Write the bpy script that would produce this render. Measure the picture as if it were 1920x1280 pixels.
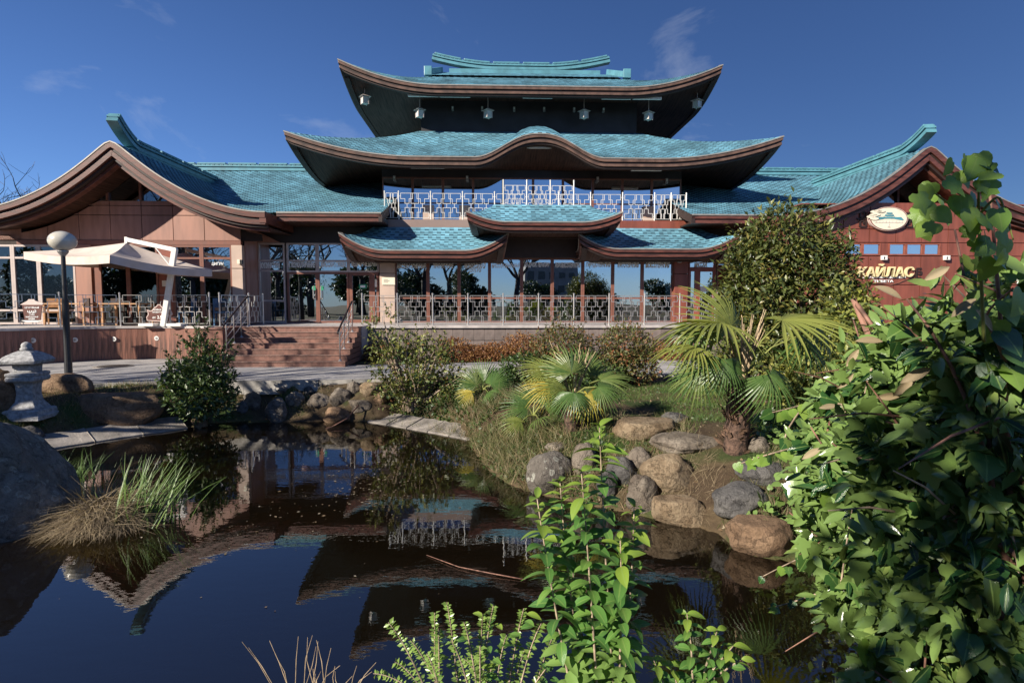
import bpy, math, random
import numpy as np
from mathutils import Vector, Matrix, noise as mnoise

for o in list(bpy.data.objects): bpy.data.objects.remove(o)
scene = bpy.context.scene
COL = scene.collection
R = math.radians

# ------------------------------------------------------------------ camera
F = 20.0 / 36.0 * 1920.0          # focal length in photo pixels
EYE = 2.6                          # eye height above the pond
PITCH = math.atan(70.0 / F)
cam_d = bpy.data.cameras.new('camera'); cam = bpy.data.objects.new('camera', cam_d); COL.objects.link(cam)
cam.location = (0, 0, EYE); cam.rotation_euler = (R(90) - PITCH, 0, 0)
cam_d.lens = 20.0; cam_d.sensor_width = 36.0; cam_d.clip_start = 0.05; cam_d.clip_end = 3000
scene.camera = cam

# ------------------------------------------------------------------ sky, sun, exposure
SUN_EL, SUN_AZ = R(27), R(230)     # azimuth clockwise from +Y: sun stands left behind the camera
sun_dir = Vector((math.sin(SUN_AZ) * math.cos(SUN_EL), math.cos(SUN_AZ) * math.cos(SUN_EL), math.sin(SUN_EL)))
w = bpy.data.worlds.new('World'); scene.world = w; w.use_nodes = True
nt = w.node_tree; nt.nodes.clear()
out = nt.nodes.new('ShaderNodeOutputWorld'); bg = nt.nodes.new('ShaderNodeBackground')
sky = nt.nodes.new('ShaderNodeTexSky'); sky.sky_type = 'NISHITA'; sky.sun_disc = False
sky.sun_elevation = SUN_EL; sky.sun_rotation = -SUN_AZ % (2 * math.pi)
sky.altitude = 300; sky.air_density = 1.0; sky.dust_density = 0.15; sky.ozone_density = 4.0
tc = nt.nodes.new('ShaderNodeTexCoord'); mp = nt.nodes.new('ShaderNodeMapping')
mp.inputs['Scale'].default_value = (2.2, 2.2, 5.0); mp.inputs['Location'].default_value = (3.1, 0.4, 1.2)
mp.inputs['Rotation'].default_value = (0.3, 0.5, 0.2)
nz = nt.nodes.new('ShaderNodeTexNoise'); nz.inputs['Scale'].default_value = 1.6; nz.inputs['Detail'].default_value = 7
nz.inputs['Roughness'].default_value = 0.6; nz.inputs['Distortion'].default_value = 0.5
rp = nt.nodes.new('ShaderNodeValToRGB'); rp.color_ramp.elements[0].position = 0.58; rp.color_ramp.elements[1].position = 0.85
rp.color_ramp.elements[0].color = (0, 0, 0, 1); rp.color_ramp.elements[1].color = (0.40, 0.40, 0.40, 1)
mx = nt.nodes.new('ShaderNodeMixRGB'); mx.inputs[2].default_value = (7.5, 8.0, 9.0, 1)
tint = nt.nodes.new('ShaderNodeMixRGB'); tint.blend_type = 'MULTIPLY'; tint.inputs[0].default_value = 1.0
tint.inputs[2].default_value = (0.55, 0.69, 0.98, 1)
L = nt.links.new
L(tc.outputs['Generated'], mp.inputs[0]); L(mp.outputs[0], nz.inputs['Vector']); L(nz.outputs[0], rp.inputs[0])
L(sky.outputs[0], tint.inputs[1]); L(tint.outputs[0], mx.inputs[1]); L(rp.outputs[0], mx.inputs[0])
L(mx.outputs[0], bg.inputs[0]); L(bg.outputs[0], out.inputs[0])
bg.inputs[1].default_value = 0.055
sl = bpy.data.lights.new('sun', 'SUN'); sl.energy = 5.0; sl.angle = R(0.5); sl.color = (1.0, 0.92, 0.80)
so = bpy.data.objects.new('sun', sl); COL.objects.link(so); so.rotation_euler = sun_dir.to_track_quat('Z', 'Y').to_euler()
so.location = sun_dir * 60
vs = scene.view_settings; vs.view_transform = 'Standard'; vs.look = 'None'; vs.gamma = 1.0
vs.use_curve_mapping = False; vs.exposure = 0.82
scene.cycles.max_bounces = 10; scene.cycles.transparent_max_bounces = 16
scene.cycles.caustics_reflective = False; scene.cycles.caustics_refractive = False

# ------------------------------------------------------------------ pixel -> place helpers
_f = Vector((0, math.cos(PITCH), -math.sin(PITCH))); _u = Vector((0, math.sin(PITCH), math.cos(PITCH))); _r = Vector((1, 0, 0))
O = Vector((0, 0, EYE))
def ray(px, py): return _f + _r * ((px - 960) / F) - _u * ((py - 640) / F)
def G(px, py, z=0.0):                       # where the sight line meets level z
    d = ray(px, py); return O + d * ((z - EYE) / d.z)
def WP(px, py, Y):                          # where it meets world depth Y
    d = ray(px, py); return O + d * (Y / d.y)
B0 = Vector((0.83, 22.2, 0.0)); YAW = R(2.0)
MB_ = Matrix.Translation(B0) @ Matrix.Rotation(YAW, 4, 'Z'); MBI = MB_.inverted()
def BP(px, py, yl):                         # building-local point on the plane y = yl
    o = MBI @ O; d = MBI.to_3x3() @ ray(px, py)
    return o + d * ((yl - o.y) / d.y)
def BX(px, yl, py=570): return BP(px, py, yl).x
def BZ(py, yl, px=960): return BP(px, py, yl).z

# ------------------------------------------------------------------ materials
MATS = {}
def new_mat(name):
    m = bpy.data.materials.new(name); m.use_nodes = True; n = m.node_tree; n.nodes.clear()
    o = n.nodes.new('ShaderNodeOutputMaterial'); MATS[name] = m
    return m, n, o
def nd(n, t, **kw):
    x = n.nodes.new(t)
    for k, v in kw.items(): setattr(x, k, v)
    return x
def mat(name, col, rough=0.6, metal=0.0, spec=0.5, noise=0.15, nscale=6.0, bump=0.0, bscale=30.0, var=0.0, col2=None, shade=False, stretch=None, detail=5.0, coat=0.0):
    """Principled with noise-mottled colour, fine bump and per-object variation"""
    m, n, o = new_mat(name)
    p = nd(n, 'ShaderNodeBsdfPrincipled'); n.links.new(p.outputs[0], o.inputs[0])
    p.inputs['Roughness'].default_value = rough; p.inputs['Metallic'].default_value = metal
    p.inputs['Specular IOR Level'].default_value = spec; p.inputs['Coat Weight'].default_value = coat
    tcn = nd(n, 'ShaderNodeTexCoord'); mpn = nd(n, 'ShaderNodeMapping')
    n.links.new(tcn.outputs['Object'], mpn.inputs[0])
    if stretch: mpn.inputs['Scale'].default_value = stretch
    oi = nd(n, 'ShaderNodeObjectInfo')
    nz = nd(n, 'ShaderNodeTexNoise'); nz.inputs['Scale'].default_value = nscale; nz.inputs['Detail'].default_value = detail
    n.links.new(mpn.outputs[0], nz.inputs['Vector'])
    mixc = nd(n, 'ShaderNodeMixRGB'); c = Vector(col)
    c2 = Vector(col2) if col2 else c * (1 - 2.0 * noise)
    mixc.inputs[1].default_value = (*(c * (1 + noise) if not col2 else c), 1); mixc.inputs[2].default_value = (*c2, 1)
    rmp = nd(n, 'ShaderNodeValToRGB'); rmp.color_ramp.elements[0].position = 0.35; rmp.color_ramp.elements[1].position = 0.68
    n.links.new(nz.outputs[0], rmp.inputs[0]); n.links.new(rmp.outputs[0], mixc.inputs[0])
    last = mixc.outputs[0]
    if var:
        hs = nd(n, 'ShaderNodeHueSaturation'); mr = nd(n, 'ShaderNodeMapRange')
        mr.inputs[3].default_value = 1 - var; mr.inputs[4].default_value = 1 + var
        n.links.new(oi.outputs['Random'], mr.inputs[0]); n.links.new(mr.outputs[0], hs.inputs['Value']); n.links.new(last, hs.inputs['Color']); last = hs.outputs[0]
    if shade:
        at = nd(n, 'ShaderNodeAttribute', attribute_name='rnd'); mr = nd(n, 'ShaderNodeMapRange')
        mr.inputs[3].default_value = 0.72; mr.inputs[4].default_value = 1.22
        hs = nd(n, 'ShaderNodeHueSaturation'); n.links.new(at.outputs['Fac'], mr.inputs[0]); n.links.new(mr.outputs[0], hs.inputs['Value']); n.links.new(last, hs.inputs['Color']); last = hs.outputs[0]
    n.links.new(last, p.inputs['Base Color'])
    # roughness breakup
    mr = nd(n, 'ShaderNodeMapRange'); mr.inputs[3].default_value = max(0.02, rough - 0.12); mr.inputs[4].default_value = min(1, rough + 0.12)
    n.links.new(nz.outputs[0], mr.inputs[0]); n.links.new(mr.outputs[0], p.inputs['Roughness'])
    if bump:
        nb = nd(n, 'ShaderNodeTexNoise'); nb.inputs['Scale'].default_value = bscale; nb.inputs['Detail'].default_value = 6
        n.links.new(mpn.outputs[0], nb.inputs['Vector'])
        b = nd(n, 'ShaderNodeBump'); b.inputs['Strength'].default_value = bump; b.inputs['Distance'].default_value = 0.02
        n.links.new(nb.outputs[0], b.inputs['Height']); n.links.new(b.outputs[0], p.inputs['Normal'])
    return m
def leaf_mat(name, stops, rough=0.35, trans=0.35, spec=0.5, vein=False):
    """foliage: colour ramp driven by the per-leaf value 'rnd' plus the object's own random value"""
    m, n, o = new_mat(name)
    at = nd(n, 'ShaderNodeAttribute', attribute_name='rnd'); oi = nd(n, 'ShaderNodeObjectInfo')
    ad = nd(n, 'ShaderNodeMath', operation='ADD'); n.links.new(at.outputs['Fac'], ad.inputs[0]); n.links.new(oi.outputs['Random'], ad.inputs[1])
    fr = nd(n, 'ShaderNodeMath', operation='FRACT'); n.links.new(ad.outputs[0], fr.inputs[0])
    rm = nd(n, 'ShaderNodeValToRGB')
    while len(rm.color_ramp.elements) < len(stops): rm.color_ramp.elements.new(0.5)
    for e, (pos, c) in zip(rm.color_ramp.elements, stops): e.position = pos; e.color = (*c, 1)
    n.links.new(fr.outputs[0], rm.inputs[0])
    last = rm.outputs[0]
    if vein:
        a2 = nd(n, 'ShaderNodeAttribute', attribute_name='across')
        vr = nd(n, 'ShaderNodeValToRGB'); vr.color_ramp.elements[0].position = 0.03; vr.color_ramp.elements[0].color = (1, 1, 1, 1)
        vr.color_ramp.elements[1].position = 0.16; vr.color_ramp.elements[1].color = (0, 0, 0, 1)
        mv = nd(n, 'ShaderNodeMixRGB'); mv.inputs[2].default_value = (0.25, 0.36, 0.10, 1)
        mul = nd(n, 'ShaderNodeMath', operation='MULTIPLY'); mul.inputs[1].default_value = 0.55
        n.links.new(a2.outputs['Fac'], vr.inputs[0]); n.links.new(vr.outputs[0], mul.inputs[0]); n.links.new(mul.outputs[0], mv.inputs[0]); n.links.new(last, mv.inputs[1]); last = mv.outputs[0]
    p = nd(n, 'ShaderNodeBsdfPrincipled'); p.inputs['Roughness'].default_value = rough; p.inputs['Specular IOR Level'].default_value = spec
    n.links.new(last, p.inputs['Base Color'])
    tcn = nd(n, 'ShaderNodeTexCoord'); nb = nd(n, 'ShaderNodeTexNoise'); nb.inputs['Scale'].default_value = 60
    n.links.new(tcn.outputs['Object'], nb.inputs['Vector'])
    b = nd(n, 'ShaderNodeBump'); b.inputs['Strength'].default_value = 0.25; b.inputs['Distance'].default_value = 0.004
    n.links.new(nb.outputs[0], b.inputs['Height']); n.links.new(b.outputs[0], p.inputs['Normal'])
    t = nd(n, 'ShaderNodeBsdfTranslucent'); br = nd(n, 'ShaderNodeMixRGB'); br.blend_type = 'MULTIPLY'; br.inputs[0].default_value = 1; br.inputs[2].default_value = (1.3, 1.25, 0.5, 1)
    n.links.new(last, br.inputs[1]); n.links.new(br.outputs[0], t.inputs[0])
    ms = nd(n, 'ShaderNodeMixShader'); ms.inputs[0].default_value = trans
    n.links.new(p.outputs[0], ms.inputs[1]); n.links.new(t.outputs[0], ms.inputs[2]); n.links.new(ms.outputs[0], o.inputs[0])
    return m
def glass_mat(name, tint=(0.30, 0.36, 0.42), refl=0.5, rough=0.0, rtint=(0.85, 0.93, 1.0)):
    m, n, o = new_mat(name)
    g = nd(n, 'ShaderNodeBsdfGlossy'); g.inputs['Roughness'].default_value = rough; g.inputs['Color'].default_value = (*rtint, 1)
    t = nd(n, 'ShaderNodeBsdfTransparent'); t.inputs[0].default_value = (*tint, 1)
    lw = nd(n, 'ShaderNodeFresnel'); lw.inputs[0].default_value = 1.5
    mr = nd(n, 'ShaderNodeMapRange'); mr.inputs[3].default_value = refl; mr.inputs[4].default_value = 1.0
    n.links.new(lw.outputs[0], mr.inputs[0])
    tcn = nd(n, 'ShaderNodeTexCoord'); nb = nd(n, 'ShaderNodeTexNoise'); nb.inputs['Scale'].default_value = 0.9; nb.inputs['Detail'].default_value = 1
    n.links.new(tcn.outputs['Object'], nb.inputs['Vector'])
    b = nd(n, 'ShaderNodeBump'); b.inputs['Strength'].default_value = 0.05; b.inputs['Distance'].default_value = 0.05
    n.links.new(nb.outputs[0], b.inputs['Height']); n.links.new(b.outputs[0], g.inputs['Normal'])
    ms = nd(n, 'ShaderNodeMixShader'); n.links.new(mr.outputs[0], ms.inputs[0]); n.links.new(t.outputs[0], ms.inputs[1]); n.links.new(g.outputs[0], ms.inputs[2]); n.links.new(ms.outputs[0], o.inputs[0])
    return m
def rock_mat(name, c1, c2, c3, lichen=0.0):
    m, n, o = new_mat(name)
    p = nd(n, 'ShaderNodeBsdfPrincipled'); p.inputs['Roughness'].default_value = 0.85; p.inputs['Specular IOR Level'].default_value = 0.25
    n.links.new(p.outputs[0], o.inputs[0])
    g = nd(n, 'ShaderNodeTexCoord'); oi = nd(n, 'ShaderNodeObjectInfo')
    off = nd(n, 'ShaderNodeVectorMath', operation='ADD'); n.links.new(g.outputs['Object'], off.inputs[0])
    sc = nd(n, 'ShaderNodeVectorMath', operation='SCALE'); sc.inputs[0].default_value = (7, 13, 5); n.links.new(oi.outputs['Random'], sc.inputs['Scale']); n.links.new(sc.outputs[0], off.inputs[1])
    n1 = nd(n, 'ShaderNodeTexNoise'); n1.inputs['Scale'].default_value = 3.0; n1.inputs['Detail'].default_value = 9; n1.inputs['Roughness'].default_value = 0.65
    n2 = nd(n, 'ShaderNodeTexNoise'); n2.inputs['Scale'].default_value = 22; n2.inputs['Detail'].default_value = 8; n2.inputs['Roughness'].default_value = 0.7
    for k in (n1, n2): n.links.new(off.outputs[0], k.inputs['Vector'])
    r1 = nd(n, 'ShaderNodeValToRGB'); e = r1.color_ramp.elements; e[0].position = 0.33; e[0].color = (*c1, 1); e[1].position = 0.66; e[1].color = (*c2, 1)
    n.links.new(n1.outputs[0], r1.inputs[0])
    m2 = nd(n, 'ShaderNodeMixRGB'); m2.inputs[2].default_value = (*c3, 1); r2 = nd(n, 'ShaderNodeValToRGB'); r2.color_ramp.elements[0].position = 0.45; r2.color_ramp.elements[1].position = 0.75; r2.color_ramp.elements[1].color = (0.8, 0.8, 0.8, 1)
    n.links.new(n2.outputs[0], r2.inputs[0]); n.links.new(r2.outputs[0], m2.inputs[0]); n.links.new(r1.outputs[0], m2.inputs[1])
    last = m2.outputs[0]
    if lichen:
        v = nd(n, 'ShaderNodeTexVoronoi'); v.inputs['Scale'].default_value = 9; v.inputs['Randomness'].default_value = 1
        n3 = nd(n, 'ShaderNodeTexNoise'); n3.inputs['Scale'].default_value = 2.2; n.links.new(off.outputs[0], n3.inputs['Vector'])
        ds = nd(n, 'ShaderNodeVectorMath', operation='MULTIPLY_ADD'); ds.inputs[1].default_value = (0.12, 0.12, 0.12)
        n.links.new(n2.outputs['Color'], ds.inputs[0]); n.links.new(off.outputs[0], ds.inputs[2]); n.links.new(ds.outputs[0], v.inputs['Vector'])
        rv = nd(n, 'ShaderNodeValToRGB'); e = rv.color_ramp.elements; e[0].position = 0.16; e[0].color = (0.25, 0.25, 0.25, 1); e[1].position = 0.30; e[1].color = (1, 1, 1, 1)
        e2 = rv.color_ramp.elements.new(0.40); e2.color = (0, 0, 0, 1)
        n.links.new(v.outputs['Distance'], rv.inputs[0])
        r3 = nd(n, 'ShaderNodeValToRGB'); r3.color_ramp.elements[0].position = 0.54; r3.color_ramp.elements[1].position = 0.58; n.links.new(n3.outputs[0], r3.inputs[0])
        mu = nd(n, 'ShaderNodeMath', operation='MULTIPLY'); n.links.new(rv.outputs[0], mu.inputs[0]); n.links.new(r3.outputs[0], mu.inputs[1])
        mu2 = nd(n, 'ShaderNodeMath', operation='MULTIPLY'); mu2.inputs[1].default_value = lichen; n.links.new(mu.outputs[0], mu2.inputs[0])
        ml = nd(n, 'ShaderNodeMixRGB'); ml.inputs[2].default_value = (0.42, 0.42, 0.36, 1); n.links.new(mu2.outputs[0], ml.inputs[0]); n.links.new(last, ml.inputs[1]); last = ml.outputs[0]
    # thin irregular cracks
    vc = nd(n, 'ShaderNodeTexVoronoi', feature='DISTANCE_TO_EDGE'); vc.inputs['Scale'].default_value = 2.3
    dc = nd(n, 'ShaderNodeVectorMath', operation='MULTIPLY_ADD'); dc.inputs[1].default_value = (0.9, 0.9, 0.9); n.links.new(n1.outputs['Color'], dc.inputs[0]); n.links.new(off.outputs[0], dc.inputs[2]); n.links.new(dc.outputs[0], vc.inputs['Vector'])
    rc = nd(n, 'ShaderNodeValToRGB'); rc.color_ramp.elements[0].position = 0.0; rc.color_ramp.elements[0].color = (0.35, 0.35, 0.35, 1); rc.color_ramp.elements[1].position = 0.035; n.links.new(vc.outputs['Distance'], rc.inputs[0])
    mc = nd(n, 'ShaderNodeMixRGB'); mc.blend_type = 'MULTIPLY'; mc.inputs[0].default_value = 0.7; n.links.new(last, mc.inputs[1]); n.links.new(rc.outputs[0], mc.inputs[2]); last = mc.outputs[0]
    hs = nd(n, 'ShaderNodeHueSaturation'); mr = nd(n, 'ShaderNodeMapRange'); mr.inputs[3].default_value = 0.8; mr.inputs[4].default_value = 1.2
    n.links.new(oi.outputs['Random'], mr.inputs[0]); n.links.new(mr.outputs[0], hs.inputs['Value']); n.links.new(last, hs.inputs['Color'])
    n.links.new(hs.outputs[0], p.inputs['Base Color'])
    b = nd(n, 'ShaderNodeBump'); b.inputs['Strength'].default_value = 0.9; b.inputs['Distance'].default_value = 0.05; n.links.new(n2.outputs[0], b.inputs['Height'])
    b2 = nd(n, 'ShaderNodeBump'); b2.inputs['Strength'].default_value = 0.7; b2.inputs['Distance'].default_value = 0.12; n.links.new(n1.outputs[0], b2.inputs['Height']); b3_ = nd(n, 'ShaderNodeBump'); b3_.inputs['Strength'].default_value = 0.6; b3_.inputs['Distance'].default_value = 0.03; n.links.new(rc.outputs[0], b3_.inputs['Height']); n.links.new(b3_.outputs[0], b2.inputs['Normal']); n.links.new(b2.outputs[0], b.inputs['Normal']); n.links.new(b.outputs[0], p.inputs['Normal'])
    return m

mat('shingle', (0.125, 0.285, 0.365), 0.55, spec=0.4, noise=0.20, nscale=0.9, bump=0.25, bscale=60, var=0.12, shade=True)
mat('shingle_dark', (0.016, 0.050, 0.078), 0.7, noise=0.2, nscale=4, bump=0.2, bscale=60)
mat('ridge_teal', (0.095, 0.25, 0.30), 0.4, noise=0.12, nscale=2.5, bump=0.05)
mat('ridge_dark', (0.03, 0.10, 0.14), 0.5, noise=0.1)
mat('drip_edge', (0.30, 0.28, 0.25), 0.45, metal=0.3, noise=0.1)
mat('fascia_brown', (0.110, 0.038, 0.026), 0.42, noise=0.26, nscale=3, bump=0.10, stretch=(1, 1, 4))
mat('fascia_tan', (0.120, 0.070, 0.050), 0.42, noise=0.26, nscale=3, bump=0.05)
mat('fascia_dark', (0.028, 0.015, 0.012), 0.6, noise=0.1)
mat('panel_tan', (0.34, 0.175, 0.130), 0.45, noise=0.11, nscale=1.5, bump=0.05, var=0.07, stretch=(3, 3, 0.5))
mat('panel_red', (0.21, 0.062, 0.040), 0.45, noise=0.13, nscale=1.5, bump=0.05, var=0.08, stretch=(3, 3, 0.5))
mat('parapet', (0.25, 0.18, 0.155), 0.45, noise=0.07, nscale=1.5)
mat('panel_back', (0.03, 0.018, 0.015), 0.8)
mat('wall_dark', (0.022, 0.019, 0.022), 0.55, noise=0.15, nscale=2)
mat('beige_panel', (0.48, 0.36, 0.29), 0.45, noise=0.06, nscale=2, var=0.04)
mat('frame_brown', (0.20, 0.085, 0.06), 0.4, noise=0.1)
mat('frame_light', (0.55, 0.46, 0.42), 0.35, metal=0.2, noise=0.08)
mat('door_red', (0.25, 0.075, 0.045), 0.4, noise=0.12)
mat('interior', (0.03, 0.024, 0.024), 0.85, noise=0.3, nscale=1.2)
mat('curtain', (0.10, 0.09, 0.07), 0.9, noise=0.3, nscale=3, stretch=(9, 9, 0.5))
mat('steel', (0.60, 0.57, 0.54), 0.32, metal=0.7, noise=0.05)
mat('white_steel', (0.75, 0.72, 0.66), 0.35, metal=0.25, noise=0.06)
mat('dark_metal', (0.018, 0.018, 0.02), 0.45, noise=0.2, nscale=12)
mat('black_rail', (0.03, 0.018, 0.015), 0.35, noise=0.2)
mat('grey_metal', (0.35, 0.34, 0.33), 0.4, metal=0.5, noise=0.1)
mat('white_paint', (0.72, 0.70, 0.66), 0.45, noise=0.06, nscale=8)
mat('lamp_globe', (0.52, 0.49, 0.42), 0.25, noise=0.10, nscale=3, coat=0.3)
mat('lantern_glass', (0.55, 0.54, 0.50), 0.4, noise=0.08)
mat('deck_board', (0.19, 0.082, 0.055), 0.5, noise=0.28, nscale=3.0, bump=0.15, bscale=20, var=0.22, stretch=(6, 6, 0.6))
mat('step_stone', (0.20, 0.098, 0.072), 0.55, noise=0.18, nscale=9, bump=0.1, bscale=60, var=0.1)
mat('step_edge', (0.46, 0.36, 0.30), 0.5, noise=0.2, nscale=30)
mat('deck_top', (0.42, 0.38, 0.36), 0.6, noise=0.12, nscale=3, bump=0.1)
mat('clad_stone', (0.165, 0.130, 0.115), 0.6, noise=0.15, nscale=5, bump=0.12, bscale=50, var=0.15)
mat('clad_joint', (0.06, 0.045, 0.04), 0.9)
mat('pave', (0.34, 0.325, 0.315), 0.8, noise=0.16, nscale=2.2, bump=0.25, bscale=90, var=0.06)
mat('pave_joint', (0.13, 0.12, 0.11), 0.95, noise=0.2)
mat('kerb', (0.36, 0.335, 0.30), 0.85, noise=0.2, nscale=4, bump=0.4, bscale=40, var=0.1)
mat('concrete', (0.27, 0.24, 0.21), 0.88, noise=0.25, nscale=3, bump=0.5, bscale=35, var=0.12)
mat('fabric_beige', (0.56, 0.47, 0.41), 0.9, noise=0.06, nscale=3, bump=0.1, bscale=120)
mat('wood_light', (0.45, 0.24, 0.11), 0.5, noise=0.2, nscale=3, stretch=(1, 8, 8), bump=0.05)
mat('wood_dark', (0.055, 0.032, 0.024), 0.5, noise=0.25, nscale=3, stretch=(1, 8, 8))
mat('chair_blue', (0.03, 0.10, 0.20), 0.5, noise=0.15)
mat('sign_brown', (0.11, 0.032, 0.022), 0.5, noise=0.15, nscale=14)
mat('sign_cream', (0.72, 0.66, 0.52), 0.5, noise=0.05)
mat('sign_pink', (0.62, 0.48, 0.43), 0.5, noise=0.08)
mat('sign_yellow', (0.72, 0.55, 0.28), 0.5, noise=0.05)
mat('sign_green', (0.02, 0.26, 0.14), 0.5, noise=0.05)
mat('sign_teal', (0.07, 0.24, 0.29), 0.5, noise=0.1)
mat('letter_white', (0.88, 0.88, 0.86), 0.5, noise=0.02)
mat('letter_ink', (0.10, 0.09, 0.08), 0.6, noise=0.02)
mat('gold_letter', (0.72, 0.60, 0.33), 0.4, noise=0.08, nscale=10)
mat('paper', (0.75, 0.74, 0.70), 0.8, noise=0.02)
mat('lantern_stone', (0.36, 0.355, 0.35), 0.9, noise=0.22, nscale=18, bump=0.7, bscale=60)
mat('manhole', (0.10, 0.085, 0.075), 0.7, metal=0.4, noise=0.3, nscale=20, bump=0.3)
mat('trunk_palm', (0.10, 0.058, 0.040), 0.9, noise=0.45, nscale=22, bump=0.8, bscale=50, var=0.15)
mat('palm_fibre', (0.18, 0.105, 0.065), 0.9, noise=0.4, nscale=25, bump=0.5, var=0.25)
mat('dry_stem', (0.46, 0.34, 0.21), 0.8, noise=0.3, nscale=20, var=0.15)
mat('bark', (0.11, 0.085, 0.065), 0.9, noise=0.35, nscale=12, bump=0.6, bscale=30)
mat('bark_dark', (0.045, 0.036, 0.030), 0.9, noise=0.35, nscale=12, bump=0.6, bscale=30)
mat('twig_red', (0.22, 0.11, 0.075), 0.7, noise=0.3, nscale=25)
mat('twig_pale', (0.36, 0.27, 0.19), 0.7, noise=0.3, nscale=25)
mat('petiole', (0.20, 0.22, 0.06), 0.5, noise=0.2)
mat('far_wall', (0.30, 0.29, 0.28), 0.8, noise=0.1, nscale=0.8)
mat('far_window', (0.03, 0.04, 0.05), 0.2)
glass_mat('glass', refl=0.62); glass_mat('glass_upper', (0.12, 0.14, 0.17), 0.62)
glass_mat('glass_dark', (0.22, 0.23, 0.25), 0.20)
rock_mat('rock_grey', (0.14, 0.11, 0.085), (0.30, 0.255, 0.205), (0.085, 0.07, 0.055))
rock_mat('rock_warm', (0.19, 0.125, 0.072), (0.40, 0.31, 0.205), (0.12, 0.08, 0.05))
rock_mat('rock_brown', (0.18, 0.11, 0.066), (0.34, 0.225, 0.14), (0.10, 0.066, 0.045))
rock_mat('rock_blue', (0.075, 0.072, 0.072), (0.165, 0.155, 0.145), (0.05, 0.046, 0.045))
rock_mat('rock_boulder', (0.17, 0.16, 0.135), (0.33, 0.31, 0.265), (0.10, 0.095, 0.08), lichen=0.95)
rock_mat('rock_lichen', (0.11, 0.095, 0.082), (0.22, 0.195, 0.165), (0.07, 0.062, 0.055), lichen=0.95)
leaf_mat('leaf_privet', [(0, (0.07, 0.17, 0.042)), (0.5, (0.11, 0.24, 0.055)), (0.85, (0.16, 0.29, 0.06)), (1, (0.07, 0.17, 0.042))], 0.3, 0.28, vein=True)
leaf_mat('leaf_young', [(0, (0.20, 0.32, 0.05)), (0.6, (0.27, 0.38, 0.06)), (1, (0.22, 0.33, 0.05))], 0.35, 0.35, vein=True)
leaf_mat('leaf_laurel', [(0, (0.010, 0.038, 0.014)), (0.5, (0.021, 0.064, 0.020)), (0.88, (0.040, 0.10, 0.026)), (0.96, (0.13, 0.15, 0.03)), (1, (0.018, 0.060, 0.019))], 0.19, 0.12, vein=True)
leaf_mat('leaf_dead', [(0, (0.36, 0.29, 0.18)), (0.6, (0.28, 0.21, 0.12)), (1, (0.36, 0.29, 0.18))], 0.7, 0.2)
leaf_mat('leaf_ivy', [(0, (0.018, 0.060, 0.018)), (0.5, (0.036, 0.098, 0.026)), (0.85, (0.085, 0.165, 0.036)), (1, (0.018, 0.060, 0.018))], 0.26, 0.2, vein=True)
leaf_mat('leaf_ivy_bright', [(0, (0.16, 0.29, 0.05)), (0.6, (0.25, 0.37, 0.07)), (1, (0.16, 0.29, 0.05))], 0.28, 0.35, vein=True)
leaf_mat('leaf_photinia', [(0, (0.045, 0.065, 0.022)), (0.45, (0.075, 0.10, 0.028)), (0.72, (0.12, 0.135, 0.035)), (0.9, (0.20, 0.17, 0.045)), (1, (0.045, 0.065, 0.022))], 0.35, 0.25)
leaf_mat('leaf_bush', [(0, (0.035, 0.07, 0.022)), (0.5, (0.065, 0.11, 0.03)), (0.85, (0.11, 0.15, 0.045)), (1, (0.035, 0.07, 0.022))], 0.4, 0.25)
leaf_mat('leaf_olive', [(0, (0.08, 0.11, 0.032)), (0.5, (0.16, 0.185, 0.05)), (0.85, (0.30, 0.29, 0.075)), (1, (0.08, 0.11, 0.032))], 0.4, 0.25)
leaf_mat('leaf_nandina', [(0, (0.07, 0.095, 0.03)), (0.45, (0.12, 0.135, 0.04)), (0.7, (0.20, 0.14, 0.05)), (0.88, (0.28, 0.10, 0.05)), (1, (0.07, 0.095, 0.03))], 0.5, 0.25)
leaf_mat('leaf_barberry', [(0, (0.16, 0.062, 0.028)), (0.5, (0.25, 0.11, 0.04)), (0.85, (0.31, 0.17, 0.05)), (1, (0.16, 0.062, 0.028))], 0.6, 0.25)
leaf_mat('leaf_yellow', [(0, (0.22, 0.26, 0.05)), (0.5, (0.33, 0.32, 0.06)), (1, (0.22, 0.26, 0.05))], 0.45, 0.3)
leaf_mat('leaf_evergreen', [(0, (0.02, 0.04, 0.016)), (0.5, (0.035, 0.065, 0.022)), (1, (0.02, 0.04, 0.016))], 0.5, 0.15)
leaf_mat('palm_green', [(0, (0.06, 0.12, 0.03)), (0.5, (0.095, 0.165, 0.04)), (0.9, (0.16, 0.20, 0.055)), (1, (0.06, 0.12, 0.03))], 0.38, 0.25)
leaf_mat('palm_yellow', [(0, (0.36, 0.32, 0.05)), (0.6, (0.48, 0.36, 0.06)), (1, (0.36, 0.32, 0.05))], 0.45, 0.3)
leaf_mat('palm_olive', [(0, (0.15, 0.19, 0.04)), (0.6, (0.24, 0.26, 0.06)), (1, (0.15, 0.19, 0.04))], 0.42, 0.3)
leaf_mat('grass_green', [(0, (0.05, 0.11, 0.022)), (0.5, (0.085, 0.16, 0.03)), (0.85, (0.16, 0.21, 0.05)), (1, (0.05, 0.11, 0.022))], 0.5, 0.3)
leaf_mat('grass_reed', [(0, (0.075, 0.15, 0.035)), (0.6, (0.14, 0.22, 0.05)), (1, (0.075, 0.15, 0.035))], 0.45, 0.3)
leaf_mat('grass_dry', [(0, (0.19, 0.14, 0.085)), (0.5, (0.27, 0.205, 0.13)), (0.85, (0.35, 0.28, 0.17)), (1, (0.19, 0.14, 0.085))], 0.8, 0.15)
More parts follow.
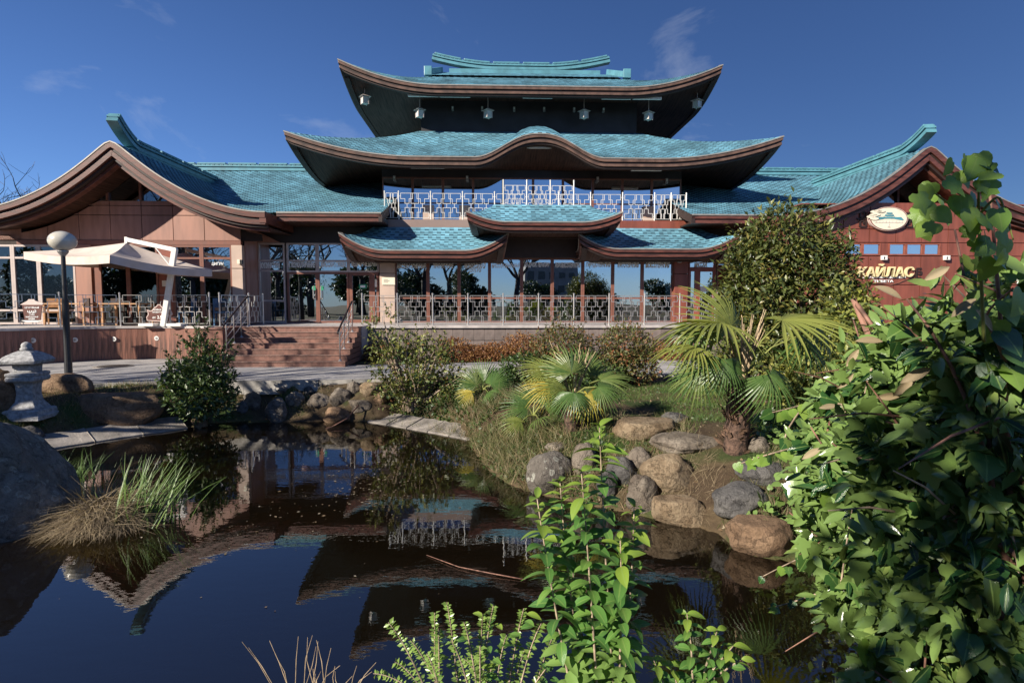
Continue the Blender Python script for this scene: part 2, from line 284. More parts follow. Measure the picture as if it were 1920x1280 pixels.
leaf_mat('grass_mixed', [(0, (0.07, 0.10, 0.03)), (0.35, (0.12, 0.14, 0.045)), (0.6, (0.24, 0.19, 0.10)), (0.85, (0.30, 0.22, 0.12)), (1, (0.07, 0.10, 0.03))], 0.6, 0.25)
leaf_mat('litter', [(0, (0.13, 0.08, 0.04)), (0.5, (0.22, 0.16, 0.09)), (0.8, (0.34, 0.29, 0.21)), (1, (0.13, 0.08, 0.04))], 0.7, 0.1)
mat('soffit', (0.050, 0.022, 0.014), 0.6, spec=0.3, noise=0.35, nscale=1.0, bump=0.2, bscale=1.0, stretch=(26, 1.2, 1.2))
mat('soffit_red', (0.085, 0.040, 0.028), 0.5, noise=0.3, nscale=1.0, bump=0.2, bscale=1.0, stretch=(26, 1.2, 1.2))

# ------------------------------------------------------------------ mesh helpers
FR = {}                                     # object -> (frame, base) so that parts are stored relative to their thing
def _loc(frame, base):
    if frame == 'B': return Matrix.Translation(MB_ @ Vector(base)) @ Matrix.Rotation(YAW, 4, 'Z')
    return Matrix.Translation(Vector(base))
def tag(o, label=None, cat=None, group=None, kind=None):
    if label: o['label'] = label
    if cat: o['category'] = cat
    if group: o['group'] = group
    if kind: o['kind'] = kind
    return o
def thing(name, label, cat, base=(0, 0, 0), frame='W', group=None):
    o = bpy.data.objects.new(name, None); COL.objects.link(o); o.matrix_world = _loc(frame, base)
    o.empty_display_size = 0.2
    tag(o, label, cat, group); FR[o] = (frame, Vector(base)); return o
class MB:
    def __init__(s): s.v = []; s.f = []; s.r = []
    def face(s, pts, rnd=0.5):
        i = len(s.v); s.v += [tuple(p) for p in pts]; s.f.append(tuple(range(i, i + len(pts)))); s.r.append(rnd)
    def add(s, vs, fs, rnd=0.5):
        i = len(s.v); s.v += [tuple(p) for p in vs]
        for f in fs: s.f.append(tuple(i + k for k in f)); s.r.append(rnd)
        return s
    def box(s, x0, x1, y0, y1, z0, z1, rnd=0.5):
        return s.add([(x0, y0, z0), (x1, y0, z0), (x1, y1, z0), (x0, y1, z0), (x0, y0, z1), (x1, y0, z1), (x1, y1, z1), (x0, y1, z1)],
              [(0, 3, 2, 1), (4, 5, 6, 7), (0, 1, 5, 4), (1, 2, 6, 5), (2, 3, 7, 6), (3, 0, 4, 7)], rnd)
    def bar(s, a, b, w, h=None, up=(0, 0, 1)):
        h = h or w; a = Vector(a); b = Vector(b); d = (b - a).normalized(); u = Vector(up)
        if abs(d.dot(u)) > 0.98: u = Vector((0, 1, 0))
        sd = d.cross(u).normalized() * (w / 2); u2 = sd.cross(d).normalized() * (h / 2)
        vs = [a - sd - u2, a + sd - u2, a + sd + u2, a - sd + u2, b - sd - u2, b + sd - u2, b + sd + u2, b - sd + u2]
        return s.add(vs, [(0, 1, 2, 3), (7, 6, 5, 4), (0, 4, 5, 1), (1, 5, 6, 2), (2, 6, 7, 3), (3, 7, 4, 0)])
    def tube(s, pts, rad, n=6, cap=True, rnd=0.5):
        pts = [Vector(p) for p in pts]; k = len(pts)
        rad = rad if isinstance(rad, (list, tuple)) else [rad] * k
        ref = None; i0 = len(s.v)
        for i, p in enumerate(pts):
            d = (pts[min(i + 1, k - 1)] - pts[max(i - 1, 0)]).normalized()
            if ref is None: ref = d.orthogonal().normalized()
            ref = (ref - d * ref.dot(d)).normalized(); b = d.cross(ref)
            for j in range(n):
                a = 2 * math.pi * j / n; s.v.append(tuple(p + (ref * math.cos(a) + b * math.sin(a)) * rad[i]))
        for i in range(k - 1):
            for j in range(n):
                a = i0 + i * n + j; b = i0 + i * n + (j + 1) % n; s.f.append((a, b, b + n, a + n)); s.r.append(rnd)
        if cap:
            s.f.append(tuple(i0 + j for j in reversed(range(n)))); s.r.append(rnd)
            s.f.append(tuple(i0 + (k - 1) * n + j for j in range(n))); s.r.append(rnd)
        return s
    def lathe(s, c, prof, n=16):
        c = Vector(c); i0 = len(s.v)
        for (r, z) in prof:
            for j in range(n):
                a = 2 * math.pi * j / n; s.v.append((c.x + r * math.cos(a), c.y + r * math.sin(a), c.z + z))
        for i in range(len(prof) - 1):
            for j in range(n):
                a = i0 + i * n + j; b = i0 + i * n + (j + 1) % n; s.f.append((a, b, b + n, a + n)); s.r.append(0.5)
        s.f.append(tuple(i0 + j for j in reversed(range(n)))); s.r.append(0.5)
        s.f.append(tuple(i0 + (len(prof) - 1) * n + j for j in range(n))); s.r.append(0.5)
        return s
    def grid(s, fn, nu, nv, rnd=0.5, keep=None, flip=False):
        i0 = len(s.v)
        for i in range(nu + 1):
            for j in range(nv + 1): s.v.append(tuple(fn(i / nu, j / nv)))
        for i in range(nu):
            for j in range(nv):
                if keep and not keep((i + .5) / nu, (j + .5) / nv): continue
                a = i0 + i * (nv + 1) + j; q = (a, a + nv + 1, a + nv + 2, a + 1)
                s.f.append(q[::-1] if flip else q); s.r.append(rnd)
        return s
    def prism(s, poly, y0, y1):             # polygon in x-z extruded along y
        n = len(poly)
        a = sum(poly[i][0] * poly[(i + 1) % n][1] - poly[(i + 1) % n][0] * poly[i][1] for i in range(n))
        if a < 0: poly = poly[::-1]
        vs = [(x, y0, z) for x, z in poly] + [(x, y1, z) for x, z in poly]
        fs = [tuple(range(n)), tuple(reversed(range(n, 2 * n)))] + [(i, i + n, (i + 1) % n + n, (i + 1) % n) for i in range(n)]
        return s.add(vs, fs)
    def sweep(s, pts, outs, downs, o0, o1, d0, d1, closed=False):
        """rectangular section swept along pts: out distance o0..o1, drop d0..d1"""
        i0 = len(s.v); k = len(pts)
        for p, o, d in zip(pts, outs, downs):
            for a, b in ((o0, d0), (o1, d0), (o1, d1), (o0, d1)): s.v.append(tuple(p + o * a + d * b))
        for i in range(k if closed else k - 1):
            a = i0 + i * 4; b = i0 + ((i + 1) % k) * 4
            for j in range(4): s.f.append((a + j, b + j, b + (j + 1) % 4, a + (j + 1) % 4)); s.r.append(0.5)
        if not closed: s.f.append((i0, i0 + 1, i0 + 2, i0 + 3)); s.f.append(tuple(i0 + (k - 1) * 4 + j for j in (3, 2, 1, 0))); s.r += [0.5, 0.5]
        return s
    def mesh(s, name, m, base=(0, 0, 0), smooth=False):
        me = bpy.data.meshes.new(name); b = Vector(base)
        me.from_pydata([(x - b.x, y - b.y, z - b.z) for x, y, z in s.v], [], s.f)
        at = me.attributes.new('rnd', 'FLOAT', 'FACE'); at.data.foreach_set('value', s.r)
        if smooth: me.polygons.foreach_set('use_smooth', [True] * len(me.polygons))
        me.materials.append(MATS[m]); me.update(); return me
    def build(s, name, m, parent, smooth=False, label=None, bevel=0):
        fr = FR[parent]; me = s.mesh(name, m, fr[1], smooth); o = bpy.data.objects.new(name, me); COL.objects.link(o)
        o.parent = parent; FR[o] = fr
        if label: o['label'] = label
        if bevel: b = o.modifiers.new('bevel', 'BEVEL'); b.width = bevel; b.segments = 2; b.limit_method = 'ANGLE'
        return o
    def single(s, name, m, label, cat, base, frame='W', group=None, kind=None, smooth=False, bevel=0):
        me = s.mesh(name, m, base, smooth); o = bpy.data.objects.new(name, me); COL.objects.link(o); o.matrix_world = _loc(frame, base)
        tag(o, label, cat, group, kind); FR[o] = (frame, Vector(base))
        if bevel: b = o.modifiers.new('bevel', 'BEVEL'); b.width = bevel; b.segments = 2; b.limit_method = 'ANGLE'
        return o
def inst(name, me, parent, M):              # a piece sharing mesh data; M given in the thing's own frame
    o = bpy.data.objects.new(name, me); COL.objects.link(o); o.parent = parent
    o.matrix_basis = Matrix.Translation(-FR[parent][1]) @ M; FR[o] = FR[parent]; return o
def copy_tree(src, M):
    """copy of a thing with its parts and sub-parts (shared mesh data), placed at world matrix M"""
    def rec(o, par):
        c = o.copy(); COL.objects.link(c); c.parent = par; FR[c] = FR[o]
        for ch in KIDS.get(o, []) or [x for x in bpy.data.objects if x.parent == o and x is not c]: rec(ch, c)
        return c
    kids = {}
    for x in list(bpy.data.objects):
        if x.parent: kids.setdefault(x.parent, []).append(x)
    global KIDS; KIDS = kids
    r = rec(src, None); r.matrix_world = M; return r
KIDS = {}
def lerp(a, b, t): return a + (b - a) * t
def sstep(t): t = max(0, min(1, t)); return t * t * (3 - 2 * t)

FONT = None
def text_mesh(txt, size, depth, m, shear=0.0, align='CENTER', bold=0.0):
    cu = bpy.data.curves.new('txt', 'FONT'); cu.body = txt; cu.size = size; cu.extrude = depth; cu.align_x = align; cu.align_y = 'CENTER'; cu.shear = shear
    if hasattr(cu, 'fill_mode'): pass
    cu.resolution_u = 3; cu.offset = bold
    o = bpy.data.objects.new('txt', cu); COL.objects.link(o); bpy.context.view_layer.update()
    dg = bpy.context.evaluated_depsgraph_get(); me = bpy.data.meshes.new_from_object(o.evaluated_get(dg))
    bpy.data.objects.remove(o); me.materials.clear(); me.materials.append(MATS[m]); return me
def text_on(name, txt, parent, center, width, height, depth, m, shear=0.0, bold=0.014):
    """lettering standing on a plane that faces -y, fitted to width x height"""
    me = text_mesh(txt, 1.0, 0.02, m, shear, bold=bold)
    co = np.empty(len(me.vertices) * 3); me.vertices.foreach_get('co', co); co = co.reshape(-1, 3)
    if not len(co): return None
    lo, hi = co.min(0), co.max(0); c = (lo + hi) / 2; sz = np.maximum(hi - lo, 1e-6)
    co = (co - c) / sz * np.array([width, height, depth])
    co2 = np.stack([co[:, 0], -co[:, 2], co[:, 1]], 1) + np.array(Vector(center) - FR[parent][1])
    me.vertices.foreach_set('co', co2.ravel()); me.update(); me.name = name
    o = bpy.data.objects.new(name, me); COL.objects.link(o); o.parent = parent; FR[o] = FR[parent]; return o

# ------------------------------------------------------------------ pond outline (where sight lines meet the water)
shore_px = [(65, 848), (130, 836), (200, 825), (280, 813), (350, 803), (420, 797), (480, 793), (545, 791), (610, 789), (690, 790), (735, 797), (780, 805), (830, 814), (872, 824),
            (892, 850), (915, 880), (950, 905), (985, 920), (1060, 938), (1130, 952), (1200, 966), (1235, 974), (1300, 986), (1345, 1000), (1385, 1030), (1440, 1050), (1500, 1046), (1560, 1075)]
POND = [(G(x, y).x, G(x, y).y) for x, y in shore_px]
POND += [(3.35, 4.9), (3.3, 4.1), (2.9, 3.4), (2.1, 2.95), (1.2, 2.65), (0, 2.55), (-2, 2.5), (-4.5, 2.6), (-6.1, 3.2), (-6.3, 5.0), (-6.6, 7.0), (-7.6, 8.4)]
PA = np.array(POND); PBn = np.roll(PA, -1, 0)
def pond_sd(x, y):
    """signed distance to the shore, positive on land"""
    x = np.asarray(x, float); y = np.asarray(y, float); sh = x.shape; x = x.ravel(); y = y.ravel()
    best = np.full(x.shape, 1e9); inside = np.zeros(x.shape, bool)
    for (ax, ay), (bx, by) in zip(PA, PBn):
        dx, dy = bx - ax, by - ay; t = np.clip(((x - ax) * dx + (y - ay) * dy) / (dx * dx + dy * dy), 0, 1)
        best = np.minimum(best, (x - ax - t * dx) ** 2 + (y - ay - t * dy) ** 2)
        c = ((ay > y) != (by > y)); xi = np.where(dy != 0, (bx - ax) * (y - ay) / (dy if dy else 1) + ax, 0); inside ^= c & (x < xi)
    d = np.sqrt(best); return np.where(inside, -d, d).reshape(sh)
def ground_z(x, y):
    x = np.asarray(x, float); y = np.asarray(y, float); sd = pond_sd(x, y)
    near = np.clip((3.2 - y) / 1.2, 0, 1) * (np.abs(x) < 30)
    Wd = np.where(y > 10.5, 1.0, 1.9); Wd = np.where(x < -4.5, 1.6, Wd) * (1 - near) + 1.5 * near
    H = 0.765 + 0.40 * near
    sm = lambda a, b, v: np.clip((v - a) / (b - a), 0, 1)
    shelf = 0.62 * sm(-5.0, -5.6, x) * sm(8.6, 9.4, y) + 0.50 * sm(-2.95, -2.6, x) * sm(-0.75, -1.2, x) * sm(10.0, 10.6, y)   # room for the concrete edging
    t = np.clip((sd - shelf) / np.where(shelf > 0, np.minimum(Wd, 1.0), Wd), 0, 1); land = H * np.where(t < 1, (t * (2 - t)) ** 0.9, 1.0)
    wob = 0.035 * (np.sin(x * 3.1 + y * 1.7) * np.sin(y * 2.3 - x * 1.1)) * np.clip(sd / 0.6, 0, 1) * np.clip((13.2 - y) / 0.6, 0, 1)
    bed = -np.minimum(0.75, 0.04 + 0.42 * (-sd))
    return np.where(sd > 0, land + wob, bed)
def gz(x, y): return float(ground_z(np.array([x]), np.array([y]))[0])
def on_ground(px, py):                       # where a sight line meets the uneven ground
    d = ray(px, py); t = np.arange(1.0, 40.0, 0.02); X_, Y_, Z_ = d.x * t, d.y * t, EYE + d.z * t
    hit = np.nonzero(Z_ < ground_z(X_, Y_))[0]; k = hit[0] if len(hit) else len(t) - 1
    return Vector((X_[k], Y_[k], Z_[k]))

xs = np.unique(np.concatenate([-np.geomspace(12, 900, 34)[::-1], np.arange(-12, 12.01, 0.13), np.geomspace(12, 900, 34)]))
ys = np.unique(np.concatenate([-np.geomspace(1.5, 900, 34)[::-1], np.arange(-1.5, 14.6, 0.13), np.geomspace(14.6, 900, 34)]))
X, Y = np.meshgrid(xs, ys, indexing='ij'); Z = ground_z(X, Y)
far = np.maximum(np.abs(X), np.abs(Y)) > 60; Z[far] = 0.75
nx, ny = len(xs), len(ys); V = np.stack([X.ravel(), Y.ravel(), Z.ravel()], 1)
ii = (np.arange(nx - 1)[:, None] * ny + np.arange(ny - 1)[None, :]).ravel()
FQ = np.stack([ii, ii + ny, ii + ny + 1, ii + 1], 1)
def np_mesh(name, V, FQ, m, smooth=False, rnd=None):
    me = bpy.data.meshes.new(name); k = FQ.shape[1]
    me.vertices.add(len(V)); me.vertices.foreach_set('co', np.ascontiguousarray(V, dtype=np.float32).ravel())
    me.loops.add(FQ.size); me.loops.foreach_set('vertex_index', np.ascontiguousarray(FQ, dtype=np.int32).ravel())
    me.polygons.add(len(FQ)); me.polygons.foreach_set('loop_start', np.arange(0, FQ.size, k, dtype=np.int32))
    me.update(calc_edges=True)
    if rnd is not None: at = me.attributes.new('rnd', 'FLOAT', 'FACE'); at.data.foreach_set('value', np.ascontiguousarray(rnd, dtype=np.float32))
    if smooth: me.polygons.foreach_set('use_smooth', np.ones(len(FQ), bool))
    me.materials.append(MATS[m]); return me
# soil: mottled brown earth with mossy patches, dark silt under water
m, n, o_ = new_mat('soil')
p = nd(n, 'ShaderNodeBsdfPrincipled'); p.inputs['Roughness'].default_value = 0.95; p.inputs['Specular IOR Level'].default_value = 0.2; n.links.new(p.outputs[0], o_.inputs[0])
geo = nd(n, 'ShaderNodeNewGeometry'); n1 = nd(n, 'ShaderNodeTexNoise'); n1.inputs['Scale'].default_value = 1.3; n1.inputs['Detail'].default_value = 8; n.links.new(geo.outputs['Position'], n1.inputs['Vector'])
n2 = nd(n, 'ShaderNodeTexNoise'); n2.inputs['Scale'].default_value = 14; n2.inputs['Detail'].default_value = 8; n2.inputs['Roughness'].default_value = 0.7; n.links.new(geo.outputs['Position'], n2.inputs['Vector'])
r1 = nd(n, 'ShaderNodeValToRGB'); e = r1.color_ramp.elements; e[0].position = 0.38; e[0].color = (0.085, 0.058, 0.036, 1); e[1].position = 0.62; e[1].color = (0.045, 0.075, 0.02, 1)
x2 = r1.color_ramp.elements.new(0.5); x2.color = (0.12, 0.088, 0.05, 1); n.links.new(n1.outputs[0], r1.inputs[0])
mm = nd(n, 'ShaderNodeMixRGB'); mm.blend_type = 'MULTIPLY'; mm.inputs[0].default_value = 0.8; n.links.new(r1.outputs[0], mm.inputs[1])
r2 = nd(n, 'ShaderNodeValToRGB'); r2.color_ramp.elements[0].position = 0.3; r2.color_ramp.elements[0].color = (0.45, 0.45, 0.45, 1); r2.color_ramp.elements[1].position = 0.7; n.links.new(n2.outputs[0], r2.inputs[0]); n.links.new(r2.outputs[0], mm.inputs[2])
sx = nd(n, 'ShaderNodeSeparateXYZ'); n.links.new(geo.outputs['Position'], sx.inputs[0])
lt = nd(n, 'ShaderNodeMapRange'); lt.inputs[1].default_value = -0.10; lt.inputs[2].default_value = 0.03; n.links.new(sx.outputs['Z'], lt.inputs[0])
silt = nd(n, 'ShaderNodeMixRGB'); silt.inputs[1].default_value = (0.17, 0.115, 0.058, 1)
n.links.new(lt.outputs[0], silt.inputs[0]); n.links.new(mm.outputs[0], silt.inputs[2])
n.links.new(silt.outputs[0], p.inputs['Base Color'])
bb = nd(n, 'ShaderNodeBump'); bb.inputs['Strength'].default_value = 0.8; bb.inputs['Distance'].default_value = 0.04; n.links.new(n2.outputs[0], bb.inputs['Height']); n.links.new(bb.outputs[0], p.inputs['Normal'])
me = np_mesh('ground', V, FQ, 'soil', True); o = bpy.data.objects.new('ground', me); COL.objects.link(o); tag(o, kind='structure')

# water: clear brown pond, mirror by Fresnel, barely rippled
m, n, o_ = new_mat('water')
tr = nd(n, 'ShaderNodeBsdfTransparent'); tr.inputs[0].default_value = (0.80, 0.68, 0.48, 1)
gl = nd(n, 'ShaderNodeBsdfGlossy'); gl.inputs['Roughness'].default_value = 0.0; gl.inputs['Color'].default_value = (1, 1, 1, 1)
fz = nd(n, 'ShaderNodeFresnel'); fz.inputs[0].default_value = 2.1
geo = nd(n, 'ShaderNodeNewGeometry'); mpn = nd(n, 'ShaderNodeMapping'); mpn.inputs['Scale'].default_value = (1.0, 2.2, 1); n.links.new(geo.outputs['Position'], mpn.inputs[0])
n1 = nd(n, 'ShaderNodeTexNoise'); n1.inputs['Scale'].default_value = 3.5; n1.inputs['Detail'].default_value = 3; n.links.new(mpn.outputs[0], n1.inputs['Vector'])
bb = nd(n, 'ShaderNodeBump'); bb.inputs['Strength'].default_value = 0.016; bb.inputs['Distance'].default_value = 0.05; n.links.new(n1.outputs[0], bb.inputs['Height'])
n.links.new(bb.outputs[0], gl.inputs['Normal']); n.links.new(bb.outputs[0], fz.inputs['Normal'])
ms = nd(n, 'ShaderNodeMixShader'); n.links.new(fz.outputs[0], ms.inputs[0]); df = nd(n, 'ShaderNodeBsdfDiffuse'); df.inputs[0].default_value = (0.070, 0.046, 0.022, 1)   # suspended silt
mt = nd(n, 'ShaderNodeMixShader'); mt.inputs[0].default_value = 0.07; n.links.new(tr.outputs[0], mt.inputs[1]); n.links.new(df.outputs[0], mt.inputs[2])
n.links.new(mt.outputs[0], ms.inputs[1]); n.links.new(gl.outputs[0], ms.inputs[2]); n.links.new(ms.outputs[0], o_.inputs[0])
wb = MB(); cx, cy = PA.mean(0); grow = [(cx + (a - cx) * 1.06, cy + (b - cy) * 1.06) for a, b in POND]
wb.face([(a, b, 0.0) for a, b in grow[::-1]]); wo = wb.single('pond_water', 'water', None, None, (0, 0, 0), kind='structure')
# ================================================================== the building
DZ, PZ = 1.88, 0.80                         # terrace level, pavement level
TW, TR = 0.155, 0.15                        # shingle width and course height
rng = random.Random(7)
def shingles(mb, P, a0, a1, bs, amax=None, keep=None, tw=TW):
    """courses of shingle tabs on the surface P(a, b); odd tabs are short and leave a dark slot below them"""
    ncol = int((a1 - a0) / tw) + 1
    for i in range(len(bs) - 1):
        b0, b1 = bs[i], bs[i + 1]
        for j in range(ncol):
            x0 = a0 + j * tw; x1 = x0 + tw
            if amax:
                lim0, lim1 = amax(b0), amax(b1)
                if x0 > lim0[1] or x1 < lim0[0]: continue
                c = lambda x, l: min(max(x, l[0]), l[1])
            else: lim0 = lim1 = (a0, a1); c = lambda x, l: min(x, l[1])
            if keep and not keep((x0 + x1) / 2, (b0 + b1) / 2): continue
            short = (i + j) % 2
            bb = lerp(b0, b1, 0.34) if short else b0
            th = 0.006 if short else 0.018
            l0 = amax(bb) if amax else lim0
            p00, p10, p01, p11 = P(c(x0, l0), bb), P(c(x1, l0), bb), P(c(x0, lim1), b1), P(c(x1, lim1), b1)
            nrm = (p10 - p00).cross(p01 - p00)
            if nrm.length < 1e-6: continue
            nrm.normalize()
            if nrm.z < 0: nrm = -nrm
            up = nrm * th; lo = nrm * 0.003; r = rng.random()
            mb.face([p00 + up, p10 + up, p11 + lo, p01 + lo], r)
            if not short: mb.face([p00, p10, p10 + up, p00 + up], r)
def g_lift(t): t = abs(t); return ((t - 0.5) / 0.5) ** 2 if t > 0.5 else 0.0
def skirt(root, pre, cx, ae, at, yf, ytf, yc, ze, zt, lift, wall, fas='fascia_tan', hump=None, flare=0.12, fh=0.36, sides=True, tw=TW, solid_back=True, slope_label=None):
    """curved skirt roof with upswept corners: base sheet, shingles, fascia bands, plank soffit"""
    be, bt = yc - yf, yc - ytf
    A = lambda s: lerp(ae, at, s); Bd = lambda s: lerp(be, bt, s)
    prof = lambda s: 0.72 * s + 0.28 * s * s
    def zed(t, s): return ze + (zt - ze) * prof(s) + lift * g_lift(t) * (1 - s) ** 1.6
    def hz(x):
        if not hump: return -1
        hc, hw, H = hump; u = abs(x - hc) / hw
        return H * (0.5 + 0.5 * math.cos(math.pi * min(1, u) ** 1.15)) if u < 1 else -0.0
    def PF(x, s, sgn=-1):                    # front (sgn -1) and back (+1) slopes, x measured from cx
        a = A(s); t = max(-1, min(1, x / a)); fl = flare * g_lift(t) * (1 - s)
        z = zed(t, s); y = yc + sgn * (Bd(s) + fl)
        if hump and sgn < 0:
            h = hz(x)
            if h > 0: zh = ze + h + 0.62 * (h / hump[2]) * min(1, s / 0.38) ** 0.75; k = 0.10; z = 0.5 * (z + zh + math.sqrt((z - zh) ** 2 + k * k * (0 if s == 0 else 1))) if s > 0 else max(z, zh)
        return Vector((cx + x + math.copysign(fl, x) if abs(t) > 0.5 else cx + x, y, z))
    def PS(y, s, sgn):                       # side slopes, y measured from yc
        b = Bd(s); t = max(-1, min(1, y / b)); fl = flare * g_lift(t) * (1 - s)
        return Vector((cx + sgn * (A(s) + fl), yc + y + (math.copysign(fl, y) if abs(t) > 0.5 else 0), zed(t, s)))
    slope = math.hypot(be - bt, zt - ze); nr = max(2, int(slope / TR)); bs = [i / nr for i in range(nr + 1)]
    base = MB(); nu = max(24, int(ae * 2 / 0.2))
    base.grid(lambda u, v: PF((2 * u - 1) * A(v), v), nu, 10)
    if solid_back: base.grid(lambda u, v: PF((2 * u - 1) * A(v), v, 1), 30, 6, flip=True)
    if sides:
        base.grid(lambda u, v: PS((2 * u - 1) * Bd(v), v, -1), 30, 8, flip=True); base.grid(lambda u, v: PS((2 * u - 1) * Bd(v), v, 1), 30, 8)
    rf = base.build(pre, 'shingle_dark', root, smooth=True)
    sh = MB(); shingles(sh, PF, -ae, ae, bs, lambda s: (-A(s), A(s)), tw=tw)
    if sides:
        for sg in (-1, 1): shingles(sh, lambda y, s: PS(y, s, sg), -be, be, bs, lambda s: (-Bd(s), Bd(s)), tw=tw)
    so_ = sh.build('shingles', 'shingle', rf); so_['kind'] = 'stuff'
    # eave line all the way round
    pts, outs = [], []
    n = nu
    for i in range(n): pts.append(PF((2 * i / n - 1) * ae, 0)); outs.append(Vector((0, -1, 0)) if 0 < i else Vector((-1, -1, 0)))
    if sides:
        m_ = 30
        for i in range(m_): pts.append(PS((2 * i / m_ - 1) * be, 0, 1)); outs.append(Vector((1, 0, 0)) if i else Vector((1, -1, 0)))
        for i in range(30): pts.append(PF((1 - 2 * i / 30) * ae, 0, 1)); outs.append(Vector((0, 1, 0)) if i else Vector((1, 1, 0)))
        for i in range(m_): pts.append(PS((1 - 2 * i / m_) * be, 0, -1)); outs.append(Vector((-1, 0, 0)) if i else Vector((-1, 1, 0)))
        closed = True
    else: pts.append(PF(ae, 0)); outs.append(Vector((1, -1, 0))); closed = False
    dn = [Vector((0, 0, -1))] * len(pts)
    k = fh / 0.40
    MB().sweep(pts, outs, dn, -0.10, 0.022, -0.022, 0.022 * k, closed).build('drip_edge', 'drip_edge', rf)
    MB().sweep(pts, outs, dn, -0.16, 0.000, 0.024 * k, 0.145 * k, closed).build('fascia_band', fas, rf, bevel=0.008)
    MB().sweep(pts, outs, dn, -0.22, -0.060, 0.147 * k, 0.225 * k, closed).build('fascia_groove', 'fascia_dark', rf)
    MB().sweep(pts, outs, dn, -0.26, -0.030, 0.227 * k, 0.330 * k, closed).build('fascia_band', fas, rf, bevel=0.008)
    MB().sweep(pts, outs, dn, -0.30, -0.100, 0.332 * k, 0.400 * k, closed).build('fascia_groove', 'fascia_dark', rf)
    # soffit from the fascia to the wall below
    aw, ywf, zw = wall; bw = yc - ywf
    sf = MB()
    def QF(u, r, sgn=-1):
        t = 2 * u - 1; e = PF(t * ae, 0, sgn); q = (1 - r) ** 1.5
        return Vector((lerp(e.x - math.copysign(0.2, t) * abs(t) , cx + t * aw, r), lerp(e.y - sgn * 0.2, yc + sgn * bw, r), zw + (e.z - 0.37 * k - zw) * q))
    def QS(u, r, sgn):
        t = 2 * u - 1; e = PS(t * be, 0, sgn); q = (1 - r) ** 1.5
        return Vector((lerp(e.x - sgn * 0.2, cx + sgn * aw, r), lerp(e.y - math.copysign(0.2, t) * abs(t), yc + t * bw, r), zw + (e.z - 0.37 * k - zw) * q))
    sf.grid(lambda u, v: QF(u, v), nu, 8, flip=True)
    if sides:
        sf.grid(lambda u, v: QF(u, v, 1), 30, 6)
        sf.grid(lambda u, v: QS(u, v, -1), 30, 8); sf.grid(lambda u, v: QS(u, v, 1), 30, 8, flip=True)
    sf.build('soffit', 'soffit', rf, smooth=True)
    return rf, PF
def ridge_cap(parent, pts, w, h, blk=1.25, gap=0.10, name='ridge_cap'):
    """ridge: stepped body, dentil row and a row of separate cap blocks along the polyline"""
    pts = [Vector(p) for p in pts]; n = len(pts)
    d = [(pts[min(i + 1, n - 1)] - pts[max(i - 1, 0)]).normalized() for i in range(n)]
    side = []; upv = []
    for t in d:
        s = Vector((t.y, -t.x, 0)); s = s.normalized() if s.length > 1e-4 else Vector((1, 0, 0)); side.append(s); upv.append(s.cross(t).normalized() if s.cross(t).z > 0 else -s.cross(t).normalized())
    dn = [-u for u in upv]
    b = MB().sweep(pts, side, dn, -w / 2, w / 2, -0.34 * h, 0).build(name, 'ridge_teal', parent)
    MB().sweep(pts, side, dn, -w * 0.40, w * 0.40, -0.48 * h, -0.342 * h).build('ridge_groove', 'ridge_dark', b)
    MB().sweep(pts, side, dn, -w * 0.56, w * 0.56, -0.66 * h, -0.482 * h).build('ridge_moulding', 'ridge_teal', b)
    dt = MB(); seg = [0.0]
    for i in range(1, n): seg.append(seg[-1] + (pts[i] - pts[i - 1]).length)
    def at(t):
        for i in range(1, n):
            if seg[i] >= t - 1e-6: k = (t - seg[i - 1]) / max(1e-6, seg[i] - seg[i - 1]); return pts[i - 1].lerp(pts[i], k), side[i - 1].lerp(side[i], k), upv[i - 1].lerp(upv[i], k).normalized(), d[i - 1].lerp(d[i], k).normalized()
        return pts[-1], side[-1], upv[-1], d[-1]
    t = 0.1
    while t < seg[-1] - 0.1:
        p, s, u, e = at(t)
        for sg in (-1, 1):
            c = p + s * (sg * w * 0.46) + u * (0.72 * h); dt.bar(c - e * 0.05, c + e * 0.05, 0.07, h * 0.12, u)
        t += 0.21
    dt.build('ridge_dentils', 'ridge_dark', b)['kind'] = 'stuff'
    MB().sweep(pts, side, dn, -w * 0.44, w * 0.44, -0.80 * h, -0.662 * h).build('ridge_course', 'ridge_teal', b)
    nb = max(1, round(seg[-1] / blk)); L_ = seg[-1] / nb
    for i in range(nb):
        ts = [i * L_ + gap / 2 + k * (L_ - gap) / 4 for k in range(5)]; q = [at(t) for t in ts]
        MB().sweep([a[0] for a in q], [a[1] for a in q], [-a[2] for a in q], -w * 0.5, w * 0.5, -h, -0.802 * h).build('cap_block', 'ridge_teal', b, bevel=0.01)
    return b
def glazing(parent, x0, x1, z0, z1, y, transoms=(), fw=0.07, fm='frame_light', gm='glass', name='window', mull=()):
    """framed window bay facing -y: frame with one pane per opening"""
    f = MB(); f.box(x0, x0 + fw, y - 0.05, y + 0.05, z0, z1); f.box(x1 - fw, x1, y - 0.05, y + 0.05, z0, z1)
    f.box(x0 + fw, x1 - fw, y - 0.047, y + 0.047, z0, z0 + fw); f.box(x0 + fw, x1 - fw, y - 0.047, y + 0.047, z1 - fw, z1)
    for t in transoms: f.box(x0 + fw, x1 - fw, y - 0.044, y + 0.044, t - fw / 2, t + fw / 2)
    w_ = f.build(name, fm, parent)
    zs = [z0 + fw] + [q for t in sorted(transoms) for q in (t - fw / 2, t + fw / 2)] + [z1 - fw]
    for i in range(0, len(zs), 2): MB().box(x0 + fw - 0.004, x1 - fw + 0.004, y - 0.006, y + 0.006, zs[i] - 0.004, zs[i + 1] + 0.004).build('pane', gm, w_)
    return w_
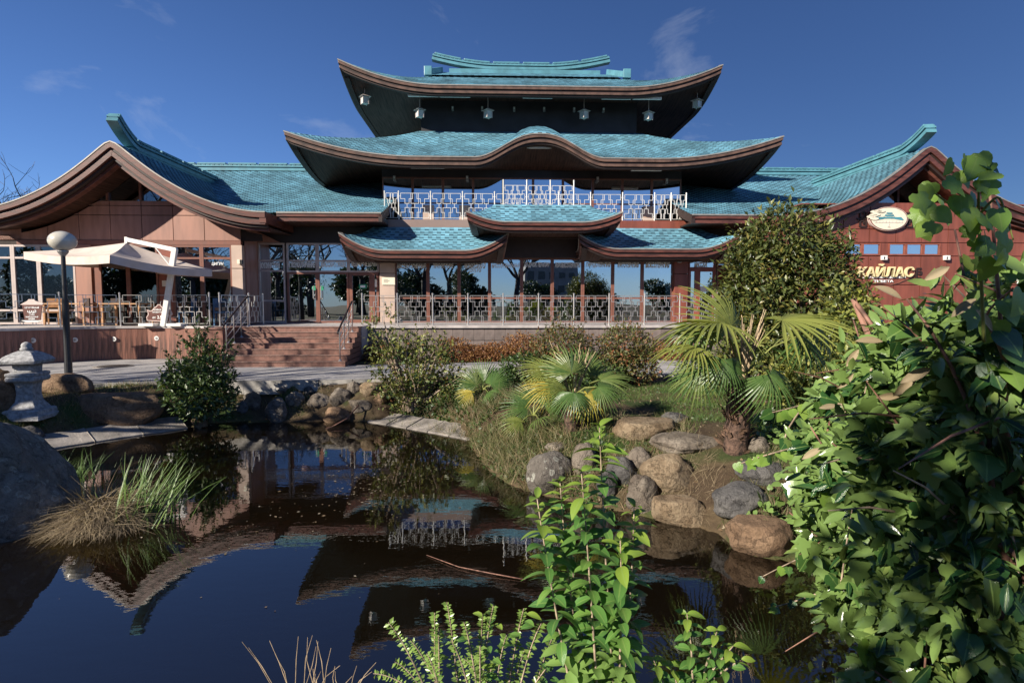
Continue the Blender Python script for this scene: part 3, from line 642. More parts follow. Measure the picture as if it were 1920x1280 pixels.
def clip(poly, a, b, c):                     # keep a*x + b*z <= c
    outp = []
    for i in range(len(poly)):
        p, q = poly[i], poly[(i + 1) % len(poly)]; fp, fq = a * p[0] + b * p[1] - c, a * q[0] + b * q[1] - c
        if fp <= 0: outp.append(p)
        if (fp < 0 < fq) or (fq < 0 < fp): t = fp / (fp - fq); outp.append((p[0] + (q[0] - p[0]) * t, p[1] + (q[1] - p[1]) * t))
    return outp
def panels(parent, xsl, zsl, y, m, cuts=(), th=0.03, gap=0.022, name='wall_panel', holes=()):
    for i in range(len(xsl) - 1):
        for j in range(len(zsl) - 1):
            po = [(xsl[i] + gap / 2, zsl[j] + gap / 2), (xsl[i + 1] - gap / 2, zsl[j] + gap / 2), (xsl[i + 1] - gap / 2, zsl[j + 1] - gap / 2), (xsl[i] + gap / 2, zsl[j + 1] - gap / 2)]
            for c in cuts:
                po = clip(po, *c)
                if len(po) < 3: break
            if len(po) < 3: continue
            mx_, mz_ = sum(p[0] for p in po) / len(po), sum(p[1] for p in po) / len(po)
            if any(h[0] < mx_ < h[1] and h[2] < mz_ < h[3] for h in holes): continue
            MB().prism(po, y - th, y).build(name, m, parent)

# ------------------------------------------------------------------ central pagoda hall
hall = thing('pagoda_hall', 'tall central pagoda hall with stacked upswept teal roofs and dark brown soffits', 'building', (0, 0, 0.8), 'B')
YC = 6.2
# roof 2 (broad middle roof with the humped gable) and roof 3 (top roof), sized from the picture
y2, y3 = -0.6, 1.0
tL, tR = BP(541, 247, y2), BP(1460, 258, y2); a2 = (tR.x - tL.x) / 2; cx2 = (tL.x + tR.x) / 2
z2 = BZ(295, y2); l2 = (tL.z + tR.z) / 2 - z2
zt2 = BZ(248, 2.55)
tL3, tR3 = BP(641, 112, y3), BP(1347, 126, y3); a3 = (tR3.x - tL3.x) / 2; cx3 = (tL3.x + tR3.x) / 2
z3 = BZ(161, y3); l3 = (tL3.z + tR3.z) / 2 - z3
aw3, aw2 = 4.6, 6.15
hx = BX(1012, y2) - cx2
roof2, PF2 = skirt(hall, 'middle_roof', cx2, a2, aw3 + 0.15, y2, 2.55, YC, z2, zt2, l2, (aw2, 1.55, z2 + 0.02), hump=(hx, 2.45, BZ(250, y2) - z2))
zt3 = BZ(146, 3.7)
roof3, PF3 = skirt(hall, 'top_roof', cx3, a3, 4.35, y3, 3.7, YC, z3, zt3, l3, (aw3, 2.60, z3 - 0.05))
# upper gable of the top roof
zr = BZ(138, YC); gm_ = MB(); xg = 4.55
def PG(x, s): return Vector((cx3 + x, lerp(3.55, YC, s), lerp(zt3 + 0.02, zr, s)))
gm_.grid(lambda u, v: PG((2 * u - 1) * xg, v), 12, 4); gm_.grid(lambda u, v: Vector((cx3 + (2 * u - 1) * xg, lerp(2 * YC - 3.55, YC, v), lerp(zt3 + 0.02, zr, v))), 12, 4, flip=True)
gm_.prism([(0, 0)] * 3, 0, 0) if False else None
for sg in (-1, 1): gm_.face([(cx3 + sg * (xg - 0.15), 3.7, zt3 - 0.1), (cx3 + sg * (xg - 0.15), 2 * YC - 3.7, zt3 - 0.1), (cx3 + sg * (xg - 0.15), YC, zr - 0.05)])
upper = gm_.build('upper_roof', 'shingle_dark', hall)
sh = MB(); shingles(sh, PG, -xg, xg, [i / 17 for i in range(18)]); o = sh.build('shingles', 'shingle', upper); o['kind'] = 'stuff'
for sg in (-1, 1):                            # short descending ridges at the gable ends
    e0, e1 = Vector((cx3 + sg * (xg - 0.5), YC - 0.15, zr + 0.05)), Vector((cx3 + sg * (xg - 0.15), 3.75, zt3 + 0.22))
    MB().bar(e0, e1, 0.22, 0.26).build('gable_ridge', 'ridge_teal', upper)
    MB().box(e1.x - 0.17, e1.x + 0.17, 3.58, 3.76, zt3 + 0.0, zt3 + 0.42).build('gable_ridge_end', 'ridge_teal', upper, bevel=0.02)
rl, rr = BP(810, 112, YC), BP(1143, 122, YC); rc_ = (rl.x + rr.x) / 2; rw = (rr.x - rl.x) / 2
pts = []
for i in range(33):
    t = 2 * i / 32 - 1; pts.append((rc_ + t * rw, YC, BZ(133, YC) + (BZ(116, YC) - BZ(133, YC)) * max(0, (abs(t) - 0.3) / 0.7) ** 1.7))
MB().box(cx3 - xg + 0.9, cx3 + xg - 0.9, YC - 0.16, YC + 0.16, zr - 0.1, BZ(133, YC) + 0.01).build('ridge_base', 'ridge_teal', upper)
ridge_cap(upper, pts, 0.34, 0.36, 1.45, 0.17)
# storeys behind the balcony and under the top roof
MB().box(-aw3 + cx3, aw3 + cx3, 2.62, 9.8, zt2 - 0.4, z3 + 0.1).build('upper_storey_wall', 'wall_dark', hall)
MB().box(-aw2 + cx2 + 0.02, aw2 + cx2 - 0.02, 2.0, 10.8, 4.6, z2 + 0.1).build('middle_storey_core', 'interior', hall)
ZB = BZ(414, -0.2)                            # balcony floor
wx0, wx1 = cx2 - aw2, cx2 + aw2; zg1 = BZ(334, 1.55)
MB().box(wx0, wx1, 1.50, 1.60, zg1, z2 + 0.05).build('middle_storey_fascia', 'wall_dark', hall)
nb = 10
for i in range(nb):
    x0 = lerp(wx0, wx1, i / nb); x1 = lerp(wx0, wx1, (i + 1) / nb)
    glazing(hall, x0, x1, ZB, zg1 - 0.003, 1.55, (ZB + 0.95,) if i not in (4, 5) else (), 0.05, 'frame_brown', 'glass_upper')
for px in (805, 872, 1070, 1213):            # lit wall piers between the upper windows
    x = BX(px, 1.45); MB().box(x - 0.22, x + 0.22, 1.38, 1.497, ZB, ZB + 0.85).build('pier', 'beige_panel', hall)
# ground floor: dark fascia, curtain wall, columns
zf0 = BZ(484, 0.0); zf1 = ZB
gx0, gx1 = BX(742, 0), BX(1262, 0)
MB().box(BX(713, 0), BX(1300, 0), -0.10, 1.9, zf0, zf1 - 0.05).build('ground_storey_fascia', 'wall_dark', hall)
mull = [742, 803, 861, 918, 978, 1035, 1092, 1148, 1203, 1262]
for i in range(len(mull) - 1):
    z1 = BZ(462, 0) if 3 <= i <= 5 else zf0
    glazing(hall, BX(mull[i], 0) + 0.003, BX(mull[i + 1], 0) - 0.003, DZ, zf0 - 0.003, 0.0, (DZ + 0.95,), 0.06, 'frame_brown')
for a, b, mm_ in ((713, 742, 'beige_panel'), (1262, 1288, 'panel_red')):
    xa, xb = BX(a, -0.15) + 0.012, BX(b, -0.15) - 0.012; zz = DZ
    for k, hgt in enumerate((0.95, 0.95, zf0 - DZ - 1.9 + 0.2)): MB().box(xa, xb, -0.26, 0.2, zz, zz + hgt - 0.02).build('column_panel', mm_, hall, bevel=0.01); zz += hgt
    MB().box(xa + 0.03, xb - 0.03, -0.23, 0.18, DZ, zf0).build('column', 'panel_back', hall)
# balcony slab with its parapet board, porch roofs over the terrace
bx0, bx1 = BX(720, -0.3), BX(1300, -0.3)
MB().box(bx0, bx1, -0.30, 1.5, ZB - 0.16, ZB - 0.003).build('balcony_floor', 'deck_top', hall)
zp = BZ(428, -0.35)
for a, b, mm_ in ((730, 882, 'parapet'), (882, 1160, 'parapet'), (1160, 1298, 'panel_red')):
    MB().box(BX(a, -0.3) + 0.01, BX(b, -0.3) - 0.01, -0.36, -0.302, zp - 0.15, ZB + 0.01).build('balcony_parapet', mm_, hall)
MB().box(bx0 + 0.05, bx1 - 0.05, -0.28, 1.4, zf0 + 0.003, ZB - 0.17).build('balcony_beam', 'fascia_dark', hall)
for (l, r, eye, top, yf, ytp, ll) in ((642, 947, 470, 428, -1.55, -0.40, 437), (1090, 1378, 466, 428, -1.55, -0.40, 440), (880, 1161, 416, 385, -2.25, -1.20, 397)):
    pl, pr = BP(l, ll, yf), BP(r, ll, yf); a = (pr.x - pl.x) / 2; c_ = (pl.x + pr.x) / 2
    zE = BZ(eye, yf); zT = BZ(top, ytp) + 0.02
    skirt(hall, 'porch_roof', c_, a, a - 0.85, yf, ytp, 0.4, zE, zT, pl.z - zE, (a - 1.0, -0.5, zE - 0.32), fas='fascia_brown', fh=0.34, flare=0.10, solid_back=False)
    if yf < -2: MB().box(c_ - a + 0.95, c_ + a - 0.95, ytp + 0.004, -0.304, zT - 0.30, zT - 0.01).build('porch_roof_top', 'ridge_dark', hall)
    MB().box(c_ - a + 0.9, c_ + a - 0.9, -0.52, -0.11, zE - 0.36, zE - 0.25).build('porch_beam', 'fascia_dark', hall)
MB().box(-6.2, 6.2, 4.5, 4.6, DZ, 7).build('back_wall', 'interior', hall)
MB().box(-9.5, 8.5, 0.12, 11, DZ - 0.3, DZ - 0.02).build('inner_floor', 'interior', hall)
for px in (1130, 1165, 1225): x = BX(px, 0.7); MB().box(x - 0.5, x + 0.5, 0.7, 0.78, DZ, DZ + 1.45).build('curtain', 'curtain', hall)

# ------------------------------------------------------------------ gabled wings
def wing(root, side, pk, pkend, hw_end, pm, red):
    """side -1 left / +1 right; gable roof running to the back, long main roof towards the hall"""
    fas = 'fascia_brown'; yg = -2.7
    P0 = BP(pk[0], pk[1], yg); gx = P0.x; zpk = P0.z; ze_ = hw_end[1]; hw = hw_end[0]
    ym0, ym1 = -1.7, 5.8; zm0, zm1 = BZ(401, ym0), BZ(324, ym1)
    def zg(x):
        u = abs(x - gx) / hw; u = math.sqrt(u * u + 0.0012) - 0.0346 + 0.0
        return ze_ + (zpk - ze_) * max(0, 1 - u) ** 2.05 + 0.10 * max(0, u - 0.85)
    def zm(y): s = (y - ym0) / (ym1 - ym0); return zm0 + (zm1 - zm0) * (0.74 * s + 0.26 * s * s)
    inner = gx - side * hw                     # gable eave nearest to the hall
    hall_x = (-5.55 if side < 0 else 5.55) + cx2 * 0.5
    outer = gx + side * (hw + 0.5)
    # gable roof
    yend = 5.4
    def PGx(y, q):                            # q: 0 at an eave .. 1 ridge, for the slope on the hall side
        x = inner + (gx - inner) * q; return Vector((x, y, zg(x)))
    def PGo(y, q):
        x = (gx + side * hw) + (-side * hw) * q; return Vector((x, y, zg(x)))
    keep = lambda y, x: (y < ym0 or zg(x) > zm(y) - 0.05)
    b = MB()
    for PP in (PGx, PGo):
        b.grid(lambda u, v: PP(lerp(yg, yend, u), v), 40, 26, keep=lambda u, v: keep(lerp(yg, yend, u), PP(0, v).x))
    gr = b.build('gable_roof', 'shingle_dark', root, smooth=True)
    # equal-length courses down the slope
    def courses(PP):
        N = 400; L_ = [0.0]; pr = PP(0, 0)
        for i in range(1, N + 1): q = PP(0, i / N); L_.append(L_[-1] + (q - pr).length); pr = q
        n = int(L_[-1] / TR); return [np.interp(k * L_[-1] / n, L_, [i / N for i in range(N + 1)]) for k in range(n + 1)]
    sh = MB()
    for PP in (PGx, PGo): shingles(sh, PP, yg + 0.03, yend, courses(PP), keep=lambda y, q: keep(y, PP(0, q).x))
    o = sh.build('shingles', 'shingle', gr); o['kind'] = 'stuff'
    # bargeboards: bands following the curve of the gable
    N = 56; pts = []; dns = []
    for i in range(N + 1):
        x = gx - hw + 2 * hw * i / N; pts.append(Vector((x, yg, zg(x))))
    for i in range(N + 1):
        t = (pts[min(i + 1, N)] - pts[max(0, i - 1)]).normalized(); dns.append(Vector((t.z, 0, -t.x)))
    outs = [Vector((0, -1, 0))] * (N + 1)
    for nm, mm_, o0, o1, d0, d1 in (('drip_edge', 'drip_edge', -0.12, 0.035, -0.018, 0.02), ('bargeboard', fas, -0.15, 0.02, 0.022, 0.19), ('barge_groove', 'fascia_dark', -0.2, -0.05, 0.192, 0.27),
                                   ('bargeboard', fas, -0.25, -0.02, 0.272, 0.42), ('barge_groove', 'fascia_dark', -0.32, -0.12, 0.422, 0.50), ('bargeboard', fas, -0.50, -0.26, 0.502, 0.60)):
        MB().sweep(pts, outs, dns, o0, o1, d0, d1).build(nm, mm_, gr, bevel=0.008 if mm_ == fas else 0)
    # plank soffit under the overhang
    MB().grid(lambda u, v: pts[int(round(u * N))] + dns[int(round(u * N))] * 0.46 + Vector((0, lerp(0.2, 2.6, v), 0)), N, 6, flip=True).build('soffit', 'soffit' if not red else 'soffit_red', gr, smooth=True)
    for sg in (-1, 1):                         # side eaves of the gable roof
        x = gx + sg * hw; e = [Vector((x, lerp(yg, 1.2, i / 8), zg(x))) for i in range(9)]
        MB().sweep(e, [Vector((sg, 0, 0))] * 9, [Vector((0, 0, -1))] * 9, -0.2, 0.02, 0.0, 0.36).build('eave_board', fas, gr)
    # ridge with upswept front end
    rp_ = [Vector((gx, y, zpk + 0.02)) for y in np.linspace(yend - 1.0, yg + 1.3, 14)]
    tip = BP(pkend[0], pkend[1], yg - 0.2)
    n0 = rp_[-1]
    for k in range(1, 11):
        t = k / 10; rp_.append(Vector((lerp(gx, tip.x, t), lerp(n0.y, yg - 0.25, t), n0.z + (tip.z - 0.40 - n0.z) * t ** 1.7)))
    ridge_cap(gr, rp_, 0.34, 0.38, 1.5, 0.12)
    MB().box(gx - 0.15, gx + 0.15, yg + 0.9, yend - 1.0, zpk - 0.35, zpk + 0.05).build('ridge_base', 'ridge_teal', gr)
    # long main roof
    x0, x1 = sorted((hall_x, gx + side * (hw - 0.6)))
    def PM(x, s): y = lerp(ym0, ym1, s); return Vector((x, y, zm(y)))
    kp = lambda x, y: zm(y) > zg(x) - 0.03 or abs(x - gx) > hw + 0.02
    b = MB(); b.grid(lambda u, v: PM(lerp(x0, x1, u), v), 60, 30, keep=lambda u, v: kp(lerp(x0, x1, u), lerp(ym0, ym1, v)))
    b.grid(lambda u, v: PM(lerp(x0, x1, u), v) * 1 + Vector((0, 2 * (ym1 - lerp(ym0, ym1, v)), 0)), 20, 8, flip=True)
    mr_ = b.build('main_roof', 'shingle_dark', root, smooth=True)
    sl_ = math.hypot(ym1 - ym0, zm1 - zm0); n = int(sl_ / TR)
    sh = MB(); shingles(sh, PM, x0, x1, [i / n for i in range(n + 1)], keep=lambda x, s: kp(x, lerp(ym0, ym1, s))); o = sh.build('shingles', 'shingle', mr_); o['kind'] = 'stuff'
    ridge_cap(mr_, [(lerp(x0, x1, i / 8), ym1, zm1 - 0.03) for i in range(9)], 0.34, 0.36, 1.5, 0.12)
    ex0, ex1 = sorted((hall_x, inner))
    e = [Vector((lerp(ex0, ex1, i / 6), ym0, zm0)) for i in range(7)]; out_ = [Vector((0, -1, 0))] * 7; dn = [Vector((0, 0, -1))] * 7
    for nm, mm_, o0, o1, d0, d1 in (('drip_edge', 'drip_edge', -0.1, 0.03, -0.03, 0.02), ('fascia_band', fas, -0.15, 0, 0.022, 0.13), ('fascia_groove', 'fascia_dark', -0.2, -0.05, 0.132, 0.18), ('fascia_band', fas, -0.25, -0.02, 0.182, 0.29)):
        MB().sweep(e, out_, dn, o0, o1, d0, d1).build(nm, mm_, mr_)
    # hip end next to the hall: small returning eave
    hx_ = hall_x; e = [Vector((hx_, lerp(ym0, 0.4, i / 5), zm(lerp(ym0, 0.4, i / 5)))) for i in range(6)]
    MB().sweep(e, [Vector((-side, 0, 0))] * 6, [Vector((0, 0, -1))] * 6, -0.1, 0.03, 0.0, 0.30).build('verge_board', 'fascia_dark', mr_)
    zs_ = zm0 - 0.27
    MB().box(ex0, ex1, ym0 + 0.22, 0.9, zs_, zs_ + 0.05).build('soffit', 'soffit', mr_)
    return dict(gx=gx, hw=hw, zpk=zpk, ze=ze_, zg=zg, inner=inner, hall_x=hall_x, zs=zs_, yg=yg, zm0=zm0)
peL = BP(497, 398, -2.7)
hwL = peL.x - BP(207, 265, -2.7).x
lw = thing('gabled_wing', 'left gabled restaurant wing with pinkish tan wall panels and swooping teal roof', 'building', (-14.6, -1.2, 0.8), 'B')
WL = wing(lw, -1, (207, 265), (210, 203), (hwL, peL.z), None, False)
rwg = thing('gabled_wing', 'right gabled wing with dark red wall panels carrying an oval sign', 'building', (14.6, -1.2, 0.8), 'B')
WR = wing(rwg, 1, (1745, 275), (1746, 226), (hwL, peL.z + 0.05), None, True)

def gable_wall(root, W, m, zrows, ncol_px, zlow, holes=(), glass_m='glass_dark', yw=-1.2):
    gx, hw, zg = W['gx'], W['hw'], W['zg']; ztop = zrows[-1]
    half = hw - 0.75
    # structural backing with the triangular glazing above
    xs_ = [gx - half + 2 * half * i / 40 for i in range(41)]
    po = [(x, max(zlow, min(ztop - 0.01, zg(x) - 0.62))) for x in xs_]
    MB().prism([(gx - half, zlow)] + po + [(gx + half, zlow)], yw + 0.012, yw + 0.14).build('gable_backing', 'panel_back', root)
    po = [(x, zg(x) - 0.5) for x in xs_ if zg(x) - 0.5 > ztop + 0.05]
    MB().prism([(po[0][0], ztop + 0.01)] + po + [(po[-1][0], ztop + 0.01)], -1.15, -1.13).build('gable_pane', glass_m, root)
    MB().prism([(po[0][0], ztop + 0.01)] + po + [(po[-1][0], ztop + 0.01)], -0.3, -0.2).build('gable_inner_wall', 'interior', root)
    for k in (-1.15, 0, 1.15):
        x = gx + k
        if zg(x) - 0.5 > ztop + 0.1: MB().box(x - 0.04, x + 0.04, -1.23, -1.155, ztop + 0.012, zg(x) - 0.52).build('gable_mullion', 'frame_brown', root)
    # panels clipped under the curve (piecewise chords)
    cuts = []
    for i in range(0, 40, 4):
        xa, xb = xs_[i], xs_[i + 4]; za, zb = zg(xa) - 0.60, zg(xb) - 0.60
        cuts.append((xa, xb, za, zb))
    for i in range(len(ncol_px) - 1):
        for j in range(len(zrows) - 1):
            g2 = 0.012; x0, x1, z0, z1 = ncol_px[i] + g2, ncol_px[i + 1] - g2, zrows[j] + g2, zrows[j + 1] - g2
            if any(h[0] < (x0 + x1) / 2 < h[1] and h[2] < (z0 + z1) / 2 < h[3] for h in holes): continue
            top = []
            for k in range(7):
                x = lerp(x0, x1, k / 6); top.append((x, min(z1, zg(x) - 0.60)))
            if max(t[1] for t in top) < z0 + 0.05: continue
            top = [(x, max(z, z0)) for x, z in top]
            MB().prism([(x0, z0)] + top[::1] + [(x1, z0)] if True else None, yw - 0.03, yw + 0.01).build('wall_panel', m, root)
# left wing walls
yw = -1.2
rowsL = [BZ(y, yw, 300) for y in (451, 404, 386, 377)]
colsL = [BX(213, yw) + (BX(331, yw) - BX(273, yw)) * (k - 4) for k in range(0, 9)]
c0 = BX(273, yw); st = BX(331, yw) - c0
colsL = [c0 + st * k for k in range(-8, 3)] + [BX(456, yw)]
gable_wall(lw, WL, 'panel_tan', rowsL, colsL, rowsL[0])
zl1 = rowsL[0]
MB().box(WL['gx'] - WL['hw'] + 0.6, BX(456, yw), yw - 0.06, yw + 0.12, zl1 - 0.16, zl1 - 0.002).build('lintel', 'frame_brown', lw)
zlt = zl1 - 0.165; zt_ = BZ(484, yw, 300)
xcol0, xcol1 = BX(439, yw), BX(459, yw)
for k, zz in enumerate((DZ, DZ + 1.0, DZ + 2.0)): MB().box(xcol0, xcol1, yw - 0.10, yw + 0.35, zz, min(zz + 0.98, zlt)).build('column_panel', 'beige_panel', lw, bevel=0.01)
MB().box(xcol1 + 0.005, xcol1 + 0.05, yw + 0.1, -0.05, DZ, WL['zs']).build('return_wall', 'panel_tan', lw)
xm = [BX(p, yw) for p in (-120, -45, 30, 78, 146)]
for i in range(len(xm) - 1): glazing(lw, xm[i], xm[i + 1] - 0.003, DZ, zlt, yw, (zt_, DZ + 0.5), 0.07, 'frame_light', 'glass_dark')
x0p, x1p = BX(148, yw), BX(177, yw); MB().box(x0p, x1p, yw - 0.08, yw + 0.3, DZ, zlt).build('column', 'panel_tan', lw, bevel=0.01)
xm = [BX(p, yw) for p in (190, 244, 300)]
MB().box(x1p + 0.003, xm[0] - 0.003, yw - 0.02, yw + 0.2, DZ, zlt).build('door_jamb', 'frame_brown', lw)
for i in range(2): glazing(lw, xm[i], xm[i + 1] - 0.003, DZ, zlt, yw, (zt_,), 0.07, 'frame_brown', 'glass_dark')
x0p, x1p = BX(301, yw), BX(327, yw); MB().box(x0p, x1p, yw - 0.05, yw + 0.3, DZ, zlt).build('column', 'door_red', lw, bevel=0.01)
xm = [x1p + 0.004, BX(382, yw), xcol0 - 0.003]
for i in range(2): glazing(lw, xm[i], xm[i + 1] - 0.003, DZ, zlt, yw, (zt_,), 0.07, 'frame_brown', 'glass')
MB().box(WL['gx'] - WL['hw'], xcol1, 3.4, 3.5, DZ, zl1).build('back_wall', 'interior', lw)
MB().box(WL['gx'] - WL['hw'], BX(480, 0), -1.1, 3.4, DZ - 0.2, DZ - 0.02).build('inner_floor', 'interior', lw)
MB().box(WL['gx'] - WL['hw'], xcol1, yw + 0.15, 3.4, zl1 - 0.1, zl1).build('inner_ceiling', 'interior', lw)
# low panelled annexe continuing behind the left edge of the picture
xa_ = WL['gx'] - WL['hw'] + 0.75
for k in range(6): MB().box(xa_ - 1.15 * (k + 1) + 0.01, xa_ - 1.15 * k - 0.01, -1.23, -1.19, zl1 + 0.01, zl1 + 0.85).build('wall_panel', 'panel_tan', lw)
MB().box(xa_ - 7.0, xa_, -1.18, 3.0, zl1 - 0.15, zl1 + 0.84).build('annexe_core', 'panel_back', lw)
MB().box(xa_ - 7.0, xa_ + 0.6, -2.1, 3.2, zl1 + 0.86, zl1 + 1.02).build('annexe_roof', 'fascia_dark', lw)
# notice on the red column and a small lit door behind the lamp post
x = BX(314, yw); MB().box(x - 0.13, x + 0.13, yw - 0.062, yw - 0.052, BZ(537, yw, 300), BZ(526, yw, 300)).build('notice', 'paper', lw)
# right wing walls
yw = -2.25; gx = WR['gx']
rowsR = [BZ(y, yw, 1680) for y in (620, 575, 534, 480, 455, 430, 380)]
stR = BX(1673, yw) - BX(1624, yw); c0 = BX(1624, yw)
colsR = [c0 + stR * k for k in range(-4, 9) if c0 + stR * k < gx + WR['hw'] - 0.75]
wr1 = (BX(1577, yw), BX(1646, yw)); wr2 = (BX(1660, yw), BX(1757, yw)); zw0, zw1 = rowsR[3], rowsR[4]
holesR = [(colsR[0], colsR[min(7, len(colsR) - 1)] + 0.1, zw0, zw1)]
gable_wall(rwg, WR, 'panel_red', rowsR, colsR, DZ - 1.0, holes=holesR, yw=yw)
MB().box(gx - WR['hw'] + 0.8, gx + WR['hw'] - 0.8, yw + 0.14, -1.2, rowsR[-1] - 0.05, rowsR[-1] - 0.01).build('wall_ledge', 'panel_red', rwg)
gw = []
for (a, b), n in ((wr1, 2), (wr2, 3)):
    for i in range(n): glazing(rwg, lerp(a, b, i / n), lerp(a, b, (i + 1) / n) - 0.003, zw0 + 0.02, zw1 - 0.02, yw + 0.0, (), 0.05, 'door_red', 'glass')
for a, b in ((colsR[0] + 0.01, wr1[0] - 0.003), (wr1[1] + 0.003, wr2[0] - 0.003), (wr2[1] + 0.003, colsR[min(7, len(colsR) - 1)] - 0.012)): MB().box(a, b, yw - 0.03, yw + 0.01, zw0 + 0.012, zw1 - 0.012).build('wall_panel', 'panel_red', rwg)
MB().box(WR['gx'] - WR['hw'] + 0.8, WR['gx'] - WR['hw'] + 0.9, yw + 0.15, -0.02, DZ - 1.0, WR['zs']).build('return_wall', 'panel_red', rwg)

# ------------------------------------------------------------------ entrance bays between wing and hall
zt1, zt2_, ztop = BZ(508, 0, 600), BZ(489, 0, 600), BZ(456, 0, 600)
MB().box(xcol1 + 0.06, BX(712, 0), -0.06, 0.4, ztop + 0.003, WL['zs'] - 0.003).build('entrance_fascia', 'wall_dark', hall)
MB().prism([(BX(478, -0.1), ztop + 0.01), (BX(528, -0.1), ztop + 0.01), (BX(478, -0.1), BZ(430, -0.1, 480))], -0.10, -0.065).build('entrance_panel', 'panel_tan', hall)
MB().box(xcol1 + 0.06, BX(487, 0), -0.05, 0.35, DZ, ztop).build('entrance_jamb', 'wall_dark', hall)
glazing(hall, BX(487, 0), BX(537, 0) - 0.003, DZ, ztop, 0.0, (DZ + 0.85, zt1, zt2_), 0.065, 'frame_light')
dz_ = zt1 - 0.05
for a, b in ((540, 597), (597, 655)):
    xa, xb = BX(a, 0), BX(b, 0) - 0.003
    d_ = glazing(hall, xa, xb, DZ, dz_, 0.0, (), 0.075, 'frame_brown', name='entrance_door')
    hxx = xb - 0.14 if a == 540 else xa + 0.14
    MB().tube([(hxx, -0.06, DZ + 0.9), (hxx, -0.13, DZ + 0.95), (hxx, -0.13, DZ + 1.35), (hxx, -0.06, DZ + 1.40)], 0.02, 8).build('door_handle', 'steel', d_)
    MB().lathe((hxx + (0.02 if a == 540 else -0.02), -0.02, DZ + 1.72), [(0.0, 0)] , 3) if False else None
    cc = MB(); ctr = Vector((hxx, -0.014, BZ(540, 0, 600))); cc.prism([(ctr.x + 0.09 * math.cos(k * math.pi / 8), ctr.z + 0.09 * math.sin(k * math.pi / 8)) for k in range(16)], -0.016, -0.010); cc.build('door_sticker', 'sign_green', d_)
for a, b in ((540, 597), (597, 655)): glazing(hall, BX(a, 0), BX(b, 0) - 0.003, dz_ + 0.003, ztop, 0.0, (zt2_,), 0.06, 'frame_light')
glazing(hall, BX(655, 0), BX(712, 0) - 0.003, dz_ + 0.003, ztop, 0.0, (zt2_,), 0.06, 'frame_light')
d_ = glazing(hall, BX(656, 0), BX(699, 0), DZ, dz_, 0.0, (), 0.12, 'frame_brown', name='side_door')
MB().box(BX(674, 0), BX(688, 0), -0.03, -0.012, BZ(541, 0, 680), BZ(533, 0, 680)).build('exit_sign', 'sign_green', d_)
MB().box(BX(676.5, 0), BX(685.5, 0), -0.034, -0.031, BZ(539, 0, 680), BZ(535, 0, 680)).build('exit_sign_mark', 'letter_white', d_)
glazing(hall, BX(699, 0) + 0.004, BX(711, 0), DZ, dz_, 0.0, (), 0.09, 'frame_brown')
MB().box(BX(704, 0), BX(708, 0), -0.07, -0.052, BZ(538, 0, 700), BZ(525, 0, 700)).build('opening_hours_card', 'paper', hall)
# right-hand door bay
zd1 = BZ(504, 0, 1320)
d_ = glazing(hall, BX(1306, 0), BX(1340, 0), DZ, zd1, 0.0, (), 0.11, 'door_red', name='side_door')
MB().box(BX(1312, 0), BX(1326, 0), -0.02, -0.012, BZ(547, 0, 1320), BZ(537, 0, 1320)).build('door_notice', 'paper', d_)
glazing(hall, BX(1289, 0), BX(1306, 0) - 0.004, DZ, zd1, 0.0, (), 0.10, 'door_red')
glazing(hall, BX(1289, 0), BX(1340, 0), zd1 + 0.003, BZ(484, 0, 1320), 0.0, (), 0.06, 'door_red')
for i in range(4): glazing(hall, BX(1342 + i * 50, 0), BX(1391 + i * 50, 0), DZ, BZ(484, 0, 1320), 0.0, (zd1,), 0.06, 'frame_brown')
MB().box(BX(1289, 0), BX(1560, 0), -0.05, 0.3, BZ(484, 0, 1320) + 0.003, WR['zs'] - 0.003).build('side_fascia', 'wall_dark', hall)
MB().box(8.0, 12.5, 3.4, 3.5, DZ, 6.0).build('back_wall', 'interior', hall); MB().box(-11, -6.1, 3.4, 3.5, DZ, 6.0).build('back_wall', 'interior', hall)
# white lettering on the glass
W_ = [('АКУПУНКТУРА', 486, 527, 497, 0), ('ИГЛОУКАЛЫВАНИЕ', 540, 593, 496, 0), ('МАССАЖ ГУАША', 603, 650, 495, 0), ('КЕДРОВЫЕ БОЧКИ', 660, 711, 495, 0),
      ('МАССАЖ ОГНЕННЫЙ', 745, 800, 493, 0), ('ПРИЖИГАНИЕ', 812, 851, 493, 0), ('МАНУАЛЬНАЯ', 871, 911, 493, 0), ('ТЕРАПИЯ', 879, 903, 500, 0), ('МАССАЖ БАНОЧНЫЙ', 922, 976, 492, 0),
      ('СУ-ДЖОК ТЕРАПИЯ', 983, 1030, 492, 0), ('РЕФЛЕКСОТЕРАПИЯ', 1040, 1088, 492, 0), ('ГИРУДОТЕРАПИЯ', 1098, 1144, 492, 0), ('ФИТОТЕРАПИЯ', 1157, 1197, 492, 0), ('МОКСОТЕРАПИЯ', 1209, 1254, 492, 0), ('МАССАЖ', 1300, 1325, 491, 0)]
for txt, a, b, y, _ in W_: text_on('lettering', txt, hall, ((BX(a, 0) + BX(b, 0)) / 2, -0.018, BZ(y + (5 if a > 740 else 0.5), 0, (a + b) / 2)), BX(b, 0) - BX(a, 0), 0.22, 0.012, 'letter_white', 0.25, 0.04)
text_on('lettering', 'ЦИГУН', lw, ((BX(400, -1.2) + BX(422, -1.2)) / 2, -1.218, BZ(495, -1.2, 410)), BX(422, -1.2) - BX(400, -1.2), 0.13, 0.006, 'letter_white', 0.25)
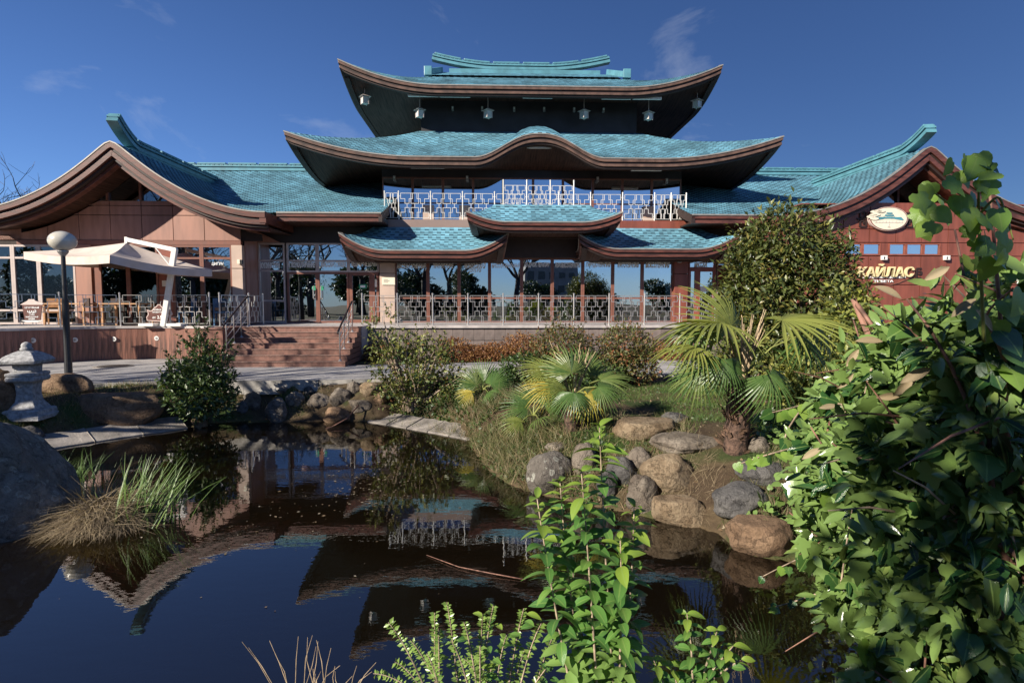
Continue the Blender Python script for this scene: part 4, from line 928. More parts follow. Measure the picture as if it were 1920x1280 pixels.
# plaque on the column beside the entrance
pq = thing('plaque', 'pale yellow plaque on the beige column right of the entrance', 'plaque', ((BX(717, -.3) + BX(741, -.3)) / 2, -0.28, BZ(528, -.3, 730)), 'B')
MB().box(BX(717, -.3), BX(741, -.3), -0.30, -0.262, BZ(534, -.3, 730), BZ(520, -.3, 730)).build('board', 'sign_cream', pq, bevel=0.004)
for k in range(3): MB().box(BX(720, -.3), BX(728 + 3 * (k % 2), -.3), -0.304, -0.3005, BZ(524.5 + 2.5 * k, -.3, 730), BZ(523.6 + 2.5 * k, -.3, 730)).build('text_line', 'letter_ink', pq)
# ================================================================== pavement, terraces, stairs
def BL(p): return MBI @ Vector(p)
near = [(-260, 760), (-120, 745), (20, 733), (100, 725), (200, 719), (330, 716), (460, 714), (600, 713), (725, 711), (790, 705), (860, 700), (940, 698), (1080, 699), (1220, 702), (1360, 706), (1500, 708), (1900, 712), (2400, 716)]
farp = [(2400, 690), (1900, 680), (1360, 672), (1220, 671), (1040, 675), (870, 680), (760, 683), (655, 685), (646, 680), (400, 668), (250, 662), (-120, 668), (-400, 690)]
pvN = [G(x, y, PZ) for x, y in near]; pvF = [G(x, y, PZ) for x, y in farp]
pv = MB(); ring = [Vector((p.x, p.y, PZ)) for p in pvN + pvF]; pv.face(ring)
for i in range(len(ring)): a, b = ring[i], ring[(i + 1) % len(ring)]; pv.face([a, a - Vector((0, 0, .12)), b - Vector((0, 0, .12)), b])
pav = pv.single('pavement', 'pave', None, None, (0, 8, 0), kind='structure')
# kerb stones along the pond side of the pavement (pieces of the pavement)
i0 = 0; kerb_me = {}
for a, b in zip(pvN[:-1], pvN[1:]):
    d = b - a; n = max(1, round(d.length / 0.95)); d = d / n
    for k in range(n):
        p = a + d * k; q = a + d * (k + 1); t = d.normalized(); s = Vector((t.y, -t.x, 0)); L_ = d.length
        key = round(L_, 2)
        if key not in kerb_me:
            kb = MB().box(0.006, L_ - 0.006, -0.13, -0.004, -0.30, 0.022); kerb_me[key] = kb.mesh('kerb_stone', 'kerb')
        if (p - Vector((0, 14, 0))).length > 22: continue
        M = Matrix.Translation(Vector((p.x, p.y, PZ + rng.uniform(-0.006, 0.006)))) @ Matrix((( t.x, -s.x, 0, 0), (t.y, -s.y, 0, 0), (0, 0, 1, 0), (0, 0, 0, 1)))
        inst('kerb_stone', kerb_me[key], pav, M)
mh = thing('manhole_cover', 'round dark iron manhole cover set in the pavement', 'manhole', G(213, 687, PZ))
c = G(213, 687, PZ)
MB().lathe((c.x, c.y, PZ + 0.002), [(0.50, 0), (0.50, 0.012), (0.42, 0.014)], 28).build('frame_ring', 'concrete', mh)
MB().lathe((c.x, c.y, PZ + 0.018), [(0.40, -0.01), (0.40, 0.004), (0.38, 0.008)], 28).build('lid', 'manhole', mh)

# staircase
sA, sB = BL(G(400, 688, PZ)), BL(G(646, 688, PZ)); xL, xR = sA.x, sB.x; ys0 = (sA.y + sB.y) / 2
NS = 7; rise = (DZ - PZ) / NS; tread = 0.30
stc = thing('staircase', 'broad red-brown stone staircase with seven steps up to the entrance', 'stairs', ((xL + xR) / 2, ys0, PZ), 'B')
for i in range(NS):
    y0 = ys0 + i * tread; z1 = PZ + rise * (i + 1)
    s_ = MB(); nseg = 3
    st_ = MB().box(xL, xR, y0, ys0 + NS * tread, z1 - rise + (0.001 if i else 0), z1 - 0.022).build('step', 'step_stone', stc)
    nslab = 4
    for k in range(nslab):
        xa, xb = lerp(xL - 0.015, xR + 0.015, k / nslab) + 0.003, lerp(xL - 0.015, xR + 0.015, (k + 1) / nslab) - 0.003
        MB().box(xa, xb, y0 - 0.02, y0 + tread + 0.01 if i < NS - 1 else y0 + 0.4, z1 - 0.021, z1 + (0.0015 if i == NS - 1 else 0)).build('tread_slab', 'step_stone', st_, bevel=0.004)
    MB().box(xL, xR, y0 - 0.018, y0 + 0.022, z1 + 0.0005, z1 + 0.004).build('nosing', 'step_edge', st_)
ytop = ys0 + (NS - 1) * tread
# landing and long terrace in front of the hall
land = thing('entrance_landing', 'pale paved landing between the staircase and the entrance doors', 'landing', ((xL + xR) / 2, ytop + 0.5, PZ), 'B')
MB().box(xL + 0.002, xR - 0.002, ytop + 0.402, 0.08, PZ, DZ - 0.001).build('slab', 'deck_top', land)
yt = -2.62; xt0, xt1 = xR + 0.002, 10.5
ter = thing('terrace', 'raised terrace faced with brown stone panels in front of the hall', 'terrace', ((xt0 + xt1) / 2, yt, PZ), 'B')
MB().box(xt0, xt1, yt + 0.03, 0.08, PZ - 0.2, DZ - 0.10).build('core', 'clad_joint', ter)
MB().box(xt0, xt1, yt - 0.10, 0.08, DZ - 0.098, DZ - 0.002).build('edge_slab', 'deck_top', ter, bevel=0.01)
zr_ = [PZ - 0.05, PZ + 0.18, PZ + 0.56, DZ - 0.102]; pw = 0.36; clad = {}
for j in range(3):
    k = 0; x = xt0
    while x < xt1 - 0.1:
        h = zr_[j + 1] - zr_[j]
        if j not in clad: clad[j] = MB().box(0.004, pw - 0.004, -0.03, 0.0, 0.004, h - 0.004).mesh('stone_panel', 'clad_stone')
        inst('stone_panel', clad[j], ter, Matrix.Translation((x, yt + 0.029 - rng.random() * 0.006 - (0.02 if j == 2 else 0), zr_[j]))); x += pw
k = 0; y = yt + 0.05
while y < -0.5:                               # return wall beside the stairs
    for j in range(3):
        inst('stone_panel', clad[j], ter, Matrix.Translation((xt0 + 0.0, y + pw, zr_[j])) @ Matrix.Rotation(R(-90), 4, 'Z'))
    y += pw
# left platform: board-clad wall following a slight curve
ppx = [(-330, 705), (-150, 694), (-40, 688), (40, 684), (100, 680), (160, 676.5), (220, 674), (280, 672.5), (340, 673), (392, 675)]
pl = [BL(G(x, y, PZ)) for x, y in ppx]
plat = thing('restaurant_terrace', 'raised restaurant terrace with curved wall of vertical brown boards left of the stairs', 'terrace', (pl[5].x, pl[5].y, PZ), 'B')
dk = MB(); top = [Vector((p.x, p.y, DZ - 0.03)) for p in pl] + [Vector((xL - 0.01, pl[-1].y, DZ - 0.03)), Vector((xL - 0.01, 0.0, DZ - 0.03)), Vector((pl[0].x, 0.0, DZ - 0.03))]
dk.face(top)
for i in range(len(top)): a, b = top[i], top[(i + 1) % len(top)]; dk.face([a, Vector((a.x, a.y, PZ - .1)), Vector((b.x, b.y, PZ - .1)), b])
dk.build('deck', 'deck_top', plat)
bd = {}
def clad_boards(parent, a, b, z0, z1, w=0.165, name='board'):
    d = b - a; n = max(1, round(d.length / w)); d = d / n; t = d.normalized(); s = Vector((t.y, -t.x, 0)); key = (round(d.length, 3), round(z1 - z0, 2))
    if key not in bd: bd[key] = MB().box(0.003, d.length - 0.003, 0.0, 0.022, 0, z1 - z0).mesh('board', 'deck_board')
    for k in range(n):
        p = a + d * k + s * rng.uniform(0.002, 0.006)
        M = Matrix(((t.x, s.x, 0, p.x), (t.y, s.y, 0, p.y), (0, 0, 1, z0), (0, 0, 0, 1))); inst(name, bd[key], parent, M)
for a, b in zip(pl[:-1], pl[1:]):
    if b.x > -24: clad_boards(plat, Vector((a.x, a.y, 0)), Vector((b.x, b.y, 0)), PZ + 0.01, DZ - 0.07)
edge = [Vector((p.x, p.y, DZ - 0.01)) for p in pl]; eo = []
for i in range(len(edge)): t = (edge[min(i + 1, len(edge) - 1)] - edge[max(0, i - 1)]).normalized(); eo.append(Vector((t.y, -t.x, 0)))
MB().sweep(edge, eo, [Vector((0, 0, -1))] * len(edge), -0.25, 0.05, -0.02, 0.055).build('edge_board', 'deck_top', plat)
nx0, nx1 = xL - 0.62, xL - 0.02; ny0, ny1 = ys0 + 0.75, pl[-1].y + 0.1
nwl = thing('stair_pier', 'square board-clad pier at the foot of the left stair railing', 'pier', ((nx0 + nx1) / 2, ny0, PZ), 'B')
MB().box(nx0 + 0.02, nx1 - 0.02, ny0 + 0.02, ny1, PZ, DZ - 0.02).build('core', 'clad_joint', nwl)
clad_boards(nwl, Vector((nx0, ny0 + 0.015, 0)), Vector((nx1, ny0 + 0.015, 0)), PZ + 0.01, DZ - 0.03)
clad_boards(nwl, Vector((nx1 - 0.015, ny0, 0)), Vector((nx1 - 0.015, ny1, 0)), PZ + 0.01, DZ - 0.03)
MB().box(nx0 - 0.03, nx1 + 0.03, ny0 - 0.05, ny1 + 0.05, DZ - 0.028, DZ + 0.01).build('cap', 'step_stone', nwl, bevel=0.006)
ordn = ['leftmost', 'second from left', 'third from left', 'rightmost']
for k, (px, py) in enumerate(((62, 638), (141, 637), (214, 635.5), (294, 634))):
    # on the board wall: find depth from the polyline by interpolation in x
    best = min(((abs((BP(px, py, lerp(a.y, b.y, t / 20)).x) - lerp(a.x, b.x, t / 20)), lerp(a.y, b.y, t / 20)) for a, b in zip(pl[:-1], pl[1:]) for t in range(21)), key=lambda q: q[0])
    p = BP(px, py, best[1] - 0.03)
    rl_ = thing('recessed_light', 'small round white light in the board wall, ' + ordn[k] + ' of four', 'light', (p.x, p.y, p.z), 'B', 'round lights in the board wall')
    ring_ = [(p.x + 0.075 * math.cos(q * math.pi / 9), p.z + 0.075 * math.sin(q * math.pi / 9)) for q in range(18)]
    MB().prism(ring_, p.y - 0.02, p.y + 0.02).build('bezel', 'white_paint', rl_, bevel=0.004)
    MB().prism([(p.x + (x - p.x) * .5, p.z + (z - p.z) * .5) for x, z in ring_], p.y - 0.026, p.y - 0.018).build('lens', 'grey_metal', rl_)

# ------------------------------------------------------------------ meander railings
def lattice_lines():
    e = lambda x: .045 + .91 * x
    B_ = [[(e(0), 1), (e(1), 1)], [(e(0), 1), (e(0), .775), (e(.15), .775), (e(.15), .585), (e(.30), .585), (e(.30), .775), (e(.42), .775), (e(.42), 1)],
          [(e(.365), 1), (e(.365), .585), (e(.635), .585), (e(.635), 1)], [(e(1), 1), (e(1), .775), (e(.85), .775), (e(.85), .585), (e(.70), .585), (e(.70), .775), (e(.58), .775), (e(.58), 1)]]
    out_ = []
    for l in B_: out_.append(l); out_.append([(x, 1 - y) for x, y in l])
    for x in (e(.225), .5, e(.775)): out_.append([(x, .585), (x, .415)])
    for y in (.88, .1): out_.append([(0, y), (e(0), y)]); out_.append([(e(1), y), (1, y)])
    return out_
LAT = lattice_lines(); lat_me = {}; post_me = {}
def lattice_mesh(w, h, mm_, th=0.017):
    key = (round(w, 2), h, mm_)
    if key not in lat_me:
        b = MB()
        for l in LAT:
            for p, q in zip(l[:-1], l[1:]):
                a = Vector((p[0] * w, 0, p[1] * h)); c = Vector((q[0] * w, 0, q[1] * h)); d = (c - a).normalized() * th / 2; b.bar(a - d, c + d, th, th, (0, 1, 0))
        lat_me[key] = b.mesh('lattice_panel', mm_)
    return lat_me[key]
def post_mesh(h, mm_):
    if (h, mm_) not in post_me:
        post_me[(h, mm_)] = MB().lathe((0, 0, 0), [(0.05, 0), (0.05, 0.012), (0.024, 0.02), (0.024, h - 0.05), (0.034, h - 0.045), (0.034, h - 0.03), (0.022, h - 0.02), (0.022, h)], 10).mesh('post', mm_, smooth=False)
    return post_me[(h, mm_)]
def railing(label, posts, z, mm_, frame='B', h=0.92, skip=()):
    posts = [Vector((p[0], p[1], z)) for p in posts]; c = posts[len(posts) // 2]
    t = thing('railing', label, 'railing', (c.x, c.y, z), frame)
    for p in posts: inst('post', post_mesh(1.10, mm_), t, Matrix.Translation(p))
    for i, (a, b) in enumerate(zip(posts[:-1], posts[1:])):
        if i in skip: continue
        d = b - a; w_ = round(d.length - 0.05, 2); e = d.normalized()
        M = Matrix(((e.x, -e.y, 0, a.x + e.x * 0.025), (e.y, e.x, 0, a.y + e.y * 0.025), (0, 0, 1, z + 0.09), (0, 0, 0, 1)))
        inst('lattice_panel', lattice_mesh(w_, h, mm_), t, M)
    return t
yr = -2.45
railing('steel meander railing along the terrace edge in front of the hall windows', [(BX(745 + 66.2 * k, yr), yr) for k in range(-1, 12)], DZ, 'steel')
railing('whitish meander railing of the upper balcony above the porch roofs', [(BX(724, -.2), -.2), (BX(750, -.2), -.2)] + [(BX(750 + 59.3 * k, -.2), -.2) for k in range(1, 9)] + [(BX(1255, -.2), -.2), (BX(1283, -.2), -.2)], ZB, 'white_steel')
# raised middle railing over the central porch roof
yc_ = -1.15; zc_ = BZ(388, yc_)
railing('short whitish meander railing right above the central porch roof', [(BX(944 + 43.5 * k, yc_), yc_) for k in range(4)], zc_ - 0.12, 'white_steel', h=0.80)
# restaurant terrace railing
acc = [0.0]; inn = [Vector((p.x, p.y + 0.14, 0)) for p in pl]
for a, b in zip(inn[:-1], inn[1:]): acc.append(acc[-1] + (b - a).length)
def along(s): return Vector((np.interp(s, acc, [p.x for p in inn]), np.interp(s, acc, [p.y for p in inn]), 0))
tot = acc[-1]; npo = int(tot / 1.42); rp_ = [along(tot * k / npo) for k in range(npo + 1)]
railing('steel meander railing round the restaurant terrace behind the lamp post', [(p.x, p.y) for p in rp_ if p.x > -24], DZ, 'steel')
# side railing of the restaurant terrace towards the landing
railing('steel meander railing at the terrace corner beside the top of the stairs', [(rp_[-1].x + 0.25, rp_[-1].y + 0.15), (xL - 0.25, rp_[-1].y + 0.9), (xL - 0.25, rp_[-1].y + 2.1)], DZ, 'steel')
def stair_rail(label, x, i0, i1, side):
    ya, yb = ys0 + (i0 + 0.5) * tread, ys0 + (i1 + 0.5) * tread; za, zb = PZ + rise * (i0 + 1), PZ + rise * (i1 + 1)
    t = thing('stair_railing', label, 'railing', (x, ya, za), 'B')
    n = 3
    for k in range(n + 1):
        u = k / n; y = lerp(ya, yb, u); zt_b = lerp(za, zb, u); i = int(round(lerp(i0, i1, u))); zb_ = PZ + rise * (i + 1)
        MB().tube([(x, y, zb_), (x, y, zt_b + 0.86), (x, y - 0.02, zt_b + 0.93)], 0.02, 8).build('baluster', 'steel', t, smooth=True)
        MB().lathe((x, y, zb_), [(0.055, 0), (0.055, 0.012), (0.02, 0.05)], 10).build('base_flange', 'steel', t)
    e = (Vector((0, yb - ya, zb - za))).normalized() * 0.22
    a, b = Vector((x, ya, za + 0.95)) - e, Vector((x, yb, zb + 0.95))
    MB().tube([a - Vector((0, 0, .06)), a, b, b + Vector((0, 0.25, 0.0))], 0.028, 10).build('handrail', 'black_rail', t, smooth=True)
    for h_ in (0.30, 0.52, 0.72): MB().tube([Vector((x, ya, za + h_)), Vector((x, yb, zb + h_))], 0.011, 6).build('rail_bar', 'steel', t)
stair_rail('dark handrail on steel balusters along the left side of the stairs', xL + 0.22, 1, 6, -1)
stair_rail('dark handrail on steel balusters along the right side of the stairs', xR - 0.18, 0, 5, 1)

# ------------------------------------------------------------------ globe lamp post
lp = G(129, 706, PZ); ht = 3.62
lamp = thing('street_lamp', 'black lamp post with large cream globe standing at the pavement edge', 'street lamp', (lp.x, lp.y, PZ))
top_ = WP(117, 452, lp.y); lean = top_.x - lp.x
def lpx(h): return lp.x + lean * h / (top_.z - PZ)
MB().tube([(lpx(h), lp.y, PZ + h) for h in (0, 0.35, 0.36, 1.9, 1.92, top_.z - PZ - 0.28)], [0.085, 0.085, 0.075, 0.072, 0.052, 0.048], 14).build('post', 'dark_metal', lamp)
MB().lathe((lp.x, lp.y, PZ), [(0.14, 0), (0.14, 0.02), (0.09, 0.05)], 14).build('base_plate', 'dark_metal', lamp)
MB().lathe((top_.x, lp.y, top_.z - 0.36), [(0.05, 0), (0.09, 0.05), (0.12, 0.10), (0.12, 0.13)], 16).build('collar', 'grey_metal', lamp)
pr_ = [(0.30 * math.sin(a), -0.24 * math.cos(a)) for a in [math.pi * k / 14 for k in range(1, 14)]]
MB().lathe((top_.x, lp.y, top_.z), [(0.02, -0.24)] + pr_ + [(0.02, 0.24)], 24).build('globe', 'lamp_globe', lamp, smooth=True)

# ------------------------------------------------------------------ cantilever parasol
um = thing('parasol', 'large beige cantilever parasol on white tilted mast over the restaurant terrace', 'parasol', tuple(G(303, 614, DZ)))
Lp, Fp = WP(44, 472, 18.6), WP(206, 478, 16.6); Rp = WP(397, 505, 19.2); Kp = Lp + Rp - Fp; Kp.z = (Lp.z + Rp.z) / 2 + 0.15
Ap = WP(237, 455, 18.7); cn = [Lp, Fp, Rp, Kp]; cv = MB()
for i in range(4):
    a, b = cn[i], cn[(i + 1) % 4]; N = 10
    def srf(u, v, a=a, b=b):
        e = a.lerp(b, u); e = e + Vector((0, 0, -0.10 * math.sin(math.pi * u)))
        p = Ap.lerp(e, v); return p + Vector((0, 0, -0.12 * math.sin(math.pi * v) * (0.4 + math.sin(math.pi * u))))
    cv.grid(srf, N, 8)
cv.build('canopy', 'fabric_beige', um, smooth=True)
vl = MB()
for i in range(4):
    a, b = cn[i], cn[(i + 1) % 4]
    def vs_(u, v, a=a, b=b):
        e = a.lerp(b, u) + Vector((0, 0, -0.10 * math.sin(math.pi * u))); nrm = (b - a).cross(Vector((0, 0, 1))).normalized()
        return e + Vector((0, 0, -0.24 * v)) + nrm * (0.025 * math.sin(u * 21) * v)
    vl.grid(vs_, 24, 2)
vl.build('valance', 'fabric_beige', um, smooth=True)
for c_ in cn: MB().tube([Ap + Vector((0, 0, -0.1)), c_ + Vector((0, 0, -0.05))], 0.015, 6).build('rib', 'grey_metal', um)
mb_, mt_ = Vector(G(303, 614, DZ)), WP(328, 466, 18.4); mb_ = Vector((WP(306, 612, 18.6).x, 18.6, DZ))
MB().bar(mb_, mt_, 0.16, 0.12, (0, 1, 0)).build('mast', 'white_paint', um, bevel=0.01)
at_ = WP(237, 449, 18.7); MB().bar(mt_ + Vector((0.05, 0, -0.05)), at_, 0.10, 0.13).build('arm', 'white_paint', um, bevel=0.01)
MB().bar(at_ + Vector((0, 0, 0.08)), Ap + Vector((0, 0, -0.25)), 0.08, 0.08).build('hub', 'white_paint', um)
MB().tube([mt_.lerp(mb_, 0.25), mt_.lerp(at_, 0.45)], 0.02, 6).build('brace', 'white_paint', um)
for dx, dy in ((-0.45, 0), (0.45, 0), (0, 0.45)): MB().box(mb_.x + dx - 0.24, mb_.x + dx + 0.24, mb_.y + dy - 0.2, mb_.y + dy + 0.2, DZ, DZ + 0.09).build('base_weight', 'white_paint', um, bevel=0.01)

# ------------------------------------------------------------------ terrace furniture
def table(px, d, w, label, m='wood_light'):
    c = WP(px, 600, d); t = thing('terrace_table', label, 'table', (c.x, d, DZ))
    MB().box(c.x - w / 2, c.x + w / 2, d - 0.4, d + 0.4, DZ + 0.71, DZ + 0.75).build('tabletop', m, t, bevel=0.006)
    for sx in (-1, 1):
        for sy in (-1, 1): MB().box(c.x + sx * (w / 2 - 0.08) - 0.03, c.x + sx * (w / 2 - 0.08) + 0.03, d + sy * 0.33 - 0.03, d + sy * 0.33 + 0.03, DZ, DZ + 0.709).build('leg', m, t)
def chair(px, d, rz, m, label, group=None):
    c = WP(px, 600, d); t = thing('terrace_chair', label, 'chair', (c.x, d, DZ), group=group)
    Mx = Matrix.Translation((c.x, d, DZ)) @ Matrix.Rotation(rz, 4, 'Z')
    def bx(nm, *b): q = MB().box(*b); q.v = [tuple(Mx @ Vector(v)) for v in q.v]; q.build(nm, m, t)
    bx('seat', -0.23, 0.23, -0.23, 0.23, 0.42, 0.47); bx('backrest', -0.22, 0.22, 0.2, 0.24, 0.60, 0.92)
    for sx in (-1, 1):
        bx('leg', sx * 0.2 - 0.02, sx * 0.2 + 0.02, -0.21, -0.17, 0, 0.42); bx('leg', sx * 0.2 - 0.02, sx * 0.2 + 0.02, 0.2, 0.24, 0, 0.60)
table(135, 19.6, 1.5, 'light wooden table behind the lamp post on the restaurant terrace')
table(240, 19.3, 1.4, 'light wooden table left of the parasol mast')
table(395, 19.8, 1.2, 'dark table near the right end of the restaurant terrace', 'wood_dark')
chair(100, 19.9, 0.4, 'wood_light', 'light wooden chair left of the table behind the lamp post')
chair(178, 19.4, 2.6, 'wood_dark', 'dark chair between the two light wooden tables')
chair(215, 20.1, 0.1, 'wood_dark', 'dark chair behind the table left of the parasol mast')
chair(352, 19.5, -1.4, 'chair_blue', 'blue chair just right of the parasol mast')
chair(420, 19.3, 1.5, 'chair_blue', 'blue chair at the right end of the restaurant terrace')

# ------------------------------------------------------------------ signs hanging on the terrace railing
def outline_sign(root, poly, y, rim=0.03):
    MB().prism(poly, y - 0.02, y).build('rim', 'sign_pink', root)
    cx_ = sum(p[0] for p in poly) / len(poly); cz_ = sum(p[1] for p in poly) / len(poly)
    n = len(poly); ar = sum(poly[i][0] * poly[(i + 1) % n][1] - poly[(i + 1) % n][0] * poly[i][1] for i in range(n)); sg = 1 if ar > 0 else -1
    ins = []
    for i in range(n):
        p0, p1, p2 = Vector(poly[i - 1]), Vector(poly[i]), Vector(poly[(i + 1) % n]); d1 = (p1 - p0).normalized(); d2 = (p2 - p1).normalized()
        nn = Vector((-(d1.y + d2.y), d1.x + d2.x)) * sg; nn.normalize(); ins.append((p1.x + nn.x * rim, p1.y + nn.y * rim))
    MB().prism(ins, y - 0.028, y - 0.0205).build('face', 'sign_brown', root)
def rail_y(px):
    x = BX(px, -4.2); return min(((abs(p.x - x), p.y) for p in [along(tot * k / 200) for k in range(201)]), key=lambda q: q[0])[1] - 0.06
ysn = rail_y(60)
q = lambda x, y: (BP(x, y, ysn).x, BP(x, y, ysn).z)
cup = thing('cup_sign', 'brown cup-shaped sign with white handwriting about tea hung on the railing', 'sign', (*q(61, 602)[:1], ysn, q(61, 602)[1]), 'B')
MB().prism([q(*p) for p in ((42, 571), (80, 571), (77, 600), (47, 600))], ysn - 0.02, ysn).build('cup', 'sign_brown', cup, bevel=0.005)
MB().prism([q(*p) for p in ((38, 571.5), (46, 567), (52, 564), (54, 561), (65, 561), (67, 564), (74, 566), (83, 569), (80, 571.5))], ysn - 0.022, ysn).build('lid', 'sign_pink', cup, bevel=0.005)
MB().prism([q(*p) for p in ((40, 600.5), (82, 600.5), (72, 604), (50, 604))], ysn - 0.022, ysn).build('saucer', 'white_paint', cup, bevel=0.005)
for txt, y, w_, h_ in (('Целебный', 576.5, 27, 4), ('ЧАЙ', 584, 17, 7), ('с собой', 589.5, 10, 2.5), ('твой вкусный', 594, 24, 3.5), ('полдник', 598, 13, 3)):
    a, b = BP(61 - w_ / 2, y, ysn), BP(61 + w_ / 2, y, ysn); text_on('lettering', txt, cup, ((a.x + b.x) / 2, ysn - 0.024, a.z), b.x - a.x, h_ * 0.0165, 0.006, 'letter_white', 0.2)
ysn = rail_y(299)
tp = thing('teapot_sign', 'brown teapot-shaped price sign with pink rim hung on the railing', 'sign', (q(299, 604)[0], ysn, q(299, 604)[1]), 'B')
outl = [(276, 601), (275, 594), (278, 590), (277.5, 585), (275, 580.5), (279, 581), (282, 582.5), (285.5, 581.5), (289, 577), (294, 573.5), (296, 570.5), (301, 570.5), (303.5, 574.5), (308, 577.5), (311.5, 581), (314, 586), (318, 591.5), (319.5, 599), (318.5, 603.5), (313, 605), (305, 603), (290, 602)]
outline_sign(tp, [q(*p) for p in outl], ysn)
hp = [q(*p) for p in ((311, 579.5), (317, 580), (321.5, 584), (323, 589), (319, 592))]
MB().tube([(x, ysn - 0.01, z) for x, z in hp], 0.018, 8).build('handle', 'sign_pink', tp)
for txt, x, y, w_, h_ in (('НОВАЯ', 296, 580.5, 15, 3.3), ('ПРЕЗЕНТАЦИЯ', 299, 585.3, 25, 3.3), ('от', 290, 595.5, 6, 3.5), ('2.50', 302, 594.5, 12, 6), ('р', 311, 597, 3, 5)):
    a, b = BP(x - w_ / 2, y, ysn), BP(x + w_ / 2, y, ysn); text_on('lettering', txt, tp, ((a.x + b.x) / 2, ysn - 0.032, a.z), b.x - a.x, h_ * 0.0165, 0.006, 'letter_white')

# ------------------------------------------------------------------ oval sign and name on the right wing
yo = -2.30
ov = thing('oval_sign', 'cream oval sign with a teal pagoda emblem on the red wall', 'sign', (BX(1656, yo), yo, BZ(434, yo, 1656)), 'B')
cxo, czo = BX(1656, yo), BZ(411, yo, 1656); ra, rb = (BX(1690, yo) - BX(1621, yo)) / 2, (BZ(390, yo, 1656) - BZ(433, yo, 1656)) / 2
el = lambda k, y0, y1, nm, mm_, dz=0: MB().prism([(cxo + ra * k * math.cos(t * math.pi / 24), czo + dz + rb * k * math.sin(t * math.pi / 24)) for t in range(48)], y0, y1).build(nm, mm_, ov)
el(1.04, yo - 0.10, yo + 0.01, 'body', 'sign_pink'); el(1.0, yo - 0.112, yo - 0.1005, 'rim', 'frame_brown'); el(0.95, yo - 0.12, yo - 0.1125, 'face', 'sign_cream')
u = ra / 34.5
def em(poly, mm_, nm, y1=-0.128): MB().prism([(cxo + x * u, czo + z * u) for x, z in poly], yo + y1, yo - 0.1202).build(nm, mm_, ov)
em([(-27, -2), (-24, 1), (-22, 3), (-10, 3), (-8, 0), (-12, -1), (-25, -3)], 'sign_teal', 'emblem_roof'); em([(27, -2), (24, 1), (22, 3), (10, 3), (8, 0), (12, -1), (25, -3)], 'sign_teal', 'emblem_roof')
em([(-13, 1), (-10, 4), (-8, 3), (8, 3), (10, 4), (13, 1), (9, 0), (-9, 0)], 'sign_teal', 'emblem_roof', -0.131)
em([(-9, 5), (-7, 8), (-5, 7), (5, 7), (7, 8), (9, 5), (5, 4), (-5, 4)], 'sign_teal', 'emblem_roof', -0.131); em([(-6, 9), (-5, 11), (5, 11), (6, 9), (3, 8), (-3, 8)], 'sign_teal', 'emblem_roof', -0.131)
em([(-26, -7.6), (26, -7.6), (26, -7), (-26, -7)], 'frame_light', 'emblem_line')
for k in range(9): em([(-24 + 6 * k, -6.5), (-23.2 + 6 * k, -6.5), (-23.2 + 6 * k, -3.6), (-24 + 6 * k, -3.6)], 'sign_pink', 'emblem_column')
em([(-1, -14), (1, -14), (0.6, -11), (1.4, -10), (0, -9), (-1, -10.5)], 'sign_pink', 'emblem_mark'); em([(-2.5, -15.5), (3, -15.5), (3, -15), (-2.5, -15)], 'letter_ink', 'emblem_mark')
for k in range(7):                            # pale carved pine spray over the upper left edge
    a = 2.2 + 0.16 * k; r_ = 0.80 + 0.10 * (k % 3); c_ = (cxo + ra * r_ * math.cos(a), czo + rb * r_ * math.sin(a) * 1.0)
    MB().prism([(c_[0] + 0.16 * math.cos(t * math.pi / 5), c_[1] + 0.055 * math.sin(t * math.pi / 5)) for t in range(10)], yo - 0.15, yo - 0.121).build('pine_spray', 'sign_cream', ov, bevel=0.01)
for sx, c0_ in ((-1, 1612), (1, 1699)):       # fret ornaments either side
    fr_ = MB(); cx_, cz_ = BX(c0_, yo), BZ(411, yo, 1656); s_ = 0.11
    for l in ([(-1, 2.2), (-1, 0.5), (1, .5), (1, 2.2), (-.2, 2.2), (-.2, 1.4)], [(2, 0), (-1, 0)], [(-1, -2.4), (1, -2.4), (1, -.6), (-.2, -.6), (-.2, -1.6)], [(-1, -2.4), (-1, -.4)]):
        for p, r_ in zip(l[:-1], l[1:]): fr_.bar((cx_ + p[0] * s_ * -sx * -1, yo + 0.0, cz_ + p[1] * s_), (cx_ + r_[0] * s_ * -sx * -1, yo + 0.0, cz_ + r_[1] * s_), 0.05, 0.04, (0, 1, 0))
    fr_.build('fret_ornament', 'fascia_dark', ov)
nm = thing('name_sign', 'golden brush-style lettering of the centre\'s name on the red wall', 'sign', (BX(1660, yo), yo, BZ(548, yo, 1660)), 'B')
a, b = BP(1607, 507, yo), BP(1712, 507, yo)
text_on('name_letters', 'КАЙЛАС', nm, ((a.x + b.x) / 2, yo - 0.03, a.z), b.x - a.x, 0.46, 0.10, 'gold_letter', 0.12)
for txt, x0_, x1_, y in (('ЦЕНТР ЗДОРОВЬЯ И ДОЛГОЛЕТИЯ', 1618, 1698, 520), ('ТИБЕТА', 1638, 1675, 527)):
    a, b = BP(x0_, y, yo), BP(x1_, y, yo); text_on('lettering', txt, nm, ((a.x + b.x) / 2, yo + 0.0, a.z), b.x - a.x, 0.085, 0.02, 'letter_white')
ln = [(1614, 526), (1622, 530), (1650, 531), (1668, 534), (1684, 530), (1690, 527), (1700, 523), (1711, 519), (1712, 508)]
MB().tube([(BX(x, yo), yo + 0.0, BZ(y, yo, x)) for x, y in ln], 0.018, 6).build('outline_tube', 'frame_brown', nm)
fr_ = MB(); cx_, cz_ = BX(1719, yo), BZ(517, yo, 1719)
